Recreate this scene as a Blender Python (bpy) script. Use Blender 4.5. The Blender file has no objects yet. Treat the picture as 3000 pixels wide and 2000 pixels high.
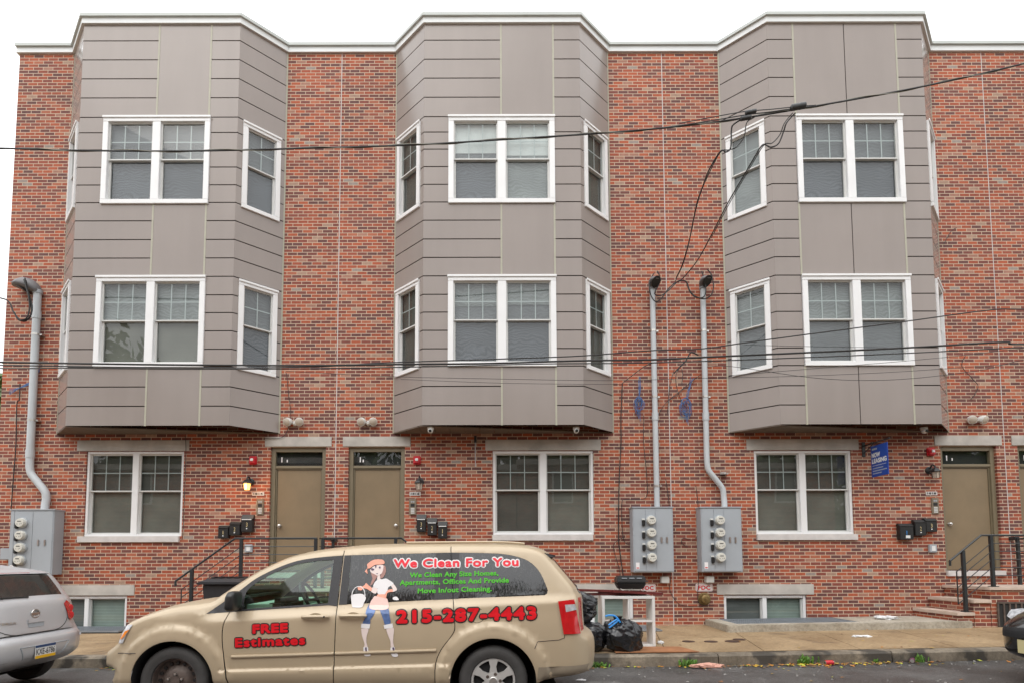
import bpy, bmesh, math, random
from mathutils import Vector, Matrix, noise
from mathutils.geometry import delaunay_2d_cdt, tessellate_polygon

S = bpy.context.scene
COL = S.collection
rad = math.radians
R = random.Random(11)

# ------------------------------------------------------------------ camera
cam = bpy.data.cameras.new('camera')
cam.sensor_fit = 'HORIZONTAL'; cam.sensor_width = 36.0
cam.lens = 20.64; cam.shift_x = 0.01667; cam.shift_y = 0.17667
cam.clip_start = 0.05; cam.clip_end = 2000
cam_ob = bpy.data.objects.new('camera', cam); COL.objects.link(cam_ob)
cam_ob.matrix_world = Matrix.Translation((0, -11.7, 1.45)) @ Matrix.Rotation(rad(93.82), 4, 'X') @ Matrix.Rotation(rad(-0.12), 4, 'Z')
S.camera = cam_ob

# ------------------------------------------------------------------ sky and sun (overcast)
world = bpy.data.worlds.new('World'); S.world = world; world.use_nodes = True
wn = world.node_tree; wn.nodes.clear()
sky = wn.nodes.new('ShaderNodeTexSky'); sky.sky_type = 'NISHITA'; sky.sun_disc = False
sky.sun_elevation = rad(52); sky.sun_rotation = rad(205)
sky.air_density = 1.0; sky.dust_density = 6.0; sky.ozone_density = 1.0
hsv = wn.nodes.new('ShaderNodeHueSaturation'); hsv.inputs['Saturation'].default_value = 0.18
bg = wn.nodes.new('ShaderNodeBackground'); bg.inputs['Strength'].default_value = 0.15
wo = wn.nodes.new('ShaderNodeOutputWorld')
# cloud deck in front of the clear sky: pale grey, a little brighter overhead, softly mottled
wtc = wn.nodes.new('ShaderNodeTexCoord'); wsp = wn.nodes.new('ShaderNodeSeparateXYZ'); wn.links.new(wtc.outputs['Generated'], wsp.inputs[0])
wnz = wn.nodes.new('ShaderNodeTexNoise'); wnz.inputs['Scale'].default_value = 2.5; wnz.inputs['Detail'].default_value = 5; wn.links.new(wtc.outputs['Generated'], wnz.inputs['Vector'])
wg = wn.nodes.new('ShaderNodeMapRange'); wg.inputs['From Min'].default_value = 0.0; wg.inputs['To Min'].default_value = 6.0; wg.inputs['To Max'].default_value = 16.5; wn.links.new(wsp.outputs['Z'], wg.inputs['Value'])
wm = wn.nodes.new('ShaderNodeMapRange'); wm.inputs['From Min'].default_value = 0.3; wm.inputs['From Max'].default_value = 0.7; wm.inputs['To Min'].default_value = 0.88; wm.inputs['To Max'].default_value = 1.10; wn.links.new(wnz.outputs['Fac'], wm.inputs['Value'])
wmul = wn.nodes.new('ShaderNodeMath'); wmul.operation = 'MULTIPLY'; wn.links.new(wg.outputs[0], wmul.inputs[0]); wn.links.new(wm.outputs[0], wmul.inputs[1])
wcol = wn.nodes.new('ShaderNodeVectorMath'); wcol.operation = 'SCALE'; wcol.inputs[0].default_value = (0.985, 1.0, 1.015); wn.links.new(wmul.outputs[0], wcol.inputs['Scale'])
wmix = wn.nodes.new('ShaderNodeMix'); wmix.data_type = 'RGBA'; wmix.inputs['Factor'].default_value = 0.85
wn.links.new(sky.outputs[0], hsv.inputs['Color']); wn.links.new(hsv.outputs[0], wmix.inputs['A']); wn.links.new(wcol.outputs[0], wmix.inputs['B'])
wn.links.new(wmix.outputs['Result'], bg.inputs['Color']); wn.links.new(bg.outputs[0], wo.inputs['Surface'])
sun = bpy.data.lights.new('sun', 'SUN'); sun.energy = 0.5; sun.angle = rad(40); sun.color = (1, 0.96, 0.9)
sun_ob = bpy.data.objects.new('sun', sun); COL.objects.link(sun_ob)
sun_ob.rotation_euler = (rad(38), 0, rad(-25))
S.view_settings.view_transform = 'Standard'; S.view_settings.look = 'None'
S.view_settings.exposure = 0.30; S.view_settings.gamma = 1.0
S.cycles.max_bounces = 8; S.cycles.transparent_max_bounces = 16
S.cycles.caustics_reflective = False; S.cycles.caustics_refractive = False

# ------------------------------------------------------------------ helpers
class MB:
    def __init__(self): self.v = []; self.f = []; self.m = []; self.T = None; self.mi = 0
    def add(self, vs, fs):
        n = len(self.v)
        for p in vs:
            self.v.append(tuple(self.T(*p)) if self.T else tuple(p))
        for f in fs: self.f.append([n + i for i in f]); self.m.append(self.mi)
        return self
    def box(self, x0, x1, y0, y1, z0, z1):
        return self.add([(x0,y0,z0),(x1,y0,z0),(x1,y1,z0),(x0,y1,z0),(x0,y0,z1),(x1,y0,z1),(x1,y1,z1),(x0,y1,z1)],
            [(0,3,2,1),(4,5,6,7),(0,1,5,4),(1,2,6,5),(2,3,7,6),(3,0,4,7)])
    def quad(self, a, b, c, d): return self.add([a,b,c,d], [(0,1,2,3)])
    def prism(self, poly, fn, d0, d1):
        n = len(poly)
        tris = tessellate_polygon([[Vector((p[0], p[1], 0)) for p in poly]])
        self.add([fn(p[0],p[1],d0) for p in poly] + [fn(p[0],p[1],d1) for p in poly],
            [tuple(t) for t in tris] + [tuple(n+i for i in reversed(t)) for t in tris] + [(i,(i+1)%n,n+(i+1)%n,n+i) for i in range(n)])
        return self
    def rings(self, rs, closed=False, caps=True):
        n = len(rs[0]); vs = [p for r in rs for p in r]; fs = []
        m = len(rs)
        for i in range(m if closed else m-1):
            j = (i+1) % m
            for k in range(n):
                fs.append((i*n+k, i*n+(k+1)%n, j*n+(k+1)%n, j*n+k))
        if caps and not closed: fs.append(tuple(range(n))[::-1]); fs.append(tuple((m-1)*n+k for k in range(n)))
        return self.add(vs, fs)
    def tube(self, pts, r, n=8, smooth=0, closed=False):
        P = [Vector(p) for p in pts]
        if smooth: P = catmull(P, smooth, closed)
        rs = []; prev = None
        L = len(P)
        for i, p in enumerate(P):
            a = P[(i-1) % L] if closed else P[max(i-1,0)]; b = P[(i+1) % L] if closed else P[min(i+1,L-1)]
            t = (b-a)
            t = t.normalized() if t.length > 1e-9 else Vector((0,0,1))
            if prev is None:
                u = t.orthogonal().normalized()
            else:
                u = prev - t*prev.dot(t)
                u = u.normalized() if u.length > 1e-6 else t.orthogonal().normalized()
            prev = u; w = t.cross(u)
            rr = r(i/(L-1)) if callable(r) else r
            rs.append([p + (u*math.cos(2*math.pi*k/n) + w*math.sin(2*math.pi*k/n))*rr for k in range(n)])
        return self.rings(rs, closed)
    def cyl(self, a, b, r0, r1=None, n=16): return self.tube2(a, b, r0, r0 if r1 is None else r1, n)
    def tube2(self, a, b, r0, r1, n):
        a = Vector(a); b = Vector(b); t = (b-a).normalized(); u = t.orthogonal().normalized(); w = t.cross(u)
        return self.rings([[c + (u*math.cos(2*math.pi*k/n)+w*math.sin(2*math.pi*k/n))*r for k in range(n)] for c, r in ((a,r0),(b,r1))])
    def lathe(self, c, axis, prof, n=24, caps=True):
        # prof: list of (distance along axis, radius)
        c = Vector(c); t = Vector(axis).normalized(); u = t.orthogonal().normalized(); w = t.cross(u)
        return self.rings([[c + t*d + (u*math.cos(2*math.pi*k/n)+w*math.sin(2*math.pi*k/n))*max(r,1e-4) for k in range(n)] for d, r in prof], caps=caps)
    def ell(self, c, rx, ry, rz, nu=16, nv=10, fn=None):
        vs = []; fs = []
        for i in range(nv+1):
            th = math.pi*i/nv
            for k in range(nu):
                ph = 2*math.pi*k/nu
                d = Vector((math.sin(th)*math.cos(ph), math.sin(th)*math.sin(ph), math.cos(th)))
                s = fn(d) if fn else 1.0
                vs.append((c[0]+d.x*rx*s, c[1]+d.y*ry*s, c[2]+d.z*rz*s))
        for i in range(nv):
            for k in range(nu):
                fs.append((i*nu+k, (i+1)*nu+k, (i+1)*nu+(k+1)%nu, i*nu+(k+1)%nu))
        return self.add(vs, fs)

def catmull(P, sub, closed=False):
    out = []; n = len(P)
    for i in range(n if closed else n-1):
        g = (lambda k: P[k % n]) if closed else (lambda k: P[min(max(k,0),n-1)])
        p0,p1,p2,p3 = g(i-1),g(i),g(i+1),g(i+2)
        for s in range(sub):
            t = s/sub
            out.append(0.5*((2*p1)+(p2-p0)*t+(2*p0-5*p1+4*p2-p3)*t*t+(3*p1-p0-3*p2+p3)*t**3))
    if not closed: out.append(P[-1])
    return out

def rootloc(o):
    while o.parent: o = o.parent
    return Vector(o.location)

def build(name, mb, mat, parent=None, smooth=False, bevel=0.0, merge=False, label=None):
    me = bpy.data.meshes.new(name)
    if parent: off = rootloc(parent)
    else:
        xs = [p[0] for p in mb.v]; ys = [p[1] for p in mb.v]; zs = [p[2] for p in mb.v]
        off = Vector(((min(xs)+max(xs))/2, (min(ys)+max(ys))/2, min(zs)))
    me.from_pydata([Vector(p)-off for p in mb.v], [], mb.f)
    mats = mat if isinstance(mat, (list, tuple)) else [mat]
    for m in mats: me.materials.append(m)
    if len(mats) > 1: me.polygons.foreach_set('material_index', mb.m)
    bm = bmesh.new(); bm.from_mesh(me)
    if merge: bmesh.ops.remove_doubles(bm, verts=bm.verts, dist=0.0006)
    bmesh.ops.recalc_face_normals(bm, faces=bm.faces)
    if bevel:
        es = [e for e in bm.edges if len(e.link_faces) == 2 and e.calc_face_angle(0) > rad(40)]
        bmesh.ops.bevel(bm, geom=es, offset=bevel, segments=2, affect='EDGES', clamp_overlap=True)
    if smooth:
        for f in bm.faces: f.smooth = True
        for e in bm.edges:
            if len(e.link_faces) == 2 and e.calc_face_angle(0) > rad(smooth if smooth is not True else 38): e.smooth = False
    bm.to_mesh(me); bm.free()
    o = bpy.data.objects.new(name, me); COL.objects.link(o)
    if parent: o.parent = parent
    else: o.location = off
    if label: o['label'] = label
    return o

def tag(o, label=None, cat=None, group=None, kind=None):
    if label: o['label'] = label
    if cat: o['category'] = cat
    if group: o['group'] = group
    if kind: o['kind'] = kind
    return o
def thing(name, label, cat, loc, group=None):
    o = bpy.data.objects.new(name, None); COL.objects.link(o); o.location = loc; o.empty_display_size = 0.2
    return tag(o, label, cat, group)
def dup(o, loc=None, label=None, parent=None, rotz=None, group=None):
    c = o.copy(); COL.objects.link(c)
    if parent: c.parent = parent
    if loc is not None: c.location = loc
    if rotz is not None: c.rotation_euler.z = rotz
    if label: c['label'] = label
    if group: c['group'] = group
    for ch in list(o.children): dup(ch, parent=c)
    return c

# ------------------------------------------------------------------ materials
def nodes(m): m.use_nodes = True; return m.node_tree, m.node_tree.nodes['Principled BSDF']
def mat(name, col, rough=0.6, metal=0.0, var=0.08, vscale=5.0, bump=0.0, bscale=40.0, coat=0.0, spec=0.5, emit=None, estr=0.0):
    m = bpy.data.materials.new(name); nt, b = nodes(m); N, L = nt.nodes, nt.links
    b.inputs['Roughness'].default_value = rough; b.inputs['Metallic'].default_value = metal
    b.inputs['Coat Weight'].default_value = coat; b.inputs['Coat Roughness'].default_value = 0.06
    b.inputs['Specular IOR Level'].default_value = spec
    tc = N.new('ShaderNodeTexCoord')
    if var:
        nz = N.new('ShaderNodeTexNoise'); nz.inputs['Scale'].default_value = vscale; nz.inputs['Detail'].default_value = 6
        L.new(tc.outputs['Object'], nz.inputs['Vector'])
        mp = N.new('ShaderNodeMapRange'); mp.inputs['From Min'].default_value = 0.3; mp.inputs['From Max'].default_value = 0.7
        mp.inputs['To Min'].default_value = 1-var; mp.inputs['To Max'].default_value = 1+var
        L.new(nz.outputs['Fac'], mp.inputs['Value'])
        mx = N.new('ShaderNodeVectorMath'); mx.operation = 'SCALE'; mx.inputs[0].default_value = col[:3]
        L.new(mp.outputs[0], mx.inputs['Scale']); L.new(mx.outputs[0], b.inputs['Base Color'])
    else: b.inputs['Base Color'].default_value = (*col[:3], 1)
    if bump:
        n2 = N.new('ShaderNodeTexNoise'); n2.inputs['Scale'].default_value = bscale; n2.inputs['Detail'].default_value = 4
        L.new(tc.outputs['Object'], n2.inputs['Vector'])
        bp = N.new('ShaderNodeBump'); bp.inputs['Strength'].default_value = bump; bp.inputs['Distance'].default_value = 0.02
        L.new(n2.outputs['Fac'], bp.inputs['Height']); L.new(bp.outputs[0], b.inputs['Normal'])
    if emit:
        b.inputs['Emission Color'].default_value = (*emit, 1); b.inputs['Emission Strength'].default_value = estr
    return m

def brick_mat(name, seed=0.0):
    m = bpy.data.materials.new(name); nt, b = nodes(m); N, L = nt.nodes, nt.links
    tc = N.new('ShaderNodeTexCoord'); sp = N.new('ShaderNodeSeparateXYZ'); L.new(tc.outputs['Object'], sp.inputs[0])
    ad = N.new('ShaderNodeMath'); ad.operation = 'ADD'; L.new(sp.outputs['X'], ad.inputs[0]); L.new(sp.outputs['Y'], ad.inputs[1])
    a2 = N.new('ShaderNodeMath'); a2.operation = 'ADD'; L.new(ad.outputs[0], a2.inputs[0]); a2.inputs[1].default_value = 40 + seed
    a3 = N.new('ShaderNodeMath'); a3.operation = 'ADD'; L.new(sp.outputs['Z'], a3.inputs[0]); a3.inputs[1].default_value = 5.0
    cb = N.new('ShaderNodeCombineXYZ'); L.new(a2.outputs[0], cb.inputs['X']); L.new(a3.outputs[0], cb.inputs['Y'])
    def bt():
        t = N.new('ShaderNodeTexBrick'); L.new(cb.outputs[0], t.inputs['Vector'])
        t.offset = 0.5; t.offset_frequency = 2
        for k, v in (('Scale',1.0),('Mortar Size',0.0068),('Mortar Smooth',0.15),('Bias',0.0),('Brick Width',0.205),('Row Height',0.0685)): t.inputs[k].default_value = v
        t.inputs['Color1'].default_value = (0,0,0,1); t.inputs['Color2'].default_value = (1,1,1,1); t.inputs['Mortar'].default_value = (0.5,0.5,0.5,1)
        return t
    t = bt()
    rp = N.new('ShaderNodeValToRGB'); rp.color_ramp.interpolation = 'CONSTANT'
    stops = [(0.0,(0.125,0.050,0.044)),(0.09,(0.150,0.052,0.042)),(0.20,(0.180,0.054,0.040)),(0.35,(0.225,0.060,0.041)),
             (0.49,(0.315,0.073,0.036)),(0.64,(0.375,0.088,0.039)),(0.78,(0.275,0.068,0.038)),(0.86,(0.37,0.115,0.062)),(0.92,(0.33,0.165,0.115)),(0.965,(0.35,0.225,0.16)),(0.988,(0.28,0.23,0.20))]
    e = rp.color_ramp.elements
    while len(e) < len(stops): e.new(0.5)
    for i, (p, c) in enumerate(stops): e[i].position = p; e[i].color = (*c, 1)
    L.new(t.outputs['Color'], rp.inputs[0])
    # darker / lighter patches along each brick face, and broad weathering
    nz = N.new('ShaderNodeTexNoise'); nz.inputs['Scale'].default_value = 14; nz.inputs['Detail'].default_value = 5; L.new(tc.outputs['Object'], nz.inputs['Vector'])
    n3 = N.new('ShaderNodeTexNoise'); n3.inputs['Scale'].default_value = 0.5; n3.inputs['Detail'].default_value = 4; L.new(tc.outputs['Object'], n3.inputs['Vector'])
    mu = N.new('ShaderNodeMath'); mu.operation = 'MULTIPLY_ADD'; L.new(nz.outputs['Fac'], mu.inputs[0]); mu.inputs[1].default_value = 0.75; 
    m3 = N.new('ShaderNodeMath'); m3.operation = 'MULTIPLY_ADD'; L.new(n3.outputs['Fac'], m3.inputs[0]); m3.inputs[1].default_value = 0.85; m3.inputs[2].default_value = 0.23
    L.new(m3.outputs[0], mu.inputs[2])
    sc = N.new('ShaderNodeVectorMath'); sc.operation = 'SCALE'; L.new(rp.outputs[0], sc.inputs[0]); L.new(mu.outputs[0], sc.inputs['Scale'])
    mm = N.new('ShaderNodeMix'); mm.data_type = 'RGBA'; L.new(t.outputs['Fac'], mm.inputs['Factor'])
    L.new(sc.outputs[0], mm.inputs['A']); mm.inputs['B'].default_value = (0.55,0.425,0.315,1)
    L.new(mm.outputs['Result'], b.inputs['Base Color']); b.inputs['Roughness'].default_value = 0.8
    bp = N.new('ShaderNodeBump'); bp.inputs['Strength'].default_value = 0.5; bp.inputs['Distance'].default_value = 0.006; bp.invert = True
    L.new(t.outputs['Fac'], bp.inputs['Height']); L.new(bp.outputs[0], b.inputs['Normal'])
    return m

def glass_mat(name, tint=(0.9,0.94,0.93), ior=1.75, wave=0.0, wscale=3.0, rough=0.0):
    m = bpy.data.materials.new(name); m.use_nodes = True; nt = m.node_tree; N, L = nt.nodes, nt.links; N.clear()
    o = N.new('ShaderNodeOutputMaterial'); mx = N.new('ShaderNodeMixShader'); t = N.new('ShaderNodeBsdfTransparent'); g = N.new('ShaderNodeBsdfGlossy')
    t.inputs[0].default_value = (*tint, 1); g.inputs['Roughness'].default_value = rough
    lw = N.new('ShaderNodeLayerWeight'); lw.inputs['Blend'].default_value = 0.5
    pw = N.new('ShaderNodeMath'); pw.operation = 'POWER'; pw.inputs[1].default_value = 5.0; L.new(lw.outputs['Facing'], pw.inputs[0])
    f0 = ((ior-1)/(ior+1))**2
    fr = N.new('ShaderNodeMath'); fr.operation = 'MULTIPLY_ADD'; fr.inputs[1].default_value = 1-f0; fr.inputs[2].default_value = f0; L.new(pw.outputs[0], fr.inputs[0])
    L.new(fr.outputs[0], mx.inputs[0]); L.new(t.outputs[0], mx.inputs[1]); L.new(g.outputs[0], mx.inputs[2]); L.new(mx.outputs[0], o.inputs[0])
    if wave:
        tc = N.new('ShaderNodeTexCoord'); nz = N.new('ShaderNodeTexNoise'); nz.inputs['Scale'].default_value = wscale; nz.inputs['Detail'].default_value = 2
        L.new(tc.outputs['Object'], nz.inputs['Vector'])
        bp = N.new('ShaderNodeBump'); bp.inputs['Strength'].default_value = wave; bp.inputs['Distance'].default_value = 0.02
        L.new(nz.outputs['Fac'], bp.inputs['Height']); L.new(bp.outputs[0], g.inputs['Normal'])
    return m

def blind_mat(name, col, pitch=0.025, contrast=0.35, moire=0.0):
    m = bpy.data.materials.new(name); nt, b = nodes(m); N, L = nt.nodes, nt.links
    tc = N.new('ShaderNodeTexCoord'); sp = N.new('ShaderNodeSeparateXYZ'); L.new(tc.outputs['Object'], sp.inputs[0])
    nz = N.new('ShaderNodeTexNoise'); nz.inputs['Scale'].default_value = 2.2; nz.inputs['Detail'].default_value = 3; L.new(tc.outputs['Object'], nz.inputs['Vector'])
    k = N.new('ShaderNodeMath'); k.operation = 'MULTIPLY'; k.inputs[1].default_value = 2*math.pi/pitch; L.new(sp.outputs['Z'], k.inputs[0])
    sn = N.new('ShaderNodeMath'); sn.operation = 'SINE'; L.new(k.outputs[0], sn.inputs[0])
    mp = N.new('ShaderNodeMapRange'); mp.inputs['From Min'].default_value = -1; mp.inputs['To Min'].default_value = 1-contrast; mp.inputs['To Max'].default_value = 1.0
    L.new(sn.outputs[0], mp.inputs['Value'])
    val = mp.outputs[0]
    if moire:
        # insect screen in front of slats: slow wavy interference bands painted into the blind colour
        ds = N.new('ShaderNodeTexNoise'); ds.inputs['Scale'].default_value = 2.6; ds.inputs['Detail'].default_value = 2; L.new(tc.outputs['Object'], ds.inputs['Vector'])
        wv = N.new('ShaderNodeMath'); wv.operation = 'MULTIPLY_ADD'; L.new(ds.outputs['Fac'], wv.inputs[0]); wv.inputs[1].default_value = 46.0
        zz = N.new('ShaderNodeMath'); zz.operation = 'MULTIPLY'; zz.inputs[1].default_value = 105.0; L.new(sp.outputs['Z'], zz.inputs[0]); L.new(zz.outputs[0], wv.inputs[2])
        s2 = N.new('ShaderNodeMath'); s2.operation = 'SINE'; L.new(wv.outputs[0], s2.inputs[0])
        m2 = N.new('ShaderNodeMapRange'); m2.inputs['From Min'].default_value = -1; m2.inputs['To Min'].default_value = 1-moire; m2.inputs['To Max'].default_value = 1+moire; L.new(s2.outputs[0], m2.inputs['Value'])
        mu = N.new('ShaderNodeMath'); mu.operation = 'MULTIPLY'; L.new(val, mu.inputs[0]); L.new(m2.outputs[0], mu.inputs[1]); val = mu.outputs[0]
    m4 = N.new('ShaderNodeMapRange'); m4.inputs['From Min'].default_value = 0.3; m4.inputs['From Max'].default_value = 0.7; m4.inputs['To Min'].default_value = 0.85; m4.inputs['To Max'].default_value = 1.15
    L.new(nz.outputs['Fac'], m4.inputs['Value'])
    mu2 = N.new('ShaderNodeMath'); mu2.operation = 'MULTIPLY'; L.new(val, mu2.inputs[0]); L.new(m4.outputs[0], mu2.inputs[1])
    sc = N.new('ShaderNodeVectorMath'); sc.operation = 'SCALE'; sc.inputs[0].default_value = col; L.new(mu2.outputs[0], sc.inputs['Scale'])
    L.new(sc.outputs[0], b.inputs['Base Color']); b.inputs['Roughness'].default_value = 0.7
    return m

def ground_mat(name, c0, c1, speck, speck_amt, rough, wet=0.0, bump=0.25, big=0.35, spots=None):
    m = bpy.data.materials.new(name); nt, b = nodes(m); N, L = nt.nodes, nt.links
    tc = N.new('ShaderNodeTexCoord')
    n1 = N.new('ShaderNodeTexNoise'); n1.inputs['Scale'].default_value = big; n1.inputs['Detail'].default_value = 9; n1.inputs['Roughness'].default_value = 0.65
    L.new(tc.outputs['Object'], n1.inputs['Vector'])
    r1 = N.new('ShaderNodeValToRGB'); r1.color_ramp.elements[0].position = 0.36; r1.color_ramp.elements[1].position = 0.66
    r1.color_ramp.elements[0].color = (*c0,1); r1.color_ramp.elements[1].color = (*c1,1); L.new(n1.outputs['Fac'], r1.inputs[0])
    n2 = N.new('ShaderNodeTexNoise'); n2.inputs['Scale'].default_value = 85; n2.inputs['Detail'].default_value = 3; L.new(tc.outputs['Object'], n2.inputs['Vector'])
    r2 = N.new('ShaderNodeMapRange'); r2.inputs['From Min'].default_value = 0.56; r2.inputs['From Max'].default_value = 0.72; L.new(n2.outputs['Fac'], r2.inputs['Value'])
    ms = N.new('ShaderNodeMath'); ms.operation = 'MULTIPLY'; ms.inputs[1].default_value = speck_amt; L.new(r2.outputs[0], ms.inputs[0])
    mx = N.new('ShaderNodeMix'); mx.data_type = 'RGBA'; L.new(ms.outputs[0], mx.inputs['Factor']); L.new(r1.outputs[0], mx.inputs['A']); mx.inputs['B'].default_value = (*speck,1)
    col = mx.outputs['Result']
    n5 = N.new('ShaderNodeTexNoise'); n5.inputs['Scale'].default_value = 22; n5.inputs['Detail'].default_value = 5; n5.inputs['Roughness'].default_value = 0.7; L.new(tc.outputs['Object'], n5.inputs['Vector'])
    r5 = N.new('ShaderNodeMapRange'); r5.inputs['From Min'].default_value = 0.3; r5.inputs['From Max'].default_value = 0.7; r5.inputs['To Min'].default_value = 0.72; r5.inputs['To Max'].default_value = 1.28; L.new(n5.outputs['Fac'], r5.inputs['Value'])
    s5 = N.new('ShaderNodeVectorMath'); s5.operation = 'SCALE'; L.new(col, s5.inputs[0]); L.new(r5.outputs[0], s5.inputs['Scale']); col = s5.outputs[0]
    if spots:
        n3 = N.new('ShaderNodeTexNoise'); n3.inputs['Scale'].default_value = spots[1]; n3.inputs['Detail'].default_value = 5; L.new(tc.outputs['Object'], n3.inputs['Vector'])
        r3 = N.new('ShaderNodeMapRange'); r3.inputs['From Min'].default_value = spots[2]; r3.inputs['From Max'].default_value = spots[2]+0.07; r3.inputs['To Max'].default_value = spots[3]; L.new(n3.outputs['Fac'], r3.inputs['Value'])
        m3 = N.new('ShaderNodeMix'); m3.data_type = 'RGBA'; L.new(r3.outputs[0], m3.inputs['Factor']); L.new(col, m3.inputs['A']); m3.inputs['B'].default_value = (*spots[0],1); col = m3.outputs['Result']
    L.new(col, b.inputs['Base Color'])
    rr = N.new('ShaderNodeMapRange'); rr.inputs['From Min'].default_value = 0.35; rr.inputs['From Max'].default_value = 0.65; rr.inputs['To Min'].default_value = rough-wet; rr.inputs['To Max'].default_value = rough
    L.new(n1.outputs['Fac'], rr.inputs['Value']); L.new(rr.outputs[0], b.inputs['Roughness'])
    bp = N.new('ShaderNodeBump'); bp.inputs['Strength'].default_value = bump; bp.inputs['Distance'].default_value = 0.01
    L.new(n2.outputs['Fac'], bp.inputs['Height']); L.new(bp.outputs[0], b.inputs['Normal'])
    return m

M = {}
M['brick'] = brick_mat('red_brick')
def panel_mat(name):
    m = mat(name, (0.300,0.259,0.236), 0.18, var=0.0, spec=0.42); nt, b = nodes(m); N, L = nt.nodes, nt.links
    tc = N.new('ShaderNodeTexCoord'); mp = N.new('ShaderNodeMapping'); mp.inputs['Scale'].default_value = (3.5,3.5,0.5); L.new(tc.outputs['Object'], mp.inputs['Vector'])
    n1 = N.new('ShaderNodeTexNoise'); n1.inputs['Scale'].default_value = 1.0; n1.inputs['Detail'].default_value = 5; L.new(mp.outputs[0], n1.inputs['Vector'])
    n2 = N.new('ShaderNodeTexNoise'); n2.inputs['Scale'].default_value = 0.9; n2.inputs['Detail'].default_value = 4; L.new(tc.outputs['Object'], n2.inputs['Vector'])
    a = N.new('ShaderNodeMath'); a.operation = 'ADD'; L.new(n1.outputs['Fac'], a.inputs[0]); L.new(n2.outputs['Fac'], a.inputs[1])
    r = N.new('ShaderNodeMapRange'); r.inputs['From Min'].default_value = 0.7; r.inputs['From Max'].default_value = 1.3; r.inputs['To Min'].default_value = 0.955; r.inputs['To Max'].default_value = 1.045; L.new(a.outputs[0], r.inputs['Value'])
    s = N.new('ShaderNodeVectorMath'); s.operation = 'SCALE'; s.inputs[0].default_value = (0.300,0.259,0.236); L.new(r.outputs[0], s.inputs['Scale']); L.new(s.outputs[0], b.inputs['Base Color'])
    n3 = N.new('ShaderNodeTexNoise'); n3.inputs['Scale'].default_value = 1.3; n3.inputs['Detail'].default_value = 1; L.new(tc.outputs['Object'], n3.inputs['Vector'])
    bp = N.new('ShaderNodeBump'); bp.inputs['Strength'].default_value = 0.25; bp.inputs['Distance'].default_value = 0.01; L.new(n3.outputs['Fac'], bp.inputs['Height']); L.new(bp.outputs[0], b.inputs['Normal'])
    return m
M['panel'] = panel_mat('grey_panel')
M['groove'] = mat('panel_groove', (0.022,0.015,0.013), 0.8)
M['trim'] = mat('olive_trim', (0.40,0.385,0.30), 0.5, var=0.05)
M['soffit'] = mat('brown_soffit', (0.16,0.125,0.095), 0.55, var=0.06)
M['white'] = mat('white_vinyl', (0.80,0.80,0.80), 0.4, var=0.03, vscale=3)
M['coping'] = mat('white_metal_coping', (0.74,0.76,0.76), 0.4, var=0.04, vscale=2)
M['coping_cap'] = mat('grey_coping_cap', (0.50,0.53,0.51), 0.45, var=0.05, vscale=2)
M['concrete'] = mat('pale_concrete', (0.47,0.44,0.40), 0.85, var=0.22, vscale=2.5, bump=0.15, bscale=60)
M['sill'] = mat('pale_sill_stone', (0.60,0.57,0.55), 0.8, var=0.1, vscale=6)
M['glass'] = glass_mat('window_glass', wave=0.02, wscale=2.0)
M['grille'] = mat('muntin_grey', (0.42,0.46,0.46), 0.5, var=0)
M['sash'] = mat('sash_grey_white', (0.62,0.62,0.60), 0.45, var=0.03)
M['blind_up'] = blind_mat('blue_grey_blind', (0.155,0.160,0.170), moire=0.13)
M['blind_lo'] = blind_mat('screened_blind_dark', (0.092,0.098,0.115), moire=0.28)
M['blind_white'] = blind_mat('white_blind', (0.62,0.64,0.63), contrast=0.2)
M['blind_mid'] = blind_mat('pale_grey_blind', (0.25,0.265,0.265), moire=0.14)
M['blind_ground'] = blind_mat('olive_grey_blind', (0.175,0.17,0.145), contrast=0.3)
M['blind_ground_d'] = blind_mat('dark_screened_window', (0.088,0.085,0.073), contrast=0.25)
M['blind_base'] = blind_mat('dim_grey_blind', (0.155,0.165,0.16), pitch=0.03, contrast=0.35)
M['blind_green'] = blind_mat('pale_green_blind', (0.33,0.40,0.36), pitch=0.03, contrast=0.4)
M['dark'] = mat('dark_interior', (0.02,0.02,0.02), 0.8)
M['door'] = mat('taupe_door_paint', (0.225,0.166,0.098), 0.42, var=0.09, vscale=2.2, bump=0.06, bscale=9)
M['frame'] = mat('taupe_frame_paint', (0.200,0.165,0.105), 0.45, var=0.05, vscale=3)
M['steel'] = mat('brushed_steel', (0.55,0.53,0.50), 0.3, metal=0.9)
M['cabinet'] = mat('grey_enamel', (0.36,0.39,0.42), 0.42, var=0.05, vscale=2.5)
M['conduit'] = mat('grey_pvc', (0.50,0.53,0.55), 0.45, var=0.05, vscale=2)
M['meterw'] = mat('meter_face', (0.62,0.61,0.55), 0.5, var=0.03)
M['meterrim'] = mat('meter_rim', (0.40,0.42,0.43), 0.3, var=0.03)
M['lens'] = glass_mat('clear_lens')
M['black'] = mat('black_plastic', (0.018,0.018,0.018), 0.4, var=0.1)
M['blackiron'] = mat('black_painted_iron', (0.022,0.026,0.028), 0.4, var=0.15, vscale=20)
M['cable'] = mat('black_cable', (0.02,0.02,0.02), 0.5, var=0.2, vscale=8)
M['strand'] = mat('grey_steel_strand', (0.20,0.19,0.15), 0.5, var=0.15, vscale=10)
M['bluecable'] = mat('blue_cable', (0.07,0.15,0.34), 0.5, var=0.15, vscale=20)
M['red'] = mat('alarm_red', (0.55,0.02,0.03), 0.35, var=0.04)
M['redink'] = mat('red_ink', (0.62,0.03,0.035), 0.5, var=0.04)
M['ink'] = mat('black_ink', (0.015,0.015,0.015), 0.5, var=0)
M['signblue'] = mat('sign_blue', (0.012,0.055,0.31), 0.45, var=0.05)
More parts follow.
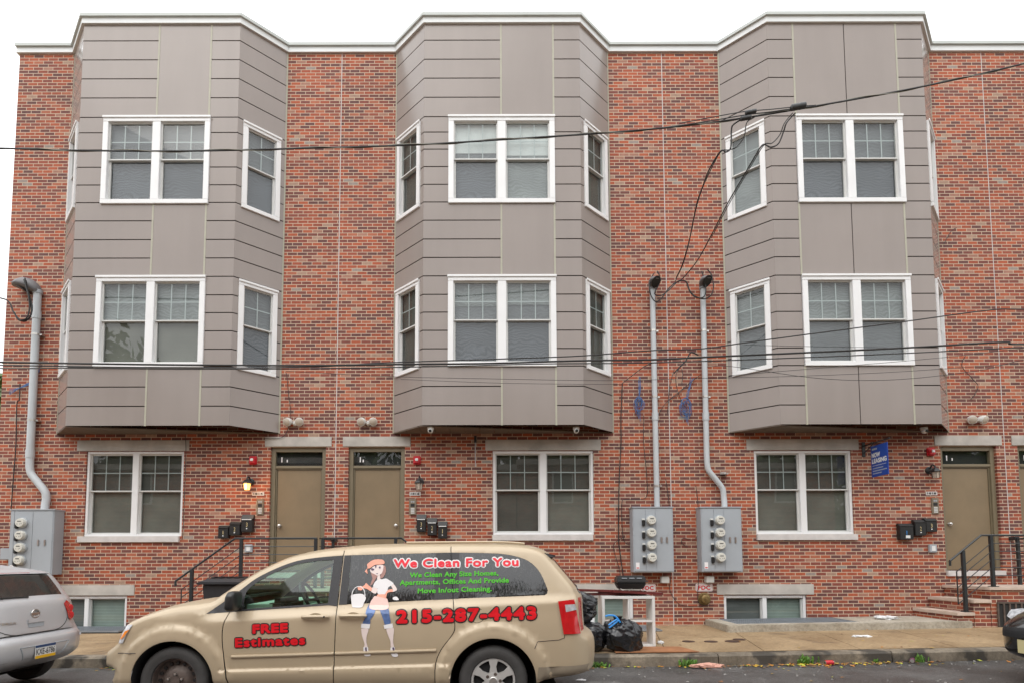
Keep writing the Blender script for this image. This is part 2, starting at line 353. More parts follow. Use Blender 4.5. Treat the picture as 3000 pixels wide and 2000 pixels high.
M['stone'] = mat('pinkish_step_stone', (0.56,0.45,0.375), 0.75, var=0.12, vscale=4, bump=0.3, bscale=25)
M['brass'] = mat('weathered_brass', (0.22,0.15,0.06), 0.45, metal=0.6, var=0.3, vscale=15)
M['fixture'] = mat('offwhite_plastic', (0.66,0.66,0.63), 0.45, var=0.03)
M['grating'] = mat('galvanised_grating', (0.30,0.33,0.36), 0.45, metal=0.4, var=0.1)
M['asphalt'] = ground_mat('wet_asphalt', (0.042,0.040,0.039), (0.095,0.090,0.086), (0.34,0.33,0.32), 0.6, 0.6, 0.2, 0.6, big=0.9, spots=((0.24,0.235,0.225),1.1,0.62,0.6))
M['walk'] = ground_mat('tan_sidewalk', (0.245,0.165,0.088), (0.385,0.275,0.158), (0.42,0.34,0.24), 0.25, 0.72, 0.25, 0.2, big=0.9, spots=((0.12,0.080,0.048),1.7,0.60,0.6))
M['kerb'] = ground_mat('stained_kerb', (0.10,0.080,0.056), (0.26,0.215,0.16), (0.35,0.32,0.28), 0.25, 0.8, 0.1, 0.3, big=1.6, spots=((0.035,0.030,0.024),2.2,0.50,0.88))
M['well'] = ground_mat('weathered_concrete', (0.29,0.25,0.19), (0.44,0.40,0.33), (0.5,0.47,0.4), 0.25, 0.85, 0.05, 0.3, big=1.8)
M['bag'] = mat('black_bin_bag', (0.014,0.014,0.016), 0.24, var=0.1, spec=0.6)
M['whiteboard'] = mat('white_laminate', (0.74,0.72,0.69), 0.35, var=0.05)
M['redwood'] = mat('dark_red_board', (0.125,0.022,0.020), 0.4, var=0.25, vscale=10)
M['chip'] = mat('reddish_hardboard', (0.30,0.13,0.055), 0.7, var=0.2, vscale=6)
M['ltblue'] = mat('blue_drawstring', (0.03,0.28,0.72), 0.5)
M['goldpaint'] = mat('gold_van_paint', (0.46,0.368,0.248), 0.44, metal=0.12, var=0.03, vscale=3, coat=0.35)
M['silver'] = mat('silver_paint', (0.53,0.535,0.55), 0.36, metal=0.2, var=0.02, coat=0.5)
M['blackpaint'] = mat('black_car_paint', (0.012,0.011,0.011), 0.2, var=0.05, coat=0.8)
M['vanglass'] = mat('privacy_glass', (0.030,0.032,0.030), 0.05, var=0, spec=0.75)
def rain_glass(name):
    m = bpy.data.materials.new(name); nt, b = nodes(m); N, L = nt.nodes, nt.links
    b.inputs['Specular IOR Level'].default_value = 0.9
    tc = N.new('ShaderNodeTexCoord'); mp = N.new('ShaderNodeMapping'); mp.inputs['Scale'].default_value = (70,70,16); L.new(tc.outputs['Object'], mp.inputs['Vector'])
    nz = N.new('ShaderNodeTexNoise'); nz.inputs['Scale'].default_value = 1.0; nz.inputs['Detail'].default_value = 3; L.new(mp.outputs[0], nz.inputs['Vector'])
    r = N.new('ShaderNodeMapRange'); r.inputs['From Min'].default_value = 0.45; r.inputs['From Max'].default_value = 0.75; r.inputs['To Min'].default_value = 0.02; r.inputs['To Max'].default_value = 0.22; L.new(nz.outputs['Fac'], r.inputs['Value']); L.new(r.outputs[0], b.inputs['Roughness'])
    c = N.new('ShaderNodeValToRGB'); c.color_ramp.elements[0].position = 0.5; c.color_ramp.elements[0].color = (0.010,0.010,0.011,1); c.color_ramp.elements[1].position = 0.78; c.color_ramp.elements[1].color = (0.07,0.07,0.072,1); L.new(nz.outputs['Fac'], c.inputs[0]); L.new(c.outputs[0], b.inputs['Base Color'])
    bp = N.new('ShaderNodeBump'); bp.inputs['Strength'].default_value = 0.06; bp.inputs['Distance'].default_value = 0.004; L.new(nz.outputs['Fac'], bp.inputs['Height']); L.new(bp.outputs[0], b.inputs['Normal'])
    return m
M['wetglass'] = rain_glass('wet_privacy_glass')
M['vantrim'] = mat('textured_black_trim', (0.030,0.030,0.033), 0.38, var=0.15, vscale=60, bump=0.2, bscale=300)
M['cabglass'] = glass_mat('green_tinted_glass', (0.66,0.92,0.79), 1.95, wave=0.0)
M['rubber'] = mat('tyre_rubber', (0.052,0.050,0.048), 0.7, var=0.15, vscale=12, bump=0.2, bscale=80)
M['steelrim'] = mat('rusty_black_steel_rim', (0.115,0.088,0.075), 0.55, metal=0.3, var=0.3, vscale=18)
M['hubcap'] = mat('silver_hubcap', (0.52,0.51,0.49), 0.38, metal=0.3, var=0.08, vscale=8)
M['well_dark'] = mat('wheel_well_black', (0.012,0.012,0.013), 0.8, var=0.1)
M['taillight'] = mat('red_lens', (0.50,0.008,0.012), 0.12, var=0.12, vscale=18, coat=0.8)
M['headlight'] = mat('clear_headlight', (0.50,0.51,0.53), 0.10, var=0.40, vscale=22, coat=0.8)
M['amber'] = mat('amber_lens', (0.88,0.27,0.03), 0.2, var=0.08, coat=0.6)
M['seat'] = mat('grey_seat_cloth', (0.48,0.50,0.46), 0.8, var=0.1)
M['plate'] = mat('plate_white', (0.72,0.73,0.72), 0.45, var=0.02)
M['plateblue'] = mat('plate_blue', (0.03,0.07,0.18), 0.45, var=0)
M['plateyel'] = mat('plate_yellow', (0.80,0.46,0.02), 0.45, var=0)
M['decalred'] = mat('decal_red', (0.68,0.012,0.020), 0.75, var=0.04, vscale=9, spec=0.15)
M['decalcoral'] = mat('decal_coral_red', (0.80,0.055,0.075), 0.75, var=0.04, vscale=9, spec=0.15)
M['decalwhite'] = mat('decal_white', (0.80,0.78,0.78), 0.75, var=0.04, vscale=9, spec=0.15)
M['decalgreen'] = mat('decal_green', (0.10,0.47,0.05), 0.75, var=0.04, vscale=9, spec=0.15)
M['skin'] = mat('decal_skin', (0.78,0.66,0.62), 0.4, var=0.02)
M['hair'] = mat('decal_hair', (0.38,0.20,0.17), 0.4, var=0.1)
M['coral'] = mat('decal_orange', (0.84,0.38,0.27), 0.4, var=0.08)
M['apron'] = mat('decal_apron', (0.80,0.56,0.50), 0.4, var=0.05)
M['jeans'] = mat('decal_denim', (0.10,0.17,0.36), 0.4, var=0.4, vscale=14)
M['darkink'] = mat('decal_dark', (0.10,0.06,0.12), 0.4, var=0)
M['leaf'] = mat('green_leaves', (0.075,0.125,0.025), 0.6, var=0.35, vscale=1.5)
M['bark'] = mat('bark', (0.09,0.07,0.05), 0.9, var=0.2)
M['weed'] = mat('weed_green', (0.10,0.22,0.03), 0.6, var=0.3, vscale=12)
M['lamp_glow'] = mat('lit_lamp_glass', (0.9,0.6,0.3), 0.4, var=0, emit=(1.0,0.36,0.08), estr=2.4)
M['lamp_off'] = mat('frosted_lamp_glass', (0.52,0.45,0.37), 0.35, var=0.05)
M['hood'] = mat('dark_grey_casting', (0.17,0.165,0.17), 0.5, var=0.1)
M['cream'] = mat('cream_plate', (0.62,0.55,0.30), 0.45, var=0.03)
M['rustcover'] = mat('rusty_cover', (0.055,0.028,0.020), 0.6, var=0.3, vscale=20)
M['goldmatte'] = mat('dusty_lower_bumper', (0.27,0.225,0.165), 0.6, var=0.12, vscale=6)
M['bronze'] = mat('bronze_plate', (0.25,0.205,0.15), 0.4, metal=0.5, var=0.08)
M['gold'] = mat('pale_gold_numeral', (0.62,0.50,0.26), 0.4, var=0)
M['roofing'] = mat('dark_roofing', (0.06,0.06,0.06), 0.8)
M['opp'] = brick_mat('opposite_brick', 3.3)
CABLE_UPPER = [(-10.081,-3.2,7.771),(-7.49,-3.2,7.711),(-6.433,-3.2,7.676),(-4.653,-3.2,7.661),(-2.869,-3.2,7.701),(-1.22,-3.2,7.751),(0.432,-3.2,7.851),(1.754,-3.2,7.94),(2.813,-3.2,8.036),(3.74,-3.2,8.159),(4.607,-3.2,8.304),(6.416,-3.2,8.64),(8.113,-3.2,9.033),(10.782,-3.2,9.732)]
STRAND_UPPER = [(2.8,-3.24,8.021),(3.319,-3.24,8.106),(3.812,-3.24,8.192),(4.201,-3.24,8.24),(4.586,-3.24,8.299),(4.877,-3.24,8.326)]
CABLE_THICK = [(-10.07,-3.0,4.548),(-7.483,-3.0,4.479),(-6.33,-3.0,4.456),(-4.713,-3.0,4.431),(-2.834,-3.0,4.417),(-1.533,-3.0,4.432),(-0.15,-3.0,4.442),(1.296,-3.0,4.482),(2.391,-3.0,4.495),(3.364,-3.0,4.54),(4.657,-3.0,4.596),(6.367,-3.0,4.677),(7.711,-3.0,4.753),(7.988,-3.0,4.721),(10.097,-3.0,4.759)]
CABLE_SECOND = [(-10.181,-2.9,4.52),(-7.566,-2.9,4.466),(-4.766,-2.9,4.423),(-2.866,-2.9,4.429),(-1.671,-2.9,4.491),(0.078,-2.9,4.546),(1.312,-2.9,4.591),(2.422,-2.9,4.674),(3.123,-2.9,4.694),(3.827,-2.9,4.789),(4.458,-2.9,4.873),(4.816,-2.9,4.921),(6.229,-2.9,5.106),(7.598,-2.9,5.291),(8.151,-2.9,5.306),(10.253,-2.9,5.307)]
CABLE_THIRD = [(-9.969,-3.08,4.405),(-7.409,-3.08,4.357),(-6.269,-3.08,4.36),(-4.668,-3.08,4.341),(-2.807,-3.08,4.342),(-0.762,-3.08,4.374),(0.772,-3.08,4.408),(2.368,-3.08,4.42),(4.355,-3.08,4.484),(6.304,-3.08,4.563),(7.948,-3.08,4.643),(10.004,-3.08,4.728)]
THIN_1 = [(-3.225,-2.8,4.399),(-1.567,-2.8,4.31),(0.078,-2.8,4.269),(1.322,-2.8,4.244),(2.113,-2.8,4.243),(3.147,-2.8,4.273),(4.487,-2.8,4.297),(6.072,-2.8,4.358),(7.66,-2.8,4.462),(9.252,-2.8,4.567)]
THIN_2 = [(-1.459,-2.75,4.282),(0.079,-2.75,4.22),(1.329,-2.75,4.201),(2.177,-2.75,4.194)]
THIN_3 = [(3.27,-2.85,4.433),(3.654,-2.85,4.438),(4.818,-2.85,4.269),(5.634,-2.85,4.22),(6.453,-2.85,4.25),(7.514,-2.85,4.381),(8.148,-2.85,4.535),(9.745,-2.85,4.817)]
THIN_4 = [(3.59,-2.88,4.289),(5.389,-2.88,4.434),(6.918,-2.88,4.565),(8.131,-2.88,4.701),(9.716,-2.88,4.859)]
THIN_5 = [(3.817,-2.92,4.749),(4.443,-2.92,4.732),(5.225,-2.92,4.714),(6.008,-2.92,4.702)]
DROP_A = [(3.855,-3.2,8.202),(3.644,-3.2,8.066),(3.626,-3.15,8.007),(3.629,-3.1,7.776),(3.579,-3.05,7.736),(3.51,-3.0,7.784),(3.481,-2.6,7.769),(3.517,-2.2,7.747),(3.548,-1.8,7.681),(3.648,-1.1,7.439),(3.689,-0.6,7.259),(3.659,-0.3,7.134),(3.633,-0.27,7.058)]
DROP_A2 = [(3.958,-3.2,8.175),(3.842,-3.2,8.093),(3.816,-3.15,7.914),(3.728,-3.1,7.787),(3.617,-3.05,7.769),(3.51,-3.0,7.773),(3.491,-2.6,7.734),(3.504,-2.2,7.699),(3.541,-1.8,7.619),(3.635,-1.1,7.406),(3.676,-0.6,7.246),(3.645,-0.3,7.12)]
DROP_B = [(4.584,-3.2,8.244),(4.449,-3.2,8.092),(4.423,-3.15,7.994),(4.363,-3.1,7.835),(4.266,-3.05,7.812),(4.17,-3.0,7.888),(4.181,-2.7,7.915),(4.138,-2.3,7.815),(4.081,-1.8,7.68),(4.045,-1.1,7.498),(3.957,-0.6,7.293),(3.782,-0.3,7.106),(3.667,-0.27,7.044)]
DROP_B2 = [(4.542,-3.2,8.244),(4.412,-3.2,8.081),(4.364,-3.15,7.94),(4.264,-3.1,7.841),(4.172,-3.05,7.856),(4.197,-2.7,7.898),(4.155,-2.3,7.798),(4.098,-1.8,7.655),(4.058,-1.1,7.471)]
LOOP_M1 = [(3.649,-0.24,7.051),(3.487,-0.24,6.896),(3.367,-0.24,6.727),(3.242,-0.24,6.643),(3.148,-0.24,6.756),(3.118,-0.24,6.939),(3.156,-0.24,7.13),(3.22,-0.24,7.236)]
LOOP_M2 = [(3.662,-0.24,7.037),(3.494,-0.24,6.868),(3.341,-0.24,6.769),(3.218,-0.24,6.812),(3.318,-0.24,7.024),(3.322,-0.24,7.179),(3.275,-0.24,7.272)]
LOOP_R1 = [(3.676,-0.24,7.051),(3.786,-0.24,7.079),(3.868,-0.24,7.037),(3.919,-0.24,6.881),(4.026,-0.24,6.754),(4.216,-0.24,6.697),(4.363,-0.24,6.795),(4.402,-0.24,6.986),(4.366,-0.24,7.198),(4.287,-0.24,7.305)]
LOOP_R2 = [(3.868,-0.24,7.022),(3.932,-0.24,6.839),(4.052,-0.24,6.726),(4.203,-0.24,6.739),(4.249,-0.24,6.916),(4.213,-0.24,7.128),(4.176,-0.24,7.27)]
LOOP_L1 = [(-10.666,-0.33999999999999997,6.865),(-9.841,-0.33999999999999997,6.702),(-9.653,-0.33999999999999997,6.611),(-9.554,-0.33999999999999997,6.409),(-9.41,-0.33999999999999997,6.249),(-9.301,-0.33999999999999997,6.234),(-9.211,-0.33999999999999997,6.338),(-9.195,-0.33999999999999997,6.547),(-9.306,-0.33999999999999997,6.862),(-9.385,-0.33999999999999997,7.08)]
LOOP_L2 = [(-9.54,-0.33999999999999997,6.409),(-9.444,-0.33999999999999997,6.249),(-9.275,-0.33999999999999997,6.262),(-9.201,-0.33999999999999997,6.408),(-9.241,-0.33999999999999997,6.652),(-9.308,-0.33999999999999997,6.897),(-9.343,-0.33999999999999997,7.058)]
LOOP_L3 = [(-9.385,-0.37,6.236),(-9.266,-0.37,6.277),(-9.221,-0.37,6.465),(-9.247,-0.37,6.708),(-9.313,-0.37,6.932),(-9.341,-0.37,7.093)]
WALL_CABLES = [[(-4.228,-0.03,5.289),(-4.205,-0.03,5.19),(-4.162,-0.03,4.81),(-4.113,-0.03,4.439),(-4.148,-0.03,4.167),(-4.254,-0.03,3.973),(-4.459,-0.03,3.938),(-4.617,-0.03,3.939)],[(-6.226,-0.03,3.991),(-6.202,-0.03,3.685),(-6.2,-0.03,2.789),(-6.209,-0.03,2.038),(-6.225,-0.03,1.902)],[(-9.606,-0.03,5.068),(-9.603,-0.03,4.738),(-9.646,-0.03,4.64),(-9.623,-0.03,3.817),(-9.642,-0.03,3.002),(-9.651,-0.03,2.516)],[(2.583,-0.03,5.049),(2.544,-0.03,4.327),(2.535,-0.03,3.805),(2.49,-0.03,3.114),(2.458,-0.03,1.979),(2.491,-0.03,1.545),(2.539,-0.03,1.167)],[(3.006,-0.03,4.389),(2.995,-0.03,3.804),(3.043,-0.03,3.113),(3.008,-0.03,2.722),(2.633,-0.03,2.688),(2.536,-0.03,2.62),(2.54,-0.03,2.02),(2.591,-0.03,1.829),(2.678,-0.03,1.782)],[(2.579,-0.03,1.952),(2.374,-0.03,1.816),(2.358,-0.03,1.681),(2.435,-0.03,1.41),(2.485,-0.03,1.181)],[(3.758,-0.03,5.378),(3.671,-0.03,5.202),(3.692,-0.03,4.92),(3.796,-0.03,4.639),(3.89,-0.03,4.499)],[(3.522,-0.03,4.71),(3.698,-0.03,4.85),(3.874,-0.03,4.99),(4.226,-0.03,5.271)],[(3.295,-0.03,4.396),(3.452,-0.03,4.64),(3.732,-0.03,4.85),(3.944,-0.03,5.06)],[(3.792,-0.03,5.342),(3.81,-0.03,5.201),(3.785,-0.03,5.025)],[(3.64,-0.03,5.343),(3.542,-0.03,4.991),(3.507,-0.03,4.64),(3.482,-0.03,4.43)],[(4.04,-0.03,1.989),(3.949,-0.03,1.881),(3.746,-0.03,1.915),(3.71,-0.03,1.813),(3.83,-0.03,1.745)],[(4.017,-0.03,2.974),(4.054,-0.03,2.562),(4.041,-0.03,1.745),(4.025,-0.03,1.137),(4.002,-0.03,0.734),(4.072,-0.03,0.6),(4.308,-0.03,0.586)],[(3.419,-0.03,3.112),(3.486,-0.03,2.427),(3.479,-0.03,1.206),(3.453,-0.03,0.903),(3.602,-0.03,0.635),(3.836,-0.03,0.567),(4.105,-0.03,0.573)],[(9.523,-0.03,8.287),(9.399,-0.03,8.199),(9.245,-0.03,7.945)],[(9.557,-0.03,5.599),(9.48,-0.03,5.457),(9.501,-0.03,5.33),(9.683,-0.03,5.118),(9.778,-0.03,4.977),(9.699,-0.03,4.802),(9.618,-0.03,4.711)]]
WALL_TIE = [(3.972,-0.5,5.456),(3.827,-0.5,5.511),(3.73,-0.5,5.355),(3.58,-0.5,5.199),(3.491,-0.5,5.105)]
WALL_TIE2 = [(2.39,-3.0,4.448),(2.581,-1.6,4.833),(2.579,-0.05,5.043)]
FIGURE = {'white':[[(-1.388,1.132),(-1.347,1.146),(-1.276,1.146),(-1.241,1.111),(-1.256,1.063),(-1.274,1.022),(-1.351,1.022),(-1.371,1.042)],[(-1.143,1.279),(-1.097,1.286),(-1.058,1.293),(-1.028,1.279),(-0.985,1.25),(-0.99,1.233),(-1.021,1.215),(-1.034,1.201),(-1.049,1.145),(-1.127,1.146),(-1.134,1.194),(-1.141,1.201),(-1.177,1.212),(-1.169,1.251)],[(-1.263,0.871),(-1.181,0.867),(-1.187,0.826),(-1.268,0.833)],[(-1.055,0.857),(-0.971,0.874),(-0.964,0.836),(-1.044,0.822)],[(-1.241,0.653),(-1.199,0.653),(-1.195,0.615),(-1.174,0.584),(-1.181,0.571),(-1.226,0.571),(-1.24,0.602)],[(-0.986,0.649),(-0.947,0.653),(-0.941,0.615),(-0.916,0.584),(-0.923,0.563),(-0.968,0.567),(-0.986,0.608)],[(-0.983,1.111),(-0.952,1.123),(-0.926,1.1),(-0.929,1.088),(-0.975,1.093)]],'skin':[[(-1.22,1.378),(-1.18,1.414),(-1.098,1.425),(-1.092,1.385),(-1.104,1.343),(-1.138,1.321),(-1.175,1.336),(-1.209,1.353)],[(-1.142,1.325),(-1.121,1.328),(-1.115,1.293),(-1.096,1.282),(-1.142,1.275)],[(-1.177,1.212),(-1.137,1.198),(-1.136,1.173),(-1.152,1.149),(-1.196,1.171),(-1.191,1.202)],[(-1.009,1.228),(-0.985,1.243),(-0.949,1.198),(-0.951,1.18),(-0.985,1.166),(-0.987,1.191)],[(-1.266,0.826),(-1.198,0.824),(-1.211,0.76),(-1.214,0.698),(-1.203,0.657),(-1.236,0.655),(-1.231,0.684),(-1.256,0.76)],[(-1.03,0.82),(-0.96,0.832),(-0.96,0.76),(-0.962,0.698),(-0.954,0.656),(-0.983,0.655),(-0.987,0.705),(-1.012,0.767)]],'hair':[[(-1.203,1.329),(-1.209,1.353),(-1.175,1.336),(-1.138,1.321),(-1.145,1.314),(-1.164,1.279),(-1.183,1.244),(-1.207,1.226),(-1.199,1.265),(-1.19,1.293)],[(-1.104,1.343),(-1.092,1.385),(-1.093,1.421),(-1.072,1.41),(-1.063,1.364),(-1.08,1.314),(-1.108,1.294),(-1.118,1.314)]],'coral':[[(-1.254,1.429),(-1.213,1.465),(-1.156,1.48),(-1.094,1.472),(-1.081,1.439),(-1.109,1.43),(-1.174,1.425),(-1.222,1.393),(-1.247,1.386),(-1.24,1.339),(-1.255,1.35),(-1.269,1.364),(-1.247,1.393)],[(-1.288,1.212),(-1.261,1.233),(-1.248,1.251),(-1.225,1.23),(-1.189,1.202),(-1.198,1.174),(-1.237,1.195),(-1.28,1.202)],[(-1.327,1.209),(-1.296,1.223),(-1.276,1.198),(-1.293,1.181),(-1.322,1.188)],[(-0.985,1.166),(-0.989,1.191),(-1.023,1.187),(-1.043,1.173),(-1.062,1.132),(-1.047,1.111),(-1.035,1.158)],[(-1.127,1.144),(-1.049,1.144),(-1.062,1.132),(-1.047,1.111),(-1.039,1.104),(-1.133,1.126)]],'apron':[[(-1.161,1.126),(-1.133,1.125),(-1.046,1.104),(-1.031,1.09),(-1.016,1.014),(-1.102,0.998),(-1.195,1.011),(-1.196,1.063),(-1.174,1.104)]],'jeans':[[(-1.203,1.061),(-1.195,1.01),(-1.141,1.0),(-1.155,0.947),(-1.181,0.909),(-1.184,0.869),(-1.253,0.872),(-1.231,0.926),(-1.226,1.001)],[(-1.095,0.996),(-1.018,1.011),(-1.001,0.947),(-0.989,0.875),(-1.04,0.86),(-1.059,0.912)]],'dark':[[(-1.211,1.386),(-1.201,1.393),(-1.18,1.386),(-1.183,1.373),(-1.203,1.371)],[(-1.138,1.403),(-1.123,1.413),(-1.114,1.396),(-1.125,1.387)],[(-1.161,1.341),(-1.14,1.346),(-1.143,1.337)],[(-1.226,0.65),(-1.21,0.652),(-1.206,0.595),(-1.219,0.595)],[(-0.969,0.649),(-0.952,0.651),(-0.942,0.594),(-0.958,0.594)],[(-1.175,1.421),(-1.159,1.423),(-1.159,1.403),(-1.168,1.393)]]}
BUCKET_HANDLE = [(-1.377,1.129),(-1.373,1.167),(-1.351,1.202),(-1.32,1.216),(-1.288,1.209),(-1.26,1.174),(-1.25,1.128)]
VAN = {'hubs':[(-3.037,0.325),(-0.019,0.335)],'outline':[(-3.687,0.304),(-3.623,0.431),(-3.728,0.461),(-3.736,0.531),(-3.728,0.577),(-3.71,0.607),(-3.589,0.69),(-3.552,0.781),(-3.507,0.861),(-3.484,0.877),(-3.407,0.916),(-3.334,0.947),(-3.155,1.007),(-2.969,1.043),(-2.816,1.059),(-2.723,1.081),(-2.663,1.126),(-2.512,1.235),(-2.334,1.352),(-2.147,1.447),(-2.005,1.504),(-1.86,1.537),(-1.679,1.567),(-1.516,1.583),(-1.339,1.6),(-1.01,1.611),(-0.653,1.615),(-0.236,1.615),(0.148,1.609),(0.352,1.586),(0.452,1.552),(0.521,1.492),(0.651,1.336),(0.751,1.214),(0.779,1.157),(0.805,1.103),(0.81,0.95),(0.832,0.784),(0.919,0.719),(0.937,0.594),(0.927,0.444),(0.902,0.397),(0.799,0.376),(0.608,0.355),(0.467,0.334)],'farch':[(-3.419,0.388),(-3.036,0.71),(-2.641,0.338)],'rarch':[(-0.418,0.336),(-0.034,0.749),(0.38,0.334)],'fwin_outer':[(-2.75,0.965),(-2.61,1.074),(-2.457,1.191),(-2.327,1.296),(-2.141,1.394),(-1.951,1.464),(-1.755,1.497),(-1.568,1.513),(-1.497,1.518),(-1.51,1.031),(-1.599,1.041),(-2.54,0.978)],'fglass':[(-2.41,1.006),(-2.407,1.16),(-2.309,1.26),(-2.136,1.358),(-1.947,1.43),(-1.752,1.463),(-1.583,1.476),(-1.604,1.06)],'rwin':[(-1.483,1.519),(-0.992,1.532),(-0.433,1.544),(0.033,1.533),(0.26,1.489),(0.372,1.425),(0.449,1.326),(0.507,1.18),(0.5,1.148),(0.476,1.132),(-0.413,1.099),(-1.498,1.044)],'slidebehind':[(-1.429,1.509),(-0.576,1.521),(-0.573,1.112),(-1.431,1.059)],'shut_front':[(-2.54,0.977),(-2.574,0.85),(-2.575,0.71),(-2.55,0.519),(-2.511,0.313)],'shut_mid':[(-1.491,1.566),(-1.493,1.519),(-1.51,1.031),(-1.511,0.793),(-1.523,0.293)],'shut_slide':[(-0.434,1.605),(-0.433,1.544),(-0.402,1.102),(-0.381,0.849),(-0.408,0.762),(-0.506,0.632),(-0.56,0.502),(-0.567,0.309)],'mold':[(-2.484,0.576),(-1.517,0.606),(-1.514,0.59),(-0.556,0.632),(-2.484,0.554),(-0.556,0.61)],'ridge':[(-2.576,0.421),(-1.518,0.453),(-0.484,0.475)],'hand':[(-1.823,0.928),(-1.579,0.943),(-1.468,0.934),(-1.224,0.952)],'fuel':[(-0.17,0.945)],'tail':[(0.598,1.077),(0.755,1.095),(0.817,0.77),(0.646,0.77)],'tailw':[(0.662,1.045),(0.774,1.056),(0.788,1.002),(0.672,0.976)],'head':[(-3.507,0.861),(-3.428,0.868),(-3.476,0.775),(-3.51,0.695),(-3.589,0.69)],'mirror':[(-2.573,1.177),(-2.435,1.001)],'FREE':[(-2.3,0.769),(-1.945,0.782),(-2.302,0.875)],'Est':[(-2.46,0.642),(-1.779,0.667),(-2.463,0.744)],'We':[(-1.004,1.385),(0.242,1.399),(-1.01,1.488)],'g1':[(-0.827,1.3),(0.032,1.321),(-0.829,1.349)],'g2':[(-0.922,1.228),(0.134,1.252),(-0.925,1.27)],'g3':[(-0.745,1.15),(-0.031,1.171),(-0.747,1.202)],'num':[(-0.947,0.859),(0.405,0.895),(-0.953,1.011)],'fig':[(-1.196,1.436),(-1.17,0.567)],'bumperline':[(0.191,0.697),(0.61,0.722),(0.645,0.757),(-3.537,0.603),(-3.363,0.603)]}
# ------------------------------------------------------------------ ground
def gx(x): return 0.016*(min(max(x,2.0),11.0)-2.0)
KY = -3.30            # kerb face
def gz(x, y):         # height of whatever pavement is at (x, y)
    if y > KY: return 0.125 + gx(x) + 0.05*min(1,(y-KY)/3.3)
    if y > -11.4: return -0.03 + gx(x) + 0.05*math.sin(math.pi*min(max((KY-y)/8.1,0),1))
    return 0.10 + gx(x)
def sheet(xs, ys, zf):
    mb = MB(); n = len(ys)
    mb.add([(x,y,zf(x,y)) for x in xs for y in ys], [(i*n+j,(i+1)*n+j,(i+1)*n+j+1,i*n+j+1) for i in range(len(xs)-1) for j in range(n-1)])
    return mb
fx = [-400,-120,-60,-30] + [-20+i for i in range(46)] + [30,60,120,400]
o = build('ground', sheet([-400,-100,-30,30,100,400], [-400,-100,-40,0,40,120,400], lambda x,y: -0.30), M['walk']); tag(o, kind='structure')
o = build('road', sheet(fx, [-11.4+0.27*i for i in range(31)], lambda x,y: gz(x, min(y, KY-1e-4))), M['asphalt'], smooth=True); tag(o, kind='structure')
# kerb
mb = MB()
xs = [x for x in fx if -60 <= x <= 60]
seams = [-60,-30,-20] + [-14+2.45*i for i in range(12)] + [20,30,60]
for a, b in zip(seams, seams[1:]):
    vs = []; n = 6
    for x in (a+0.006, b-0.006):
        t = 0.125+gx(x); r = -0.2+gx(x)
        vs += [(x,KY-0.025,r),(x,KY-0.005,t-0.03),(x,KY+0.02,t-0.004),(x,KY+0.05,t),(x,KY+0.18,t+0.003),(x,KY+0.18,r)]
    mb.add(vs, [(i,i+1,n+i+1,n+i) for i in range(n-1)] + [(0,5,4,3,2,1),(6,7,8,9,10,11)])
o = build('kerb', mb, M['kerb']); tag(o, kind='structure')
# pavement slabs with open joints
mb = MB()
xe = [-60,-30,-20] + [-13.9+1.4*i for i in range(20)] + [20,30,60]
for a, b in zip(xe, xe[1:]):
    for ya, yb in ((KY+0.186, -1.72), (-1.705, -0.005)):
        def P(x, y, d=0): return (x+0.2*(y+1.0), y, gz(x, y)+d)
        q = [P(a+0.006,ya),P(b-0.006,ya),P(b-0.006,yb),P(a+0.006,yb)]
        lo = [P(a+0.006,ya,-.06),P(b-0.006,ya,-.06),P(b-0.006,yb,-.06),P(a+0.006,yb,-.06)]
        mb.add(q+lo, [(0,1,2,3),(0,4,5,1),(1,5,6,2),(2,6,7,3),(3,7,4,0)])
o = build('pavement', mb, M['walk']); tag(o, kind='structure')
o = build('pavement_bed', sheet(xs, [KY+0.1, 0.0], lambda x,y: gz(x,y)-0.03), M['groove']); tag(o, kind='structure')
o = build('far_pavement', sheet(fx, [-11.4,-15.5], lambda x,y: 0.10+gx(x)), M['walk']); tag(o, kind='structure')

# ------------------------------------------------------------------ houses
def rect_minus(rs, h):
    out = []
    for (a,b,c,d) in rs:
        x0,x1,z0,z1 = h
        if x1 <= a or x0 >= b or z1 <= c or z0 >= d: out.append((a,b,c,d)); continue
        if z0 > c: out.append((a,b,c,z0))
        if z1 < d: out.append((a,b,z1,d))
        lo, hi = max(c,z0), min(d,z1)
        if x0 > a: out.append((a,x0,lo,hi))
        if x1 < b: out.append((x1,b,lo,hi))
    return out

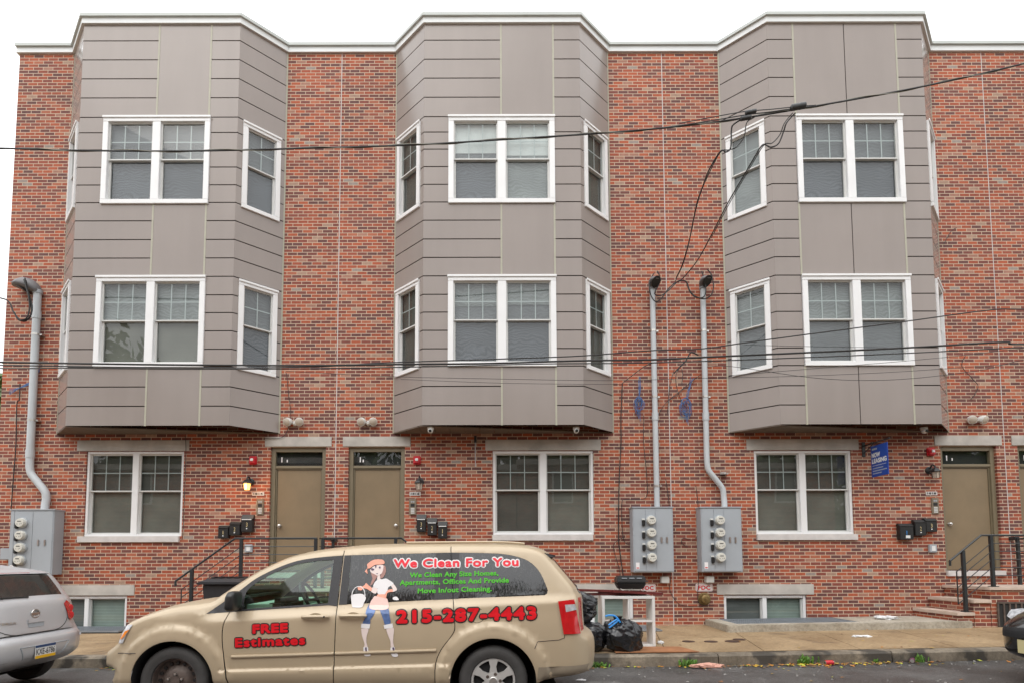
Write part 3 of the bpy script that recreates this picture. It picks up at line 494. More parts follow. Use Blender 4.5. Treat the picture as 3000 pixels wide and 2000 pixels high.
def window(house, T, x0, x1, z0, z1, casing=0.105, double=True, grille=(3,2), proud=0.035, mull=0.16, blinds=('blind_up','blind_lo'), split=0.485, shade=None, slide=False, mats=('white','sash')):
    """outer casing is the window mesh; sashes, panes, grilles and blinds are its sub-parts"""
    f = MB(); f.T = T
    def bar(a,b,c,d,d0,d1): f.box(a,b,d0,d1,c,d)
    dp = 0.09
    bar(x0,x1,z1-casing,z1,-proud,dp); bar(x0,x1,z0,z0+casing*0.85,-proud-0.004,dp)
    bar(x0,x0+casing,z0+casing*0.85,z1-casing,-proud,dp); bar(x1-casing,x1,z0+casing*0.85,z1-casing,-proud,dp)
    if casing > 0.08: bar(x0-0.012,x1+0.012,z1-0.035,z1+0.012,-proud-0.02,-proud-0.0015)
    if double:
        xm = (x0+x1)/2; lights = [(x0+casing,xm-mull/2),(xm+mull/2,x1-casing)]
        bar(xm-mull/2,xm+mull/2,z0+casing*0.85,z1-casing,-proud+0.003,dp)
    else: lights = [(x0+casing,x1-casing)]
    fo = build('window', f, M[mats[0]], house, bevel=0.006)
    za, zb = z0+casing*0.85, z1-casing
    for li, (a,b) in enumerate(lights):
        zm = za+(zb-za)*(1-split)
        s = MB(); s.T = T; w = 0.035
        def ring(x0,x1,z0,z1,d0,d1,w):
            s.box(x0,x1,d0,d1,z1-w,z1); s.box(x0,x1,d0,d1,z0,z0+w); s.box(x0,x0+w,d0,d1,z0+w,z1-w); s.box(x1-w,x1,d0,d1,z0+w,z1-w)
        if slide:
            ring(a,b,za,zb,0.03,0.07,0.02); build('sash', s, M[mats[1]], fo)
            pn = [(a+.02,b-.02,za+.02,zb-.02,0.05)]
        else:
            ring(a,b,zm,zb,0.012,0.045,w*0.7)
            ring(a,b,za,zm+0.03,0.047,0.08,w)
            build('sash', s, M[mats[1]], fo)
            pn = [(a+.02,b-.02,zm+.02,zb-.02,0.03),(a+.025,b-.025,za+.03,zm+.005,0.066)]
        for (pa,pb,pc,pd,d) in pn:
            p = MB(); p.T = T; p.quad((pa,d,pc),(pb,d,pc),(pb,d,pd),(pa,d,pd)); build('pane', p, M['glass'], fo)
        if grille and not slide:
            pa,pb,pc,pd,d = pn[0]; g = MB(); g.T = T; k = 0.0085
            for i in range(1,grille[0]):
                x = pa+(pb-pa)*i/grille[0]; g.box(x-k,x+k,d+0.004,d+0.012,pc,pd)
            for j in range(1,grille[1]):
                z = pc+(pd-pc)*j/grille[1]; g.box(pa,pb,d+0.0045,d+0.0115,z-k,z+k)
            build('glazing_bar', g, M['grille'], fo)
        bu, bl = blinds[2:4] if li == 1 and len(blinds) > 2 else blinds[:2]
        bk = MB(); bk.T = T
        top = zb; 
        if shade: 
            zs = zb-(zb-za)*shade[1][li]; q = MB(); q.T = T
            q.box(a+.004,b-.004,0.092,0.097,zs,zb); build('blind', q, M[shade[0]], fo)
        bk.box(a-.02,b+.02,0.100,0.105,zm if not slide else za-.02,zb+.02); build('blind', bk, M[bu], fo)
        if not slide:
            b2 = MB(); b2.T = T; b2.box(a-.02,b+.02,0.106,0.111,za-.02,zm); build('screen', b2, M[bl], fo)
    return fo

ROWS = [12.17,11.805,11.405,11.008,10.609,10.205,9.887,9.535,9.177,8.814,8.455,8.086,7.707,7.336,6.967,6.60,6.248,5.89,5.534,5.193,4.802,4.428,4.045]
UP, LOW = (8.42,10.205), (5.18,6.963)

def face_T(p0, p1, dz=0):
    ux, uy = p1[0]-p0[0], p1[1]-p0[1]; L = math.hypot(ux,uy); ux/=L; uy/=L
    nx, ny = -uy, ux           # inward normal (for faces listed left to right)
    return (lambda s,d,z: (p0[0]+ux*s+nx*d, p0[1]+uy*s+ny*d, z)), L

def bay(house, x0, x1, fl, fr, kind, wx, trims, specs):
    A,B,C_,D = (x0,0.0),(fl,-0.67),(fr,-0.67),(x1,0.0)
    core = MB()
    def skin(T, s0, s1, holes):
        core.T = T
        for (p,q,c,d) in _holes([(s0,s1,4.05,12.16)], holes): core.quad((p,0.014,c),(q,0.014,c),(q,0.014,d),(p,0.014,d))
    pan = MB(); g = 0.0105
    def panels(T, s0, s1, rows, holes, lap=True):
        pan.T = T
        for zt, zb in zip(rows, rows[1:]):
            for (a,b,c,d) in [r for r in _cut([(s0,s1,zb+g,zt-g)], holes)]:
                if b-a > 0.01 and d-c > 0.01: pan.box(a,b,-0.002,0.012,c,d)
    def _cut(rs, holes):
        for h in holes: rs = rect_minus(rs, h)
        return rs
    # front
    T, L = face_T(B, C_)
    wins = [(wx[0]-fl+.01,wx[1]-fl-.01,*UP),(wx[0]-fl+.01,wx[1]-fl-.01,*LOW)]
    t0, t1 = trims[0]-fl, trims[-1]-fl
    rows = ROWS
    wide = [12.17,10.205,8.42,6.963,5.18,4.045]
    panels(T, 0, t0-0.0175, rows, wins); panels(T, t1+0.0175, L, rows, wins)
    mids = [t0]+[t-fl for t in trims[1:-1]]+[t1]
    for a, b in zip(mids, mids[1:]): panels(T, a+(.0175 if a==t0 else .0085), b-(.0175 if b==t1 else .0085), wide, wins)
    # sides
    sw = (0.105, 0.865)
    T1, L1 = face_T(A, B); T2, L2 = face_T(C_, D)
    h2 = [(sw[0]+.01,sw[1]-.01,*UP),(sw[0]+.01,sw[1]-.01,*LOW)]; h1 = [(L1-b,L1-a,c,d) for (a,b,c,d) in h2]
    panels(T1, 0.03, L1, rows, h1); panels(T2, 0, L2-0.03, rows, h2)
    def pad(hs): return [(p+.02,q-.02,c+.02,d-.02) for p,q,c,d in hs]
    skin(T, 0, L, pad(wins)); skin(T1, 0.03, L1, pad(h1)); skin(T2, 0, L2-.03, pad(h2))
    core.T = None
    bo = build('bay', core, M['groove'], house, merge=True)
    build('cladding', pan, M['panel'], bo)
    tr = MB()
    tr.T = T
    for tt in (t0, t1):
        for c, d in ((4.045,LOW[0]),(LOW[1]+.012,UP[0]),(UP[1]+.012,12.17)): tr.box(tt-0.017,tt+0.017,-0.006,0.010,c,d)
    tr.T = T1; tr.box(0.0,0.03,-0.008,0.02,4.045,12.15); tr.T = T2; tr.box(L2-0.03,L2,-0.008,0.02,4.045,12.15)
    build('trim', tr, M['trim'], bo)
    # soffit boards
    so = MB(); k = 0
    x = x0+0.02
    while x < x1-0.03:
        xb = min(x+0.29, x1-0.02)
        def fy(q): return -0.66*min(1, max(0,(q-x0)/(fl-x0)), max(0,(x1-q)/(x1-fl)))
        cut = sorted({x,xb-.008} | {q for q in (fl,fr) if x < q < xb-.008})
        for a, b in zip(cut, cut[1:]):
            ya, yb = fy(a), fy(b)
            so.add([(a,ya,4.035),(b,yb,4.035),(b,0,4.035),(a,0,4.035),(a,ya,4.055),(b,yb,4.055),(b,0,4.055),(a,0,4.055)],
                   [(0,1,2,3),(0,4,5,1),(4,7,6,5),(1,5,6,2),(3,2,6,7),(0,3,7,4)])
        x = xb
    build('soffit', so, M['soffit'], bo)
    # windows
    for (zz, nm) in ((UP,'up'),(LOW,'lo')):
        sp = specs[nm]
        window(house, (lambda s,d,z: (s,-0.67+d,z)), wx[0], wx[1], zz[0], zz[1], **sp['front'])
        for T_, a, b in ((T1,L1-sw[1],L1-sw[0]),(T2,*sw)):
            window(house, T_, a, b, zz[0]-.02, zz[1]-.03, casing=0.095, double=False, grille=(2,2), **sp['side'])

def coping(house, path, ends):
    """white fascia and cap that follow the wall line; path = plan points left to right"""
    def off(d):
        out = []
        n = len(path)
        for i,p in enumerate(path):
            ns = []
            for a,b in ((i-1,i),(i,i+1)):
                if a < 0 or b >= n: continue
                ux,uy = path[b][0]-path[a][0], path[b][1]-path[a][1]; L = math.hypot(ux,uy); ns.append((uy/L,-ux/L))
            if len(ns) == 1: out.append((p[0]+ns[0][0]*d, p[1]+ns[0][1]*d)); continue
            bx,by = ns[0][0]+ns[1][0], ns[0][1]+ns[1][1]; L = math.hypot(bx,by); bx/=L; by/=L
            c = bx*ns[0][0]+by*ns[0][1]; out.append((p[0]+bx*d/c, p[1]+by*d/c))
        return out
    def band(d, z0, z1, back=0.25):
        mb = MB(); o = off(d); q = off(-back); n = len(o)
        vs = [(x,y,z0) for x,y in o]+[(x,y,z1) for x,y in o]+[(x,y,z1) for x,y in q]+[(x,y,z0) for x,y in q]
        fs = []
        for i in range(n-1):
            for r in range(4):
                s = (r+1)%4; fs.append((r*n+i, r*n+i+1, s*n+i+1, s*n+i))
        fs += [(0,n,2*n,3*n),(n-1,4*n-1,3*n-1,2*n-1)]
        return mb.add(vs, fs)
    c = build('coping', band(0.045, 12.145, 12.262), M['coping'], house)
    build('cap_flashing', band(0.085, 12.2635, 12.325, 0.4), M['coping_cap'], c)

def brick_front(house, x0, x1, holes, depth=0.12, left_end=False, right_end=False):
    mb = MB(); z0, z1 = -0.3, 12.15
    for (a,b,c,d) in _holes([(x0,x1,z0,z1)], holes): mb.quad((a,0,c),(b,0,c),(b,0,d),(a,0,d))
    for (a,b,c,d) in holes:
        mb.quad((a,0,c),(a,depth,c),(a,depth,d),(a,0,d)); mb.quad((b,0,c),(b,0,d),(b,depth,d),(b,depth,c))
        mb.quad((a,0,d),(a,depth,d),(b,depth,d),(b,0,d)); mb.quad((a,0,c),(b,0,c),(b,depth,c),(a,depth,c))
    mb.quad((x0,0,z0),(x0,0,z1),(x0,11,z1),(x0,11,z0))
    mb.quad((x1,0,z0),(x1,11,z0),(x1,11,z1),(x1,0,z1))
    mb.quad((x0,11,z0),(x0,11,z1),(x1,11,z1),(x1,11,z0))
    w = build('wall', mb, M['brick'], house, merge=True)
    rf = MB(); rf.box(x0+.02,x1-.02,0.3,10.9,12.0,12.1); build('roof', rf, M['roofing'], house)
    for (a,b,c,d) in holes:
        ib = MB(); ib.box(a+.005,b-.005,depth+.05,depth+.06,c+.005,d-.005); build('room_backing', ib, M['dark'], house)
    return w
def _holes(rs, hs):
    for h in hs: rs = rect_minus(rs, h)
    return rs

def lintel(house, x0, x1, z0, z1, m='concrete', proud=0.015):
    mb = MB(); mb.box(x0,x1,-proud,0.10,z0,z1); build('lintel', mb, M[m], house, bevel=0.006)
def sill(house, x0, x1, z0, z1):
    mb = MB(); mb.box(x0,x1,-0.05,0.11,z0,z1); build('sill', mb, M['sill'], house, bevel=0.006)
def door(house, x0, x1, z0, z1, knob_left):
    zt = z0+2.09
    f = MB(); y0, y1 = 0.06, 0.14; w = 0.085
    f.box(x0,x0+w,y0,y1,z0,z1); f.box(x1-w,x1,y0,y1,z0,z1); f.box(x0+w,x1-w,y0,y1,z1-0.09,z1); f.box(x0+w,x1-w,y0+.005,y1,zt,zt+0.055)
    f.box(x0+w,x0+w+.025,y0+.03,y1,z0,zt); f.box(x1-w-.025,x1-w,y0+.03,y1,z0,zt); f.box(x0+w+.025,x1-w-.025,y0+.03,y1,zt-.025,zt)
    fo = build('door_frame', f, M['frame'], house, bevel=0.005)
    p = MB(); p.quad((x0+w,0.10,zt+.055),(x1-w,0.10,zt+.055),(x1-w,0.10,z1-.09),(x0+w,0.10,z1-.09)); build('transom_pane', p, M['glass'], fo)
    p = MB(); p.box(x0+w+.03,x1-w-.03,0.108,0.155,z0+.01,zt-.03); d = build('door', p, M['door'], house, bevel=0.004)
    k = MB(); kx = x0+w+.095 if knob_left else x1-w-.095
    k.lathe((kx,0.108,z0+0.93),(0,-1,0),[(0,.033),(.008,.033),(.01,.014),(.035,.014),(.042,.030),(.062,.032),(.072,.018),(.074,0)],18)
    build('door_knob', k, M['steel'], d, smooth=True)
    s = MB(); s.box(x0-.01,x1+.01,-0.06,0.14,z0-.11,z0-.002); build('doorsill', s, M['sill'], house, bevel=0.006)
    st = MB()
    for q in range(2): 
        cx = (x0+w+.10+.11*q) if knob_left else (x0+w+.12+.06*q); st.box(cx,cx+.022,0.096,0.099,zt+.13,zt+.235-.05*q)
    build('tape_scrap', st, M['decalwhite'], fo)

SB = dict(blinds=('blind_up','blind_lo'))
spec1 = {'up': dict(front=dict(blinds=('blind_up','blind_lo')), side=SB), 'lo': dict(front=dict(blinds=('blind_mid','blind_ground')), side=dict(blinds=('blind_up','blind_lo')))}
DK = dict(blinds=('blind_ground_d','blind_ground_d'))
spec2 = {'up': dict(front=dict(blinds=('blind_up','blind_lo','blind_mid','blind_mid'), shade=('blind_white',(0.37,0.40))), side=DK),
         'lo': dict(front=dict(blinds=('blind_up','blind_lo'), shade=('blind_mid',(0.29,0.27))), side=DK)}
spec3 = {'up': dict(front=dict(blinds=('blind_up','blind_lo')), side=dict(blinds=('blind_mid','blind_mid'))), 'lo': dict(front=dict(blinds=('blind_mid','blind_up')), side=dict(blinds=('blind_mid','blind_up')))}

HG = 'brick row houses with grey bay windows'
H = []
HX = [-10.0,-3.195,3.54,10.28,17.05]
labs = ['red brick row house at the open end of the row, numbered 1814',
        'red brick row house numbered 1816, white shades in its top bay window',
        'red brick row house numbered 1818, blue leasing sign beside its window',
        'row house cut off by the frame beyond the door numbered 1818']
for i in range(4):
    H.append(thing('row_house', labs[i], 'house', ((HX[i]+HX[i+1])/2, 0, 0), HG))
# openings (x0,x1,z0,z1)
GW = [(-8.215,-6.255,1.975,3.69),(-0.045,1.985,1.99,3.685),(5.215,7.175,1.99,3.68),None]
BW = [(-8.93,-7.29,0.02,0.80),(1.11,2.74,0.02,0.80),(4.53,6.17,0.02,0.79),None]
DR = [(-4.515,-3.400,1.255,3.77),(-2.945,-1.810,1.255,3.77),(8.970,10.098,1.262,3.765),(10.524,11.652,1.262,3.765)]
BAY = [(-8.84,-4.335,-8.175,-5.055),(-2.055,2.400,-1.383,1.699),(4.715,9.165,5.440,8.518),(11.425,15.925,12.10,15.22)]
for i in range(4):
    x0,x1 = HX[i],HX[i+1]; h = H[i]
    holes = [q for q in (GW[i],BW[i],DR[i]) if q]
    brick_front(h, x0, x1-0.018, holes, left_end=(i==0), right_end=(i==3))
    j = MB(); j.box(x1-0.0175,x1-0.0005,0.003,0.05,0.1,12.14)
    build('expansion_joint', j, M['sill'], h)
    b = BAY[i]
    if i < 2: bay(h, *b, 'A', ((-7.69,-5.585),(-0.897,1.19))[i], ((-6.66,-5.627),(0.138,1.175))[i], (spec1,spec2)[i])
    elif i == 2: bay(h, *b, 'B', (5.945,8.038), (5.952,6.97,8.0), spec3)
    else: bay(h, *b, 'A', (12.585,14.69), (13.615,14.648), spec1)
    e = 0.0
    path = [(x0 - (0.05 if i==0 else 0),0),(b[0],0),(b[2],-0.67),(b[3],-0.67),(b[1],0),(x1,0)]
    coping(h, path, None)
    if GW[i]:
        a,c,d,f = GW[i]
        m = [('blind_ground_d','blind_ground'),('dark','blind_ground_d','blind_ground_d','blind_ground'),('blind_ground_d','blind_ground')][i]
        m = m if m[0] != 'dark' else ('blind_ground_d','blind_ground_d','blind_ground_d','blind_ground')
        window(h, (lambda s,dd,z: (s,0.055+dd,z)), a+.004, c-.004, d+.002, f-.002, casing=0.05, proud=0.03, mull=0.125, blinds=m, split=0.47)
        lintel(h, a-.215+(.02 if i==0 else .07), c+.10+(.0 if i==0 else .05), f+.004, f+.222)
        sill(h, a-.09+(.0 if i==0 else .085), c-.03+(.0 if i!=2 else .07), d-.118, d+.001)
        a,c,d,f = BW[i]
        window(h, (lambda s,dd,z: (s,0.06+dd,z)), a+.004, c-.004, d+.002, f-.004, casing=0.055, proud=0.03, mull=0.085, slide=True, blinds=('blind_base','blind_base','blind_green','blind_green'))
        lintel(h, a-.135, c+.145, f+.004, f+.21)
    a,c,d,f = DR[i]
    door(h, a, c, d, f, knob_left=(i in (0,2)))
    lintel(h, a-.115, c+.115, f+.005, f+.205)
# ------------------------------------------------------------------ text helper
def text_mb(txt, fn, x0, z0, x1, z1, h, bold=0.0, mb=None, d=0.0, spacing=1.0, fat=0.0):
    """txt set on the base line (x0,z0)->(x1,z1) with cap height h; fat rounds and swells the strokes by that many metres; fn(x,z,d) places each point"""
    cu = bpy.data.curves.new('t', 'FONT'); cu.body = txt; cu.size = 1.0; cu.offset = bold; cu.resolution_u = 4; cu.space_character = spacing
    ob = bpy.data.objects.new('t', cu); COL.objects.link(ob); bpy.context.view_layer.update()
    me = bpy.data.meshes.new_from_object(ob.evaluated_get(bpy.context.evaluated_depsgraph_get()))
    P = [(v.co.x, v.co.y) for v in me.vertices]; F = [list(p.vertices) for p in me.polygons]
    bpy.data.objects.remove(ob); bpy.data.curves.remove(cu); bpy.data.meshes.remove(me)
    mb = mb or MB()
    if not P: return mb
    a, b = min(p[0] for p in P)+bold, max(p[0] for p in P)-bold
    L = math.hypot(x1-x0, z1-z0); sx = L/(b-a); sz = h/0.727
    ux, uz = (x1-x0)/L, (z1-z0)/L
    sh_ = [(0,0)] + ([(fat*math.cos(2*math.pi*k/12),fat*math.sin(2*math.pi*k/12)) for k in range(12)] if fat else [])
    for k,(ox,oz) in enumerate(sh_):
        mb.add([fn(x0+(p[0]-a)*sx*ux-p[1]*sz*uz+ox, z0+(p[0]-a)*sx*uz+p[1]*sz*ux+oz, d-.00008*k) for p in P], F)
    return mb
def wallp(y): return lambda x,z,d: (x, y-d, z)

# ------------------------------------------------------------------ stoops
def stoop(cx, xl, xr, treads_l, treads_r, label, yf=-1.12, grilles=()):
    t = thing('stoop', label, 'steps', (cx, -0.5, gx(cx)+0.15))
    br = MB(); br.box(xl+.03,xr-.03,yf+.03,-.004,-0.1,0.925)
    zs = [0.925]
    def step(a, b, ztop): br.box(a,b,yf+.03,-.004,-0.1,ztop)
    for (a,b,z) in treads_l+treads_r: step(min(a,b)+.03,max(a,b)-.0015,z-.065) if b >= a else None
    build('brick_base', br, M['brick'], t)
    st = MB(); st.box(xl-.015,xr+.015,yf-.015,-.002,0.927,0.985); build('landing', st, M['stone'], t, bevel=0.008)
    for (a,b,z) in treads_l+treads_r:
        s = MB(); s.box(a,b,yf-.015,-.002,z-.062,z); build('tread', s, M['stone'], t, bevel=0.008)
    for (a,b) in grilles:
        g = MB(); g.box(a,b,yf+.012,yf+.029,0.16+gx(a),0.70); build('vent_opening', g, M['dark'], t)
        g = MB(); n = 19
        for i in range(n): 
            x = a+(b-a)*i/(n-1); g.box(x-.013,x+.013,yf-.004,yf+.0115,0.17+gx(a),0.71)
        g.box(a-.01,b+.01,yf-.006,yf+.011,0.69,0.72); build('vent_bars', g, M['steelrim'], t)
    return t
stoop(-3.19, -4.62, -1.76, [(-5.56,-5.23,0.34),(-5.24,-4.91,0.555),(-4.92,-4.62,0.77)], [(-1.76,-1.46,0.77),(-1.47,-1.14,0.555),(-1.15,-0.82,0.34)],
      'brick stoop with stone landing shared by the two taupe doors behind the van')
stoop(10.28, 8.87, 11.69, [(8.25,8.575,0.535),(8.56,8.885,0.76)], [(11.675,12.0,0.76),(11.985,12.31,0.535)],
      'brick stoop with pinkish stone treads beside the black car', grilles=((9.0,10.9),))

def railing(name, label, pts, posts, base, y=-1.05, wallx=None):
    """pts: handrail polyline (x,z); posts: list of (x, zbottom)"""
    t = thing('railing', label, 'railing', (base[0], y, base[1]), 'black iron stair railings')
    P = lambda x,z: (x,y,z)
    h = MB(); h.tube([P(*p) for p in pts], 0.019, 6)
    h.tube([P(*pts[0]), P(pts[0][0], pts[0][1]-0.09)] if pts[0][1] < pts[1][1]-.2 else [P(*pts[-1]),P(pts[-1][0],pts[-1][1]-0.09)], 0.021, 6)
    build('handrail', h, M['blackiron'], t)
    def top(x):
        for a,b in zip(pts,pts[1:]):
            if min(a[0],b[0]) <= x <= max(a[0],b[0]): return a[1]+(b[1]-a[1])*(x-a[0])/(b[0]-a[0])
        return pts[-1][1]
    for x,zb in posts:
        p = MB(); p.box(x-.026,x+.026,y-.026,y+.026,zb,top(x)-.004); p.box(x-.06,x+.06,y-.055,y+.055,zb,zb+.012); build('post', p, M['blackiron'], t)
    q = MB()
    lo = pts[0] if pts[0][1] < pts[-1][1] else pts[-1]
    sgn = 1 if lo is pts[0] else -1
    xs = lo[0]+sgn*0.11
    kx = posts[1][0]; flat = max(p[1] for p in pts); end = pts[-1] if sgn > 0 else pts[0]
    sl = abs((pts[1][1]-lo[1])/(pts[1][0]-lo[0])) if sgn > 0 else abs((pts[-2][1]-lo[1])/(pts[-2][0]-lo[0]))
    zs_ = []
    for k in range(1,6):
        zf = flat-0.145*k; z_ = zf-sl*abs(kx-xs); zs_.append(z_)
        q.tube([P(xs,z_), P(kx,zf), P(end[0],zf)], 0.0085, 5)
    q.tube([P(xs, zs_[0]+.01), P(xs, zs_[-1]-.01)], 0.011, 5)
    build('rail_bars', q, M['blackiron'], t)
    return t
railing('r', 'black railing rising to the door numbered 1814, above the van hood', [(-5.77,1.12),(-4.72,1.885),(-3.23,1.885)], [(-5.48,.34),(-4.60,.987),(-3.25,.987)], (-5.0,.3))
railing('r', 'black railing descending to the right behind the van roof', [(-3.13,1.885),(-1.70,1.885),(-0.65,1.12)], [(-3.12,.987),(-1.80,.987),(-0.93,.34)], (-1.5,.3))
railing('r', 'black railing rising beside the taupe door numbered 1818', [(8.235,1.455),(8.82,1.915),(10.19,1.915)], [(8.475,.537),(8.995,.987),(10.2,.987)], (8.9,.5))
railing('r', 'black railing on the right stoop beyond the expansion joint, cut by frame', [(10.36,1.915),(11.74,1.915),(12.32,1.455)], [(10.37,.987),(11.56,.987),(12.1,.537)], (11.3,.5))
# short dividers that tie the railings back to the wall
for x, lb in ((-3.185,'short black divider rail between the two taupe doors'),(10.285,'short black divider rail on the right stoop between doors')):
    t = thing('divider_rail', lb, 'railing', (x,-.5,.985), 'black iron divider rails')
    q = MB()
    for k in range(6): q.tube([(x,-1.02,1.885-.145*k),(x,-0.03,1.885-.145*k)], 0.016 if k==0 else 0.0085, 5)
    build('rail_bars', q, M['blackiron'], t)
    p = MB(); p.box(x-.025,x+.025,-.17,-.12,.986,1.90); p.box(x-.045,x+.045,-.145,-.0,1.86,1.93); build('post', p, M['blackiron'], t)

# ------------------------------------------------------------------ light well kerb and gratings
t = thing('light_well', 'raised concrete kerb around the basement window of house 1818', 'light well', (6.3,-.6,.2))
c = MB()
def wtop(x): return 0.285+gx(x)*0.95
def slab(a,b,ya,yb,dz=0):
    xs = [a+(b-a)*i/6 for i in range(7)]
    vs = []
    for x in xs: vs += [(x,ya,0),(x,yb,0),(x,yb,wtop(x)+dz),(x,ya,wtop(x)+dz)]
    c.add(vs, [(4*i+k,4*i+(k+1)%4,4*i+4+(k+1)%4,4*i+4+k) for i in range(6) for k in range(4)]+[(0,3,2,1),(24,25,26,27)])
slab(4.14,8.50,-1.16,-.93); slab(4.14,4.40,-.928,-.004); slab(6.62,8.50,-.928,-.004,-.004)
build('kerb', c, M['well'], t, bevel=0.012)
g = MB()
for i in range(56):
    x = 4.41+i*(2.20/55); g.box(x-.006,x+.006,-.925,-.02,wtop(x)-.03,wtop(x)-.004)
for j in range(10):
    y = -.90+j*.095; g.add([(4.40,y,wtop(4.4)-.012),(6.615,y,wtop(6.6)-.012),(6.615,y+.008,wtop(6.6)-.012),(4.40,y+.008,wtop(4.4)-.012),(4.40,y,wtop(4.4)-.002),(6.615,y,wtop(6.6)-.002),(6.615,y+.008,wtop(6.6)-.002),(4.40,y+.008,wtop(4.4)-.002)],[(0,1,5,4),(4,5,6,7),(2,3,7,6)])
build('grating', g, M['grating'], t)
p = MB(); p.box(4.405,6.615,-.926,-.01,0.05,0.20); build('pit', p, M['dark'], t)
def flush_grate(x0,x1,y0,y1,label):
    t = thing('floor_grating', label, 'grating', ((x0+x1)/2,(y0+y1)/2,gz((x0+x1)/2,(y0+y1)/2)), 'flush galvanised gratings')
    z = gz((x0+x1)/2,y1)+.004; g = MB()
    n = int((x1-x0)/.035)
    for i in range(n+1):
        x = x0+(x1-x0)*i/n; g.box(x-.006,x+.006,y0,y1,z+.004,z+.024)
    for j in range(9):
        y = y0+(y1-y0)*j/8; g.box(x0-.01,x1+.01,y-.005,y+.005,z+.006,z+.0255)
    build('bars', g, M['grating'], t)
    b = MB(); b.box(x0-.01,x1+.01,y0-.006,y1+.006,z-.02,z+.003); build('pit', b, M['dark'], t)
flush_grate(-9.3,-6.9,-.85,-.03,'flush steel grating below the basement window behind the silver hatchback')
flush_grate(0.8,3.05,-.85,-.03,'flush steel grating behind the white shelf unit')

# ------------------------------------------------------------------ meter cabinets
def cabinet(x0, x1, z0, z1, tabs, label, wide=False):
    d = 0.27
    t = thing('meter_cabinet', label, 'electric meters', ((x0+x1)/2,-.14,z0), 'grey electric meter cabinets')
    b = MB(); b.box(x0,x1,-d,-.003,z0,z1); bo = build('housing', b, M['cabinet'], t, bevel=0.006)
    l = MB(); l.box(x0-.012,x1+.012,-d-.02,-.002,z1+.0005,z1+.022); build('drip_lid', l, M['cabinet'], bo)
    w = x1-x0
    fx = [x0+.02, x0+w*.315, x0+w*.565, x1-.02] if not wide else [x0+.02,x0+w*.10,x0+w*.52,x1-.02]
    for a, c in zip(fx, fx[1:]):
        p = MB(); p.box(a+.003,c-.003,-d-.008,-d-.0005,z0+.02,z1-.015); build('panel', p, M['cabinet'], bo, bevel=0.002)
    mx = (fx[1]+fx[2])/2
    for i in range(4):
        z = z1-.245-(z1-z0)*.192*i+.0
        m = MB(); m.lathe((mx,-d-.0085,z),(0,-1,0),[(0,.098),(.035,.098),(.04,.092)],24); mo = build('meter', m, M['meterrim'], t, smooth=True)
        f = MB(); f.lathe((mx,-d-.049,z),(0,-1,0),[(0,.086),(.05,.084),(.066,.078),(.068,0.001)],24); build('dial', f, M['meterw'], mo, smooth=True)
        q = MB(); y = -d-.1185
        q.box(mx-.035,mx+.035,y,y+.0015,z+.018,z+.034); q.box(mx-.05,mx-.03,y,y+.0015,z-.03,z-.022); q.box(mx+.005,mx+.02,y,y+.0015,z-.03,z-.022); q.box(mx+.036,mx+.048,y,y+.0015,z-.025,z-.012)
        build('dial_marks', q, M['ink'], mo)
        s = MB(); kx = fx[0]+(fx[1]-fx[0])*.80 if not wide else mx-.115
        s.box(kx-.030,kx+.030,-d-.055,-d-.0085,z-.115,z+.005); sw = build('disconnect', s, M['black'], t, bevel=0.012)
        s = MB(); s.box(kx-.028,kx+.028,-d-.03,-d-.0085,z+.008,z+.035); build('seal_tag', s, M['fixture'], sw)
    for k in (0.33,0.66):
        x = fx[2]+(fx[3]-fx[2])*k; h = MB(); h.box(x-.016,x+.016,-d-.028,-d-.0085,(z0+z1)/2-.06,(z0+z1)/2+.055); build('latch', h, M['steel'], t, bevel=0.006)
    s = MB(); s.box(x0+.045,x0+.115,-d-.0105,-d-.0085,z0+.06,z0+.19); so = build('warning_sticker', s, M['decalwhite'], t)
    s = MB(); s.box(x0+.055,x0+.105,-d-.0125,-d-.011,z0+.075,z0+.095); build('sticker_mark', s, M['redink'], so)
    return t
cabinet(-9.46,-8.60,1.22,2.475,True,'grey meter cabinet with four round meters above the silver hatchback',wide=True)
cabinet(2.69,3.475,1.245,2.50,True,'grey meter cabinet between the ground floor window and the expansion joint')
cabinet(4.02,4.81,1.248,2.497,True,'grey meter cabinet directly above the round brass fire connection')
b = MB(); b.box(-9.72,-9.50,-.16,-.003,1.52,1.74); tag(build('junction_box', b, M['cabinet'], bevel=.006),'small blue grey box on the wall left of the meter cabinet','utility box')
for x,z,l in ((3.27,1.03,'small beige box on the wall under the left of the paired meter cabinets'),(4.15,1.035,'small beige box on the wall just above the uncovered FDC sign')):
    b = MB(); b.box(x,x+.155,-.13,-.003,z,z+.125); tag(build('wall_box', b, M['fixture'], bevel=.01), l, 'utility box','small beige wall boxes')

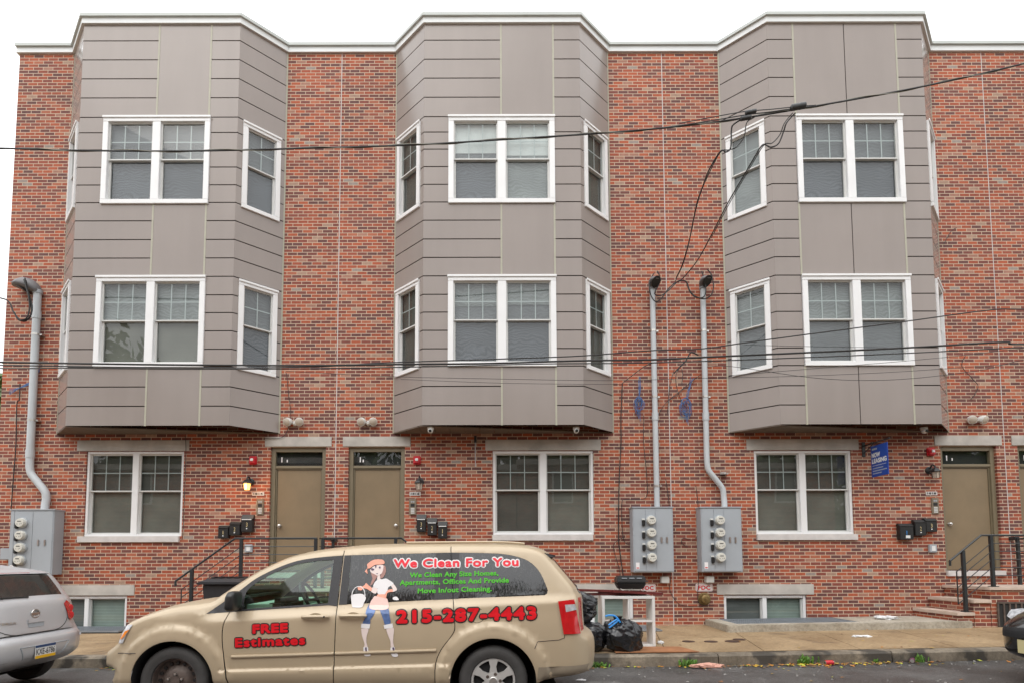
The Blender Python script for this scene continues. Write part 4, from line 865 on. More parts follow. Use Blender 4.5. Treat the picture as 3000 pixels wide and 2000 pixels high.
# conduits with weatherheads
def conduit(path, r, head, label, hdir=-1):
    t = thing('conduit', label, 'conduit', (path[0][0],-.1,path[0][2]), 'grey conduit masts')
    p = MB(); p.tube(path, r, 14, smooth=0); build('pipe', p, M['conduit'], t, smooth=True)
    hx, hy, hz = path[-1]
    for z in head['straps']:
        xx = hx+(path[-2][0]-hx)*0 if z > path[-2][2] else path[0][0]
        xx = hx + (path[-2][0]-hx)*(hz-z)/(hz-path[-2][2]) if hz-z < hz-path[-2][2] else xx
        s = MB(); s.lathe((xx,hy,z-.02),(0,0,1),[(0,r+.006),(.04,r+.006)],14); s.box(xx-.02,xx+r+.05,hy+.0,-.003,z-.015,z+.015); build('strap', s, M['steel'], t)
    for z in head['couplings']:
        xx = hx + (path[-2][0]-hx)*(hz-z)/(hz-path[-2][2])
        s = MB(); s.lathe((xx,hy,z-.08),(0,0,1),[(0,r+.009),(.16,r+.009)],16); build('coupling', s, M['conduit'], t)
    # weatherhead: a hood bent over the pipe end, open below
    w = MB(); dx = head['dx']; fy = head.get('fy',1); L_ = head.get('len',.34)
    ax = Vector((dx,-.55*fy,.62)).normalized(); up = Vector((0,0,1)); up = (up-ax*up.dot(ax)).normalized(); sd = ax.cross(up)
    c0 = Vector((hx,hy,hz))
    rs = []
    for u,rr,dr in ((-.10,.9,.0),(.06,1.25,.0),(.25,1.65,.01),(.48,1.85,.03),(.70,1.75,.06),(.88,1.35,.10),(.97,.8,.13),(1.0,.15,.15)):
        c = c0+ax*(u*L_)-Vector((0,0,dr*L_*2.2)); ring = []; rr *= head.get('fat',1.0) if u > 0 else 1.0
        for j in range(18):
            an = 2*math.pi*j/18; v = math.sin(an)
            ring.append(c+sd*(math.cos(an)*r*rr)+up*(r*rr*(v if v > 0 else v*.35)))
        rs.append(ring)
    w.rings(rs); build('weatherhead', w, M['hood'], t, smooth=60)
    d = MB(); c = c0+ax*(.60*L_)-Vector((0,0,.05*L_*2.2))-up*(r*.66); n_ = (-up+ax*.25).normalized(); e1 = ax; e2 = sd
    d.rings([[c+e1*(math.cos(2*math.pi*j/18)*L_*.40*q)+e2*(math.sin(2*math.pi*j/18)*r*1.6*q)+n_*o for j in range(18)] for q,o in ((1.0,0),(1.0,.018),(.9,.022))]); build('entry_plate', d, M['black'], t)
    col = MB(); col.lathe((hx,hy,hz-.03),(0,0,1),[(0,r+.016),(.07,r+.018)],14); build('collar', col, M['cabinet'], t)
    return t
def P3(*q): return catmull([Vector(p) for p in q], 6)
conduit([Vector((-8.905,-.13,2.50)),Vector((-8.905,-.12,2.62))]+P3((-8.905,-.10,2.72),(-8.94,-.10,2.86),(-9.10,-.10,3.06),(-9.23,-.10,3.22),(-9.27,-.10,3.36))+[Vector((-9.275,-.10,3.6)),Vector((-9.29,-.10,6.93))],
        0.071, dict(straps=[6.05,4.30],couplings=[6.45,3.62],dx=-1,fy=.35,len=.52,fat=1.45), 'grey conduit mast at the left end of the brick wall')
conduit([Vector((3.218,-.10,2.52)),Vector((3.212,-.10,6.99))], 0.055, dict(straps=[6.1,4.75,2.95],couplings=[4.35],dx=.12,fy=1.5,len=.32,fat=1.2),
        'straight grey conduit mast left of the expansion joint')
conduit([Vector((4.545,-.13,2.52)),Vector((4.545,-.12,2.66))]+P3((4.545,-.10,2.74),(4.52,-.10,2.90),(4.38,-.10,3.10),(4.26,-.10,3.26),(4.23,-.10,3.42))+[Vector((4.228,-.10,3.6)),Vector((4.238,-.10,7.0))],
        0.055, dict(straps=[6.1,4.75,3.2],couplings=[4.35],dx=.12,fy=1.5,len=.32,fat=1.2), 'grey conduit mast right of the expansion joint, bent at its foot')

# ------------------------------------------------------------------ door-side fittings
def strobe(x, z, label):
    t = thing('alarm_strobe', label, 'fire alarm', (x,-.05,z), 'red fire alarm strobes')
    b = MB(); b.box(x-.075,x+.075,-.05,-.003,z-.085,z+.085); build('body', b, M['red'], t, bevel=.012)
    b = MB(); b.box(x-.06,x+.06,-.09,-.051,z-.065,z+.045); build('horn', b, M['red'], t, bevel=.012)
    b = MB(); b.box(x-.03,x+.03,-.115,-.0905,z-.025,z+.03); build('flash_lens', b, M['plate'], t, bevel=.008)
    return t
strobe(-4.85,3.495,'red alarm strobe above the lit lantern'); strobe(-1.56,3.49,'red alarm strobe right of the middle taupe door'); strobe(8.755,3.64,'red alarm strobe near the blue leasing sign')
def lantern(x, z, lit, label):
    t = thing('wall_lantern', label, 'wall lamp', (x,-.03,z), 'black wall lanterns')
    b = MB(); b.lathe((x,-.003,z+.03),(0,-1,0),[(0,.075),(.02,.075),(.035,.04)],18); build('back_plate', b, M['black'], t, smooth=True)
    a = MB(); a.tube([(x,-.03,z+.05),(x,-.10,z+.12),(x,-.17,z+.09),(x,-.18,z+.03)],.016,8,smooth=4); build('arm', a, M['black'], t, smooth=True)
    s = MB(); s.lathe((x,-.18,z+.06),(0,0,-1),[(0,.012),(.01,.045),(.05,.085),(.075,.10),(.085,.10),(.087,.07)],6); build('lamp_cap', s, M['black'], t)
    g = MB(); g.lathe((x,-.18,z-.028),(0,0,-1),[(0,.073),(.12,.055),(.122,.001)],6); go = build('lamp_glass', g, M['lamp_glow'] if lit else M['lamp_off'], t)
    c = MB()
    for k in range(6):
        u = 2*math.pi*k/6
        # ribs of the cage
        c.tube([(x+.078*math.cos(u),-.18+.078*math.sin(u),z-.026),(x+.060*math.cos(u),-.18+.060*math.sin(u),z-.15)],.004,4)
    build('cage', c, M['black'], t)
    if lit:
        L = bpy.data.lights.new('lantern_bulb','POINT'); L.energy = 5; L.color = (1,.52,.2); L.shadow_soft_size = .06
        o = bpy.data.objects.new('lantern_bulb', L); COL.objects.link(o); o.parent = t; o.location = (0,-.28,-.10)
    return t
lantern(-4.895,3.03,True,'lit black lantern glowing orange above the number 1814')
lantern(-1.498,3.03,False,'unlit black lantern beside the middle taupe door')
lantern(8.715,3.235,False,'unlit black lantern below the right red alarm strobe')
def numplate(x0, z0, x1, z1, n):
    t = thing('number_plate', 'pale stone plate carved with the number '+n, 'house number', ((x0+x1)/2,-.01,z0), 'stone house number plates')
    b = MB(); b.box(x0,x1,-.012,-.003,z0,z1); build('plaque', b, M['sill'], t, bevel=.003)
    build('numerals', text_mb(n, wallp(-.0135), x0+.03,z0+.02,x1-.03,z0+.02,z1-z0-.036,fat=.003), M['ink'], t)
numplate(-4.86,2.785,-4.62,2.86,'1814'); numplate(-1.71,2.78,-1.485,2.853,'1816'); numplate(8.63,2.765,8.86,2.84,'1818')
def intercom(x, z, label):
    t = thing('intercom', label, 'intercom', (x,-.015,z), 'steel entry intercoms')
    b = MB(); b.box(x-.072,x+.072,-.022,-.003,z-.16,z+.16); build('face_plate', b, M['bronze'], t, bevel=.004)
    b = MB(); b.box(x-.04,x+.04,-.026,-.0225,z+.0,z+.06); build('display', b, M['ink'], t)
    for k in range(2):
        b = MB(); b.lathe((x-.02+.04*k,-.0225,z+.10),(0,-1,0),[(0,.018),(.004,.018),(.0045,.001)],12); build('speaker', b, M['cabinet'], t)
    b = MB()
    for i in range(3):
        for j in range(4): b.box(x-.036+.026*i,x-.016+.026*i,-.028,-.0225,z-.135+.03*j,z-.115+.03*j)
    build('keypad', b, M['plate'], t)
intercom(-4.692,2.56,'steel intercom panel under the 1814 number plate'); intercom(-1.643,2.555,'steel intercom panel under the 1816 number plate'); intercom(8.80,2.552,'steel intercom panel under the 1818 number plate')
def mailbox(x0,x1,z0,z1,num,label,digit='gold',tilt=0,flap=True,wide=False):
    cx = (x0+x1)/2; T = lambda a,b,c: (a,b,c)
    t = thing('mailbox', label, 'mailbox', (cx,-.06,z0), 'black wall mailboxes')
    d = .11; h = z1-z0; top = z1-h*.28 if flap else z1-.06
    b = MB(); b.box(x0,x1,-d,-.004,z0,top); build('body', b, M['black'], t, bevel=.008)
    l = MB()
    l.add([(x0-.006,-.005,top+.001),(x1+.006,-.005,top+.001),(x1+.006,-.005,z1),(x0-.006,-.005,z1),(x0-.006,-d-.012,top+.001),(x1+.006,-d-.012,top+.001),(x1+.006,-d*.55,z1),(x0-.006,-d*.55,z1)],[(0,1,2,3),(4,7,6,5),(0,4,5,1),(1,5,6,2),(2,6,7,3),(3,7,4,0)])
    build('lid', l, M['black'], t, bevel=.006)
    if flap:
        s = MB(); s.box(x0+.012,x1-.012,-d-.0135,-d-.0115,top-.012,top+.004); build('letter', s, M['plate'], t)
    hh = min(.085,h*.3)
    nw = .006 if num == '1' else .015
    n = text_mb(num, wallp(-d-.0015), cx-nw,z0+h*.30,cx+nw,z0+h*.30,hh); build('numeral', n, M[digit], t)
    f = MB(); f.lathe((cx,-d-.0005,z0+h*.19),(0,-1,0),[(0,.013),(.003,.013),(.0035,.001)],8); build('ornament', f, M['plate'], t)
    return t
mb_ = [(-5.475,-5.275,1.93,2.185,'1','gold','black mailbox numbered 1, lowest of the three beside the door of 1814',False),
       (-5.255,-5.045,1.99,2.257,'2','gold','black mailbox numbered 2 left of the door of 1814',False),
       (-5.02,-4.80,2.055,2.40,'3','gold','black mailbox numbered 3 with its flap raised, below the 1814 intercom',True),
       (-1.55,-1.37,2.05,2.395,'3','gold','black mailbox numbered 3 below the 1816 intercom',True),
       (-1.335,-1.155,1.98,2.325,'2','gold','black mailbox numbered 2, middle of the three beside the 1816 door',True),
       (-1.125,-.95,1.92,2.255,'1','gold','black mailbox numbered 1, lowest of the three beside the 1816 door',True),
       (8.31,8.53,1.955,2.27,'2','gold','black mailbox numbered 2 beside the door of 1818',False),
       (8.525,8.75,2.03,2.30,'3','gold','black mailbox numbered 3 nearest the door of 1818',False)]
for a,b_,c_,d_,n,dg,l,fl in mb_: mailbox(a,b_,c_,d_,n,l,dg,flap=fl)
t = mailbox(8.005,8.275,1.875,2.195,'1','wide black mailbox with a blue numeral 1 and a white label',digit='ltblue',flap=False)
s = MB(); s.box(8.115,8.205,-.114,-.1115,1.905,1.96); build('paper_label', s, M['plate'], t)
for x,z,l in ((-4.89,1.73,'small grey socket box below the mailboxes of 1814'),(8.69,1.70,'small grey socket box below the mailboxes of 1818')):
    t = thing('socket_box', l, 'outlet box', (x,-.03,z), 'grey outdoor socket boxes')
    b = MB(); b.box(x-.075,x+.075,-.06,-.003,z-.08,z+.08); build('cover', b, M['cabinet'], t, bevel=.01)
    b = MB(); b.box(x-.035,x+.035,-.066,-.0605,z-.05,z+.05); build('label_patch', b, M['plate'], t)
def twin(x, z, label):
    t = thing('floodlight', label, 'floodlight', (x,-.05,z), 'twin headed white floodlights')
    b = MB(); b.lathe((x,-.003,z),(0,-1,0),[(0,.05),(.04,.045),(.06,.02)],14); build('mount', b, M['fixture'], t, smooth=True)
    for s in (-1,1):
        h = MB(); h.lathe((x+s*.09,-.02,z+.045),(s*.25,-.9,-.35),[(0,.025),(.02,.06),(.09,.085),(.14,.082)],18); ho = build('lamp_head', h, M['fixture'], t, smooth=True)
        v = Vector((s*.25,-.9,-.35)).normalized(); c = Vector((x+s*.09,-.02,z+.045))+v*.141
        g = MB(); g.lathe(c,v,[(0,.074),(.012,.06),(.016,.001)],16); build('lens', g, M['lamp_off'], ho, smooth=True)
twin(-4.03,4.245,'twin floodlight above the door numbered 1814'); twin(-2.55,4.245,'twin floodlight above the door right of the first expansion joint'); twin(9.67,4.26,'twin floodlight above the door numbered 1818')
def camera_dome(x, y, label):
    t = thing('security_camera', label, 'security camera', (x,y,3.9), 'white cameras under the bays')
    b = MB(); b.lathe((x,y,4.034),(0,0,-1),[(0,.065),(.03,.065),(.05,.055)],18); build('base', b, M['fixture'], t, smooth=True)
    b = MB(); b.ell((x,y-.02,3.965),.052,.065,.052,16,10); bo = build('ball', b, M['fixture'], t, smooth=True)
    b = MB(); b.lathe((x-.0,y-.076,3.955),(0,-1,-.2),[(0,.03),(.012,.028),(.013,.001)],12); build('lens', b, M['black'], bo)
camera_dome(-1.235,-.55,'white dome camera under the left corner of the middle bay'); camera_dome(1.57,-.52,'white dome camera under the right corner of the middle bay'); camera_dome(8.33,-.45,'white dome camera under the right bay near the leasing sign')
def fdc(x0,x1,z0,z1,label):
    t = thing('fire_sign', label, 'sign', ((x0+x1)/2,-.01,z0), 'red and white FDC signs')
    def rr(a,b,c,d,r=.03):
        out = []
        for cx,cz,s in ((b-r,d-r,0),(a+r,d-r,1),(a+r,c+r,2),(b-r,c+r,3)):
            for k in range(5): an = math.pi/2*(s+k/4); out.append((cx+r*math.cos(an),cz+r*math.sin(an)))
        return out
    f = lambda a,b,d: (a,-d,b)
    b = MB(); b.prism(rr(x0,x1,z0,z1), f, .003,.010); build('board', b, M['plate'], t)
    b = MB(); b.prism(rr(x0+.010,x1-.010,z0+.010,z1-.010), f, .0101,.0112); build('border', b, M['redink'], t)
    b = MB(); b.prism(rr(x0+.016,x1-.016,z0+.016,z1-.016,.024), f, .0113,.0122); build('field', b, M['plate'], t)
    build('lettering', text_mb('FDC', wallp(-.0135), x0+.050,z0+.036,x1-.050,z0+.036,z1-z0-.072,fat=.006,spacing=1.1), M['redink'], t)
fdc(2.87,3.185,.862,1.006,'FDC sign half hidden by the black tabletop grill'); fdc(3.975,4.31,.862,1.015,'FDC sign in full view above the round brass fire connection')
t = thing('fire_connection', 'weathered round brass fire connection below the right FDC sign', 'fire hydrant inlet', (4.14,-.05,.63))
b = MB(); b.lathe((4.14,-.002,.715),(0,-1,0),[(0,.125),(.015,.125),(.02,.105),(.06,.10)],24); build('flange', b, M['brass'], t, smooth=True)
b = MB(); b.lathe((4.14,-.061,.715),(0,-1,0),[(0,.085),(.04,.085),(.05,.07),(.051,.03),(.075,.028),(.076,.001)],20); build('cap', b, M['brass'], t, smooth=True)
# leasing sign
sx = 7.42
t = thing('leasing_sign', 'blue NOW LEASING blade sign hanging from a black wall bracket', 'sign', (sx,-.5,3.1))
b = MB(); b.box(sx-.008,sx+.008,-.73,-.24,3.09,3.70); bo = build('board', b, M['signblue'], t, bevel=.003)
sf = lambda u,z,d: (sx-.0095-d,-u,z)
tx = MB()
text_mb('NOW', sf, .275,3.475,.51,3.475,.085,fat=.006,mb=tx); text_mb('LEASING', sf, .275,3.36,.695,3.36,.085,fat=.006,mb=tx)
tx.add([sf(.28,3.305,0),sf(.68,3.305,0),sf(.68,3.312,0),sf(.28,3.312,0)],[(0,1,2,3)])
build('lettering', tx, M['plate'], t)
tl = MB()
for zz,w in ((3.245,.33),(3.195,.42),(3.145,.26)):
    for q in range(int(w/.026)): tl.add([sf(.285+.026*q,zz,0),sf(.304+.026*q,zz,0),sf(.304+.026*q,zz+.019,0),sf(.285+.026*q,zz+.019,0)],[(0,1,2,3)])
for q in range(4): tl.add([sf(.285+.038*q,3.615,0),sf(.315+.038*q,3.615,0),sf(.315+.038*q,3.65,0),sf(.285+.038*q,3.65,0)],[(0,1,2,3)])
build('small_print', tl, M['grille'], t)
k = MB(); k.tube([(sx,-.003,3.76),(sx,-.80,3.76)],.013,6); k.tube([(sx,-.003,3.60),(sx,-.34,3.76)],.010,6); k.box(sx-.03,sx+.03,-.02,-.003,3.54,3.84)
k.tube([(sx,-.20,3.76),(sx,-.28,3.79),(sx,-.36,3.76)],.008,5,smooth=4)
for u in (.30,.66): k.tube([(sx,-u,3.695),(sx,-u,3.76)],.006,5)
build('bracket', k, M['blackiron'], t)
# ------------------------------------------------------------------ vehicles
def pip(x, z, poly):
    c = False; n = len(poly); j = n-1
    for i in range(n):
        xi,zi = poly[i]; xj,zj = poly[j]
        if (zi > z) != (zj > z) and x < (xj-xi)*(z-zi)/(zj-zi)+xi: c = not c
        j = i
    return c
def resample(pl, step, closed=False):
    out = []; n = len(pl)
    for i in range(n if closed else n-1):
        a, b = pl[i], pl[(i+1)%n]; k = max(1, int(math.hypot(b[0]-a[0],b[1]-a[1])/step))
        for s in range(k): out.append((a[0]+(b[0]-a[0])*s/k, a[1]+(b[1]-a[1])*s/k))
    if not closed: out.append(pl[-1])
    return out
def smooth2(pl, sub=4): return [(p.x,p.z) for p in catmull([Vector((a,0,b)) for a,b in pl], sub)]
def interp(pl, z):
    """x of a polyline at height z"""
    for a, b in zip(pl, pl[1:]):
        if min(a[1],b[1])-1e-9 <= z <= max(a[1],b[1])+1e-9 and abs(a[1]-b[1]) > 1e-9:
            return a[0]+(b[0]-a[0])*(z-a[1])/(b[1]-a[1])
    return pl[0][0] if abs(z-pl[0][1]) < abs(z-pl[-1][1]) else pl[-1][0]
def dist_pl(x, z, pl):
    d = 9.0
    for a, b in zip(pl, pl[1:]):
        vx,vz = b[0]-a[0],b[1]-a[1]; l2 = vx*vx+vz*vz
        t = 0 if l2 == 0 else min(1,max(0,((x-a[0])*vx+(z-a[1])*vz)/l2))
        d = min(d, math.hypot(x-a[0]-vx*t, z-a[1]-vz*t))
    return d
def cdt(points, polylines):
    """points: loose; polylines: list of (pts, closed). returns verts, tris"""
    vs = []; es = []
    for pl, cl in polylines:
        n0 = len(vs); vs += pl
        es += [(n0+i, n0+i+1) for i in range(len(pl)-1)]
        if cl: es.append((n0+len(pl)-1, n0))
    vs = vs + points
    r = delaunay_2d_cdt([Vector(p) for p in vs], es, [], 0, 1e-5)
    return [(v.x, v.y) for v in r[0]], [tuple(f) for f in r[2]]

class Shell:
    def __init__(s, outline, yn, yf, inset, top, crown=(0.10,0.06,0.03), rnd=0.07):
        s.out = outline; s.yn, s.yf = yn, yf; s.ins = inset; s.top = top; s.crown = crown; s.rnd = rnd
        s.yc = (yn+yf)/2
        s.ex = 4
    def inset(s, x, z):
        v = s.ins(x, z); r = s.rnd; d = dist_pl(x, z, s.top)
        if d < r: v += r-math.sqrt(max(0,r*r-(r-d)**2))
        return v
    def near(s, x, z, off=0.0): return (x, s.yn+s.inset(x,z)-off, z)
    def far(s, x, z, off=0.0): return (x, s.yf-s.inset(x,z)+off, z)
    def patch(s, mb, poly, off, res=0.035, side='near'):
        xs = [p[0] for p in poly]; zs = [p[1] for p in poly]; pts = []
        x = min(xs)+res*.5
        while x < max(xs):
            z = min(zs)+res*.5
            while z < max(zs):
                if pip(x,z,poly) and dist_pl(x,z,poly+[poly[0]]) > res*.3: pts.append((x,z))
                z += res
            x += res
        v, t = cdt(pts, [(resample(poly, res, True), True)])
        f = s.near if side == 'near' else s.far
        t = [q for q in t if pip(sum(v[i][0] for i in q)/3, sum(v[i][1] for i in q)/3, poly)]
        return mb.add([f(p[0],p[1],off) for p in v], t)
    def strip(s, pts, cols, classify, mbs):
        """skin across the car's width along the outline pts; classify(x,z,t) -> key of mbs"""
        n = len(pts); rows = []
        for i,(x,z) in enumerate(pts):
            a = pts[max(0,i-1)]; b = pts[min(n-1,i+1)]
            tx,tz = b[0]-a[0], b[1]-a[1]; L = math.hypot(tx,tz) or 1; nx,nz = -tz/L, tx/L   # outward for a front-to-rear path over the roof
            y0 = s.yn+s.inset(x,z); y1 = s.yf-s.inset(x,z); row = []
            cf = s.crown[0] if nx < 0 else s.crown[1]
            for t in cols:
                k = 1-abs(2*t-1)**s.ex
                row.append((x+nx*cf*k, y0+(y1-y0)*t, z+nz*s.crown[2]*k))
            rows.append(row)
        for i in range(n-1):
            for j in range(len(cols)-1):
                key = classify((pts[i][0]+pts[i+1][0])/2,(pts[i][1]+pts[i+1][1])/2,(cols[j]+cols[j+1])/2)
                if key is None: continue
                mbs.setdefault(key, MB()).quad(rows[i][j],rows[i+1][j],rows[i+1][j+1],rows[i][j+1])
        return rows
    def end_x(s, y, z, pts, front):
        """x of the nose or tail skin at (y,z); pts = the outline part of that end"""
        x = interp(pts, z); hw = (s.yf-s.yn)/2-s.inset(x,z); t = (y-s.yc)/hw
        k = 1-min(1,abs(t))**s.ex
        x2 = interp(pts, z+.02); nx = 0.02/math.hypot(0.02, x2-x)
        return x + (-s.crown[0] if front else s.crown[1])*k*nx
    def end_patch(s, mb, poly, off, pts, front, res=0.03):
        ys = [p[0] for p in poly]; zs = [p[1] for p in poly]; g = []
        y = min(ys)+res*.5
        while y < max(ys):
            z = min(zs)+res*.5
            while z < max(zs):
                if pip(y,z,poly) and dist_pl(y,z,poly+[poly[0]]) > res*.3: g.append((y,z))
                z += res
            y += res
        v, t = cdt(g, [(resample(poly,res,True),True)])
        t = [q for q in t if pip(sum(v[i][0] for i in q)/3, sum(v[i][1] for i in q)/3, poly)]
        sg = -1 if front else 1
        return mb.add([(s.end_x(a,b,pts,front)+sg*off, a, b) for a,b in v], t)

def wheel(root, x, z, yface, r, style, side=1):
    """side=1: outer face towards -y"""
    ax = (0,side,0); c = (x,yface,z)
    t = MB(); t.lathe(c, ax, [(.035,r*.635),(.012,r*.66),(.004,r*.74),(.0,r*.82),(.006,r*.90),(.022,r*.965),(.045,r*.995),(.10,r),(.16,r*.995),(.19,r*.95),(.205,r*.85),(.205,r*.6)], 48, caps=False)
    to = build('tyre', t, M['rubber'], root, smooth=True)
    m = MB(); m.lathe(c, ax, [(.028,r*.65),(.026,r*.625),(.05,r*.60),(.085,r*.585),(.095,r*.46),(.07,r*.36),(.055,r*.30),(.05,r*.15),(.03,r*.14),(.028,.001)] if style == 'steel' else [(.028,r*.65),(.026,r*.625),(.045,r*.60),(.06,r*.55),(.06,.001)], 40, caps=False)
    ro = build('rim', m, M['steelrim'] if style == 'steel' else M['well_dark'], to, smooth=True)
    if style == 'steel':
        h = MB()
        for k in range(16):
            a = 2*math.pi*k/16; h.lathe((x+r*.50*math.cos(a), yface+side*.078, z+r*.50*math.sin(a)), ax, [(0,.001),(.0005,.017),(.02,.017)], 10)
        build('rim_hole', h, M['ink'], to)
        h = MB()
        for k in range(5):
            a = 2*math.pi*k/5+.3; h.lathe((x+r*.2*math.cos(a), yface+side*.052, z+r*.2*math.sin(a)), (0,-side,0), [(0,.013),(.022,.012),(.024,.001)], 8)
        build('lug_nut', h, M['steel'], to)
    else:
        h = MB(); h.lathe(c, ax, [(.030,r*.645),(.022,r*.625),(.024,r*.575),(.040,r*.56)], 40, caps=False)
        for k in range(6):
            a = 2*math.pi*k/6+.52; ca, sa = math.cos(a), math.sin(a)
            fn = lambda u,w,d: (x+ca*u-sa*w, yface+side*d, z+sa*u+ca*w)
            h.prism([(r*.18,-r*.12),(r*.40,-r*.085),(r*.585,-r*.135),(r*.585,r*.135),(r*.40,r*.085),(r*.18,r*.12)], fn, .018, .045)
        h.lathe(c, ax, [(.012,.001),(.0125,r*.16),(.016,r*.24),(.04,r*.26)], 24, caps=False)
        build('hubcap', h, M['hubcap'], to, smooth=30)
        h = MB()
        for k in range(5):
            a = 2*math.pi*k/5; h.lathe((x+r*.20*math.cos(a), yface+side*.011, z+r*.20*math.sin(a)), ax, [(0,.001),(.0005,.016),(.004,.016)], 10)
        build('lug_cover', h, M['steelrim'], to)
        h = MB(); h.lathe((x,yface+side*.0115,z), ax, [(-.006,.001),(-.005,r*.10),(.001,r*.12)], 16); build('centre_cap', h, M['steel'], to, smooth=True)
    return to

def side_points(sh, outline, step, rings, holes):
    xs = [p[0] for p in outline]; zs = [p[1] for p in outline]; pts = []
    cl = outline+[outline[0]]
    x = min(xs)+step/2
    while x < max(xs):
        z = min(zs)+step/2
        while z < max(zs):
            if pip(x,z,outline) and dist_pl(x,z,cl) > .085: pts.append((x,z))
            z += step
        x += step
    cx = sum(xs)/len(xs)
    for d in rings:
        n = len(cl)
        for i in range(n-1):
            a = cl[i-1] if i else cl[-2]; b = cl[i+1]; tx,tz = b[0]-a[0],b[1]-a[1]; L = math.hypot(tx,tz) or 1
            q = (cl[i][0]+tz/L*d, cl[i][1]-tx/L*d)
            if pip(q[0],q[1],outline) and dist_pl(q[0],q[1],cl) > d*.75: pts.append(q)
    for (hx,hz,hr) in holes:
        for k in range(72):
            a = 2*math.pi*k/72
            for rr in (hr+.016,hr+.045,hr+.08,hr+.12,hr+.155):
                q = (hx+rr*math.cos(a), hz+rr*math.sin(a))
                if pip(q[0],q[1],outline) and dist_pl(q[0],q[1],cl) > .02: pts.append(q)
    return pts

# ---------------------------------------------------------------- the gold van
def make_van():
    V = VAN
    raw = V['outline']
    FX, RX = V['hubs'][0][0], V['hubs'][1][0]; HZ = 0.33
    fr_, rr_ = 0.385, 0.405
    top = smooth2([p for p in raw], 3)
    outline = top + [(.36,.31),(.36,.21),(-3.40,.21),(-3.42,.30)]
    outline = resample(outline, .045, True)
    belt = lambda x: 0.978+(x+2.54)*0.054
    ss = lambda t: 0 if t <= 0 else (1 if t >= 1 else t*t*(3-2*t))
    def ins(x, z):
        v = 0.0
        if x < -3.45: v += .42*((-3.45-x)/.62)**2.2
        if x > .62: v += .22*((x-.62)/.36)**2.4
        zb = belt(x)
        if -2.9 < x:
            k = ss((x+2.9)/.3)
            v += k*.045*ss((z-zb+.095)/.10)
        if z > zb: v += .27*(z-zb)
        if z < .36: v += .08*((.36-z)/.16)**1.5
        zr = .43+(x+2.57)*.025
        if -2.60 < x < -.42 and z < zr+.02: v -= .024*ss((zr+.016-z)/.026)
        v += .018*((z-.70)/.3)**2 if z < .97 else .018
        for hx, r in ((FX,fr_),(RX,rr_)):
            d = math.hypot(x-hx, z-HZ)-r
            if -.05 < d < .16:
                v -= .034*(ss((d+.05)/.06) if d < .01 else ss((.155-d)/.055) if d > .09 else 1.0-.15*(d-.01)/.08)
        return v
    sh = Shell(outline, -6.10, -4.15, ins, top, crown=(.14,.10,.038), rnd=.06)
    # region curves
    sf, sm, ssl = smooth2(V['shut_front'],3), V['shut_mid'], smooth2(V['shut_slide'],3)
    sf = sf+[(-2.49,.2)]; sm = sm+[(-1.525,.2)]; ssl = ssl+[(-.568,.2)]
    fo = smooth2(V['fwin_outer'][:8],3)+V['fwin_outer'][8:]
    fg = smooth2(V['fglass'][:6],3)[:-1]+V['fglass'][5:]
    rw = V['rwin'][:3]+smooth2(V['rwin'][2:8],4)[1:]+V['rwin'][8:]
    W = .0042
    gaps = []
    for pl in (sf, sm, ssl):
        p = resample(pl, .05); gaps.append(([(a-W,b) for a,b in p], [(a+W,b) for a,b in p], pl))
    arcs = [(FX,HZ,fr_),(RX,HZ,rr_)]
    lines = [(outline,True)]
    for l, r, _ in gaps: lines += [(l,False),(r,False)]
    for pl in (fo, fg, rw): lines.append((resample(pl,.04,True),True))
    for hx,hz,hr in arcs: lines.append(([(hx+hr*math.cos(2*math.pi*k/72),hz+hr*math.sin(2*math.pi*k/72)) for k in range(72)],True))
    vlines = (-1.435,-1.418,-.585,-.37,-.352)
    for vx in vlines: lines.append((resample([(vx,1.0),(vx,1.56)],.04),False))
    # belt and mould ridges as extra samples
    pts = side_points(sh, outline, .055, (.006,.018,.035,.055), arcs)
    for i in range(110):
        x = -3.3+i*.038
        for d in (-.10,-.075,-.05,-.025,0,.008):
            if x > -2.85 and pip(x,belt(x)+d,outline): pts.append((x,belt(x)+d))
        for d in (-.012,0,.008,.018,.03):
            zr = .43+(x+2.57)*.025+d
            if -2.65 < x < -.38: pts.append((x,zr))
    v, tris = cdt(pts, lines)
    reg = {}
    def region(x, z):
        if not pip(x,z,outline): return None
        for hx,hz,hr in arcs:
            if math.hypot(x-hx,z-hz) < hr: return None
        if pip(x,z,fg): return 'window_front'
        if pip(x,z,rw):
            if abs(x-interp(ssl,z)) < W: return 'gap'
            if x < -1.418: return 'pillar_front'
            if -.585 < x < -.352: return 'pillar_rear'
            return 'window_slide' if x < -.4 else 'window_quarter'
        if abs(x-interp(sm,z)) < W and z < 1.57: return 'gap'
        if pip(x,z,fo): return 'frame'
        if abs(x-interp(ssl,z)) < W and z < 1.605: return 'gap'
        zb = belt(x)
        if z < V['shut_front'][0][1]+.06:
            if abs(x-interp(sf,z)) < W and z < .985: return 'gap'
            if interp(sf,z) < x < interp(sm,z) and z < zb+.02: return 'door'
            if interp(sm,z) < x < interp(ssl,z): return 'sliding_door'
        return 'body'
    for t in tris:
        a,b,c = (v[i] for i in t)
        k = region((a[0]+b[0]+c[0])/3,(a[1]+b[1]+c[1])/3)
        if k: reg.setdefault(k, []).append(t)
    def sub(mb, ts, f, off=0.0):
        ids = {}; vs = []; fs = []
        for t in ts:
            q = []
            for i in t:
                if i not in ids: ids[i] = len(vs); vs.append(f(v[i][0],v[i][1],off))
                q.append(ids[i])
            fs.append(q)
        return mb.add(vs, fs)
    root = thing('delivery_van', 'gold minivan lettered We Clean For You, parked along the kerb', 'van', (-1.5,-5.12,0))
    mbs = {}
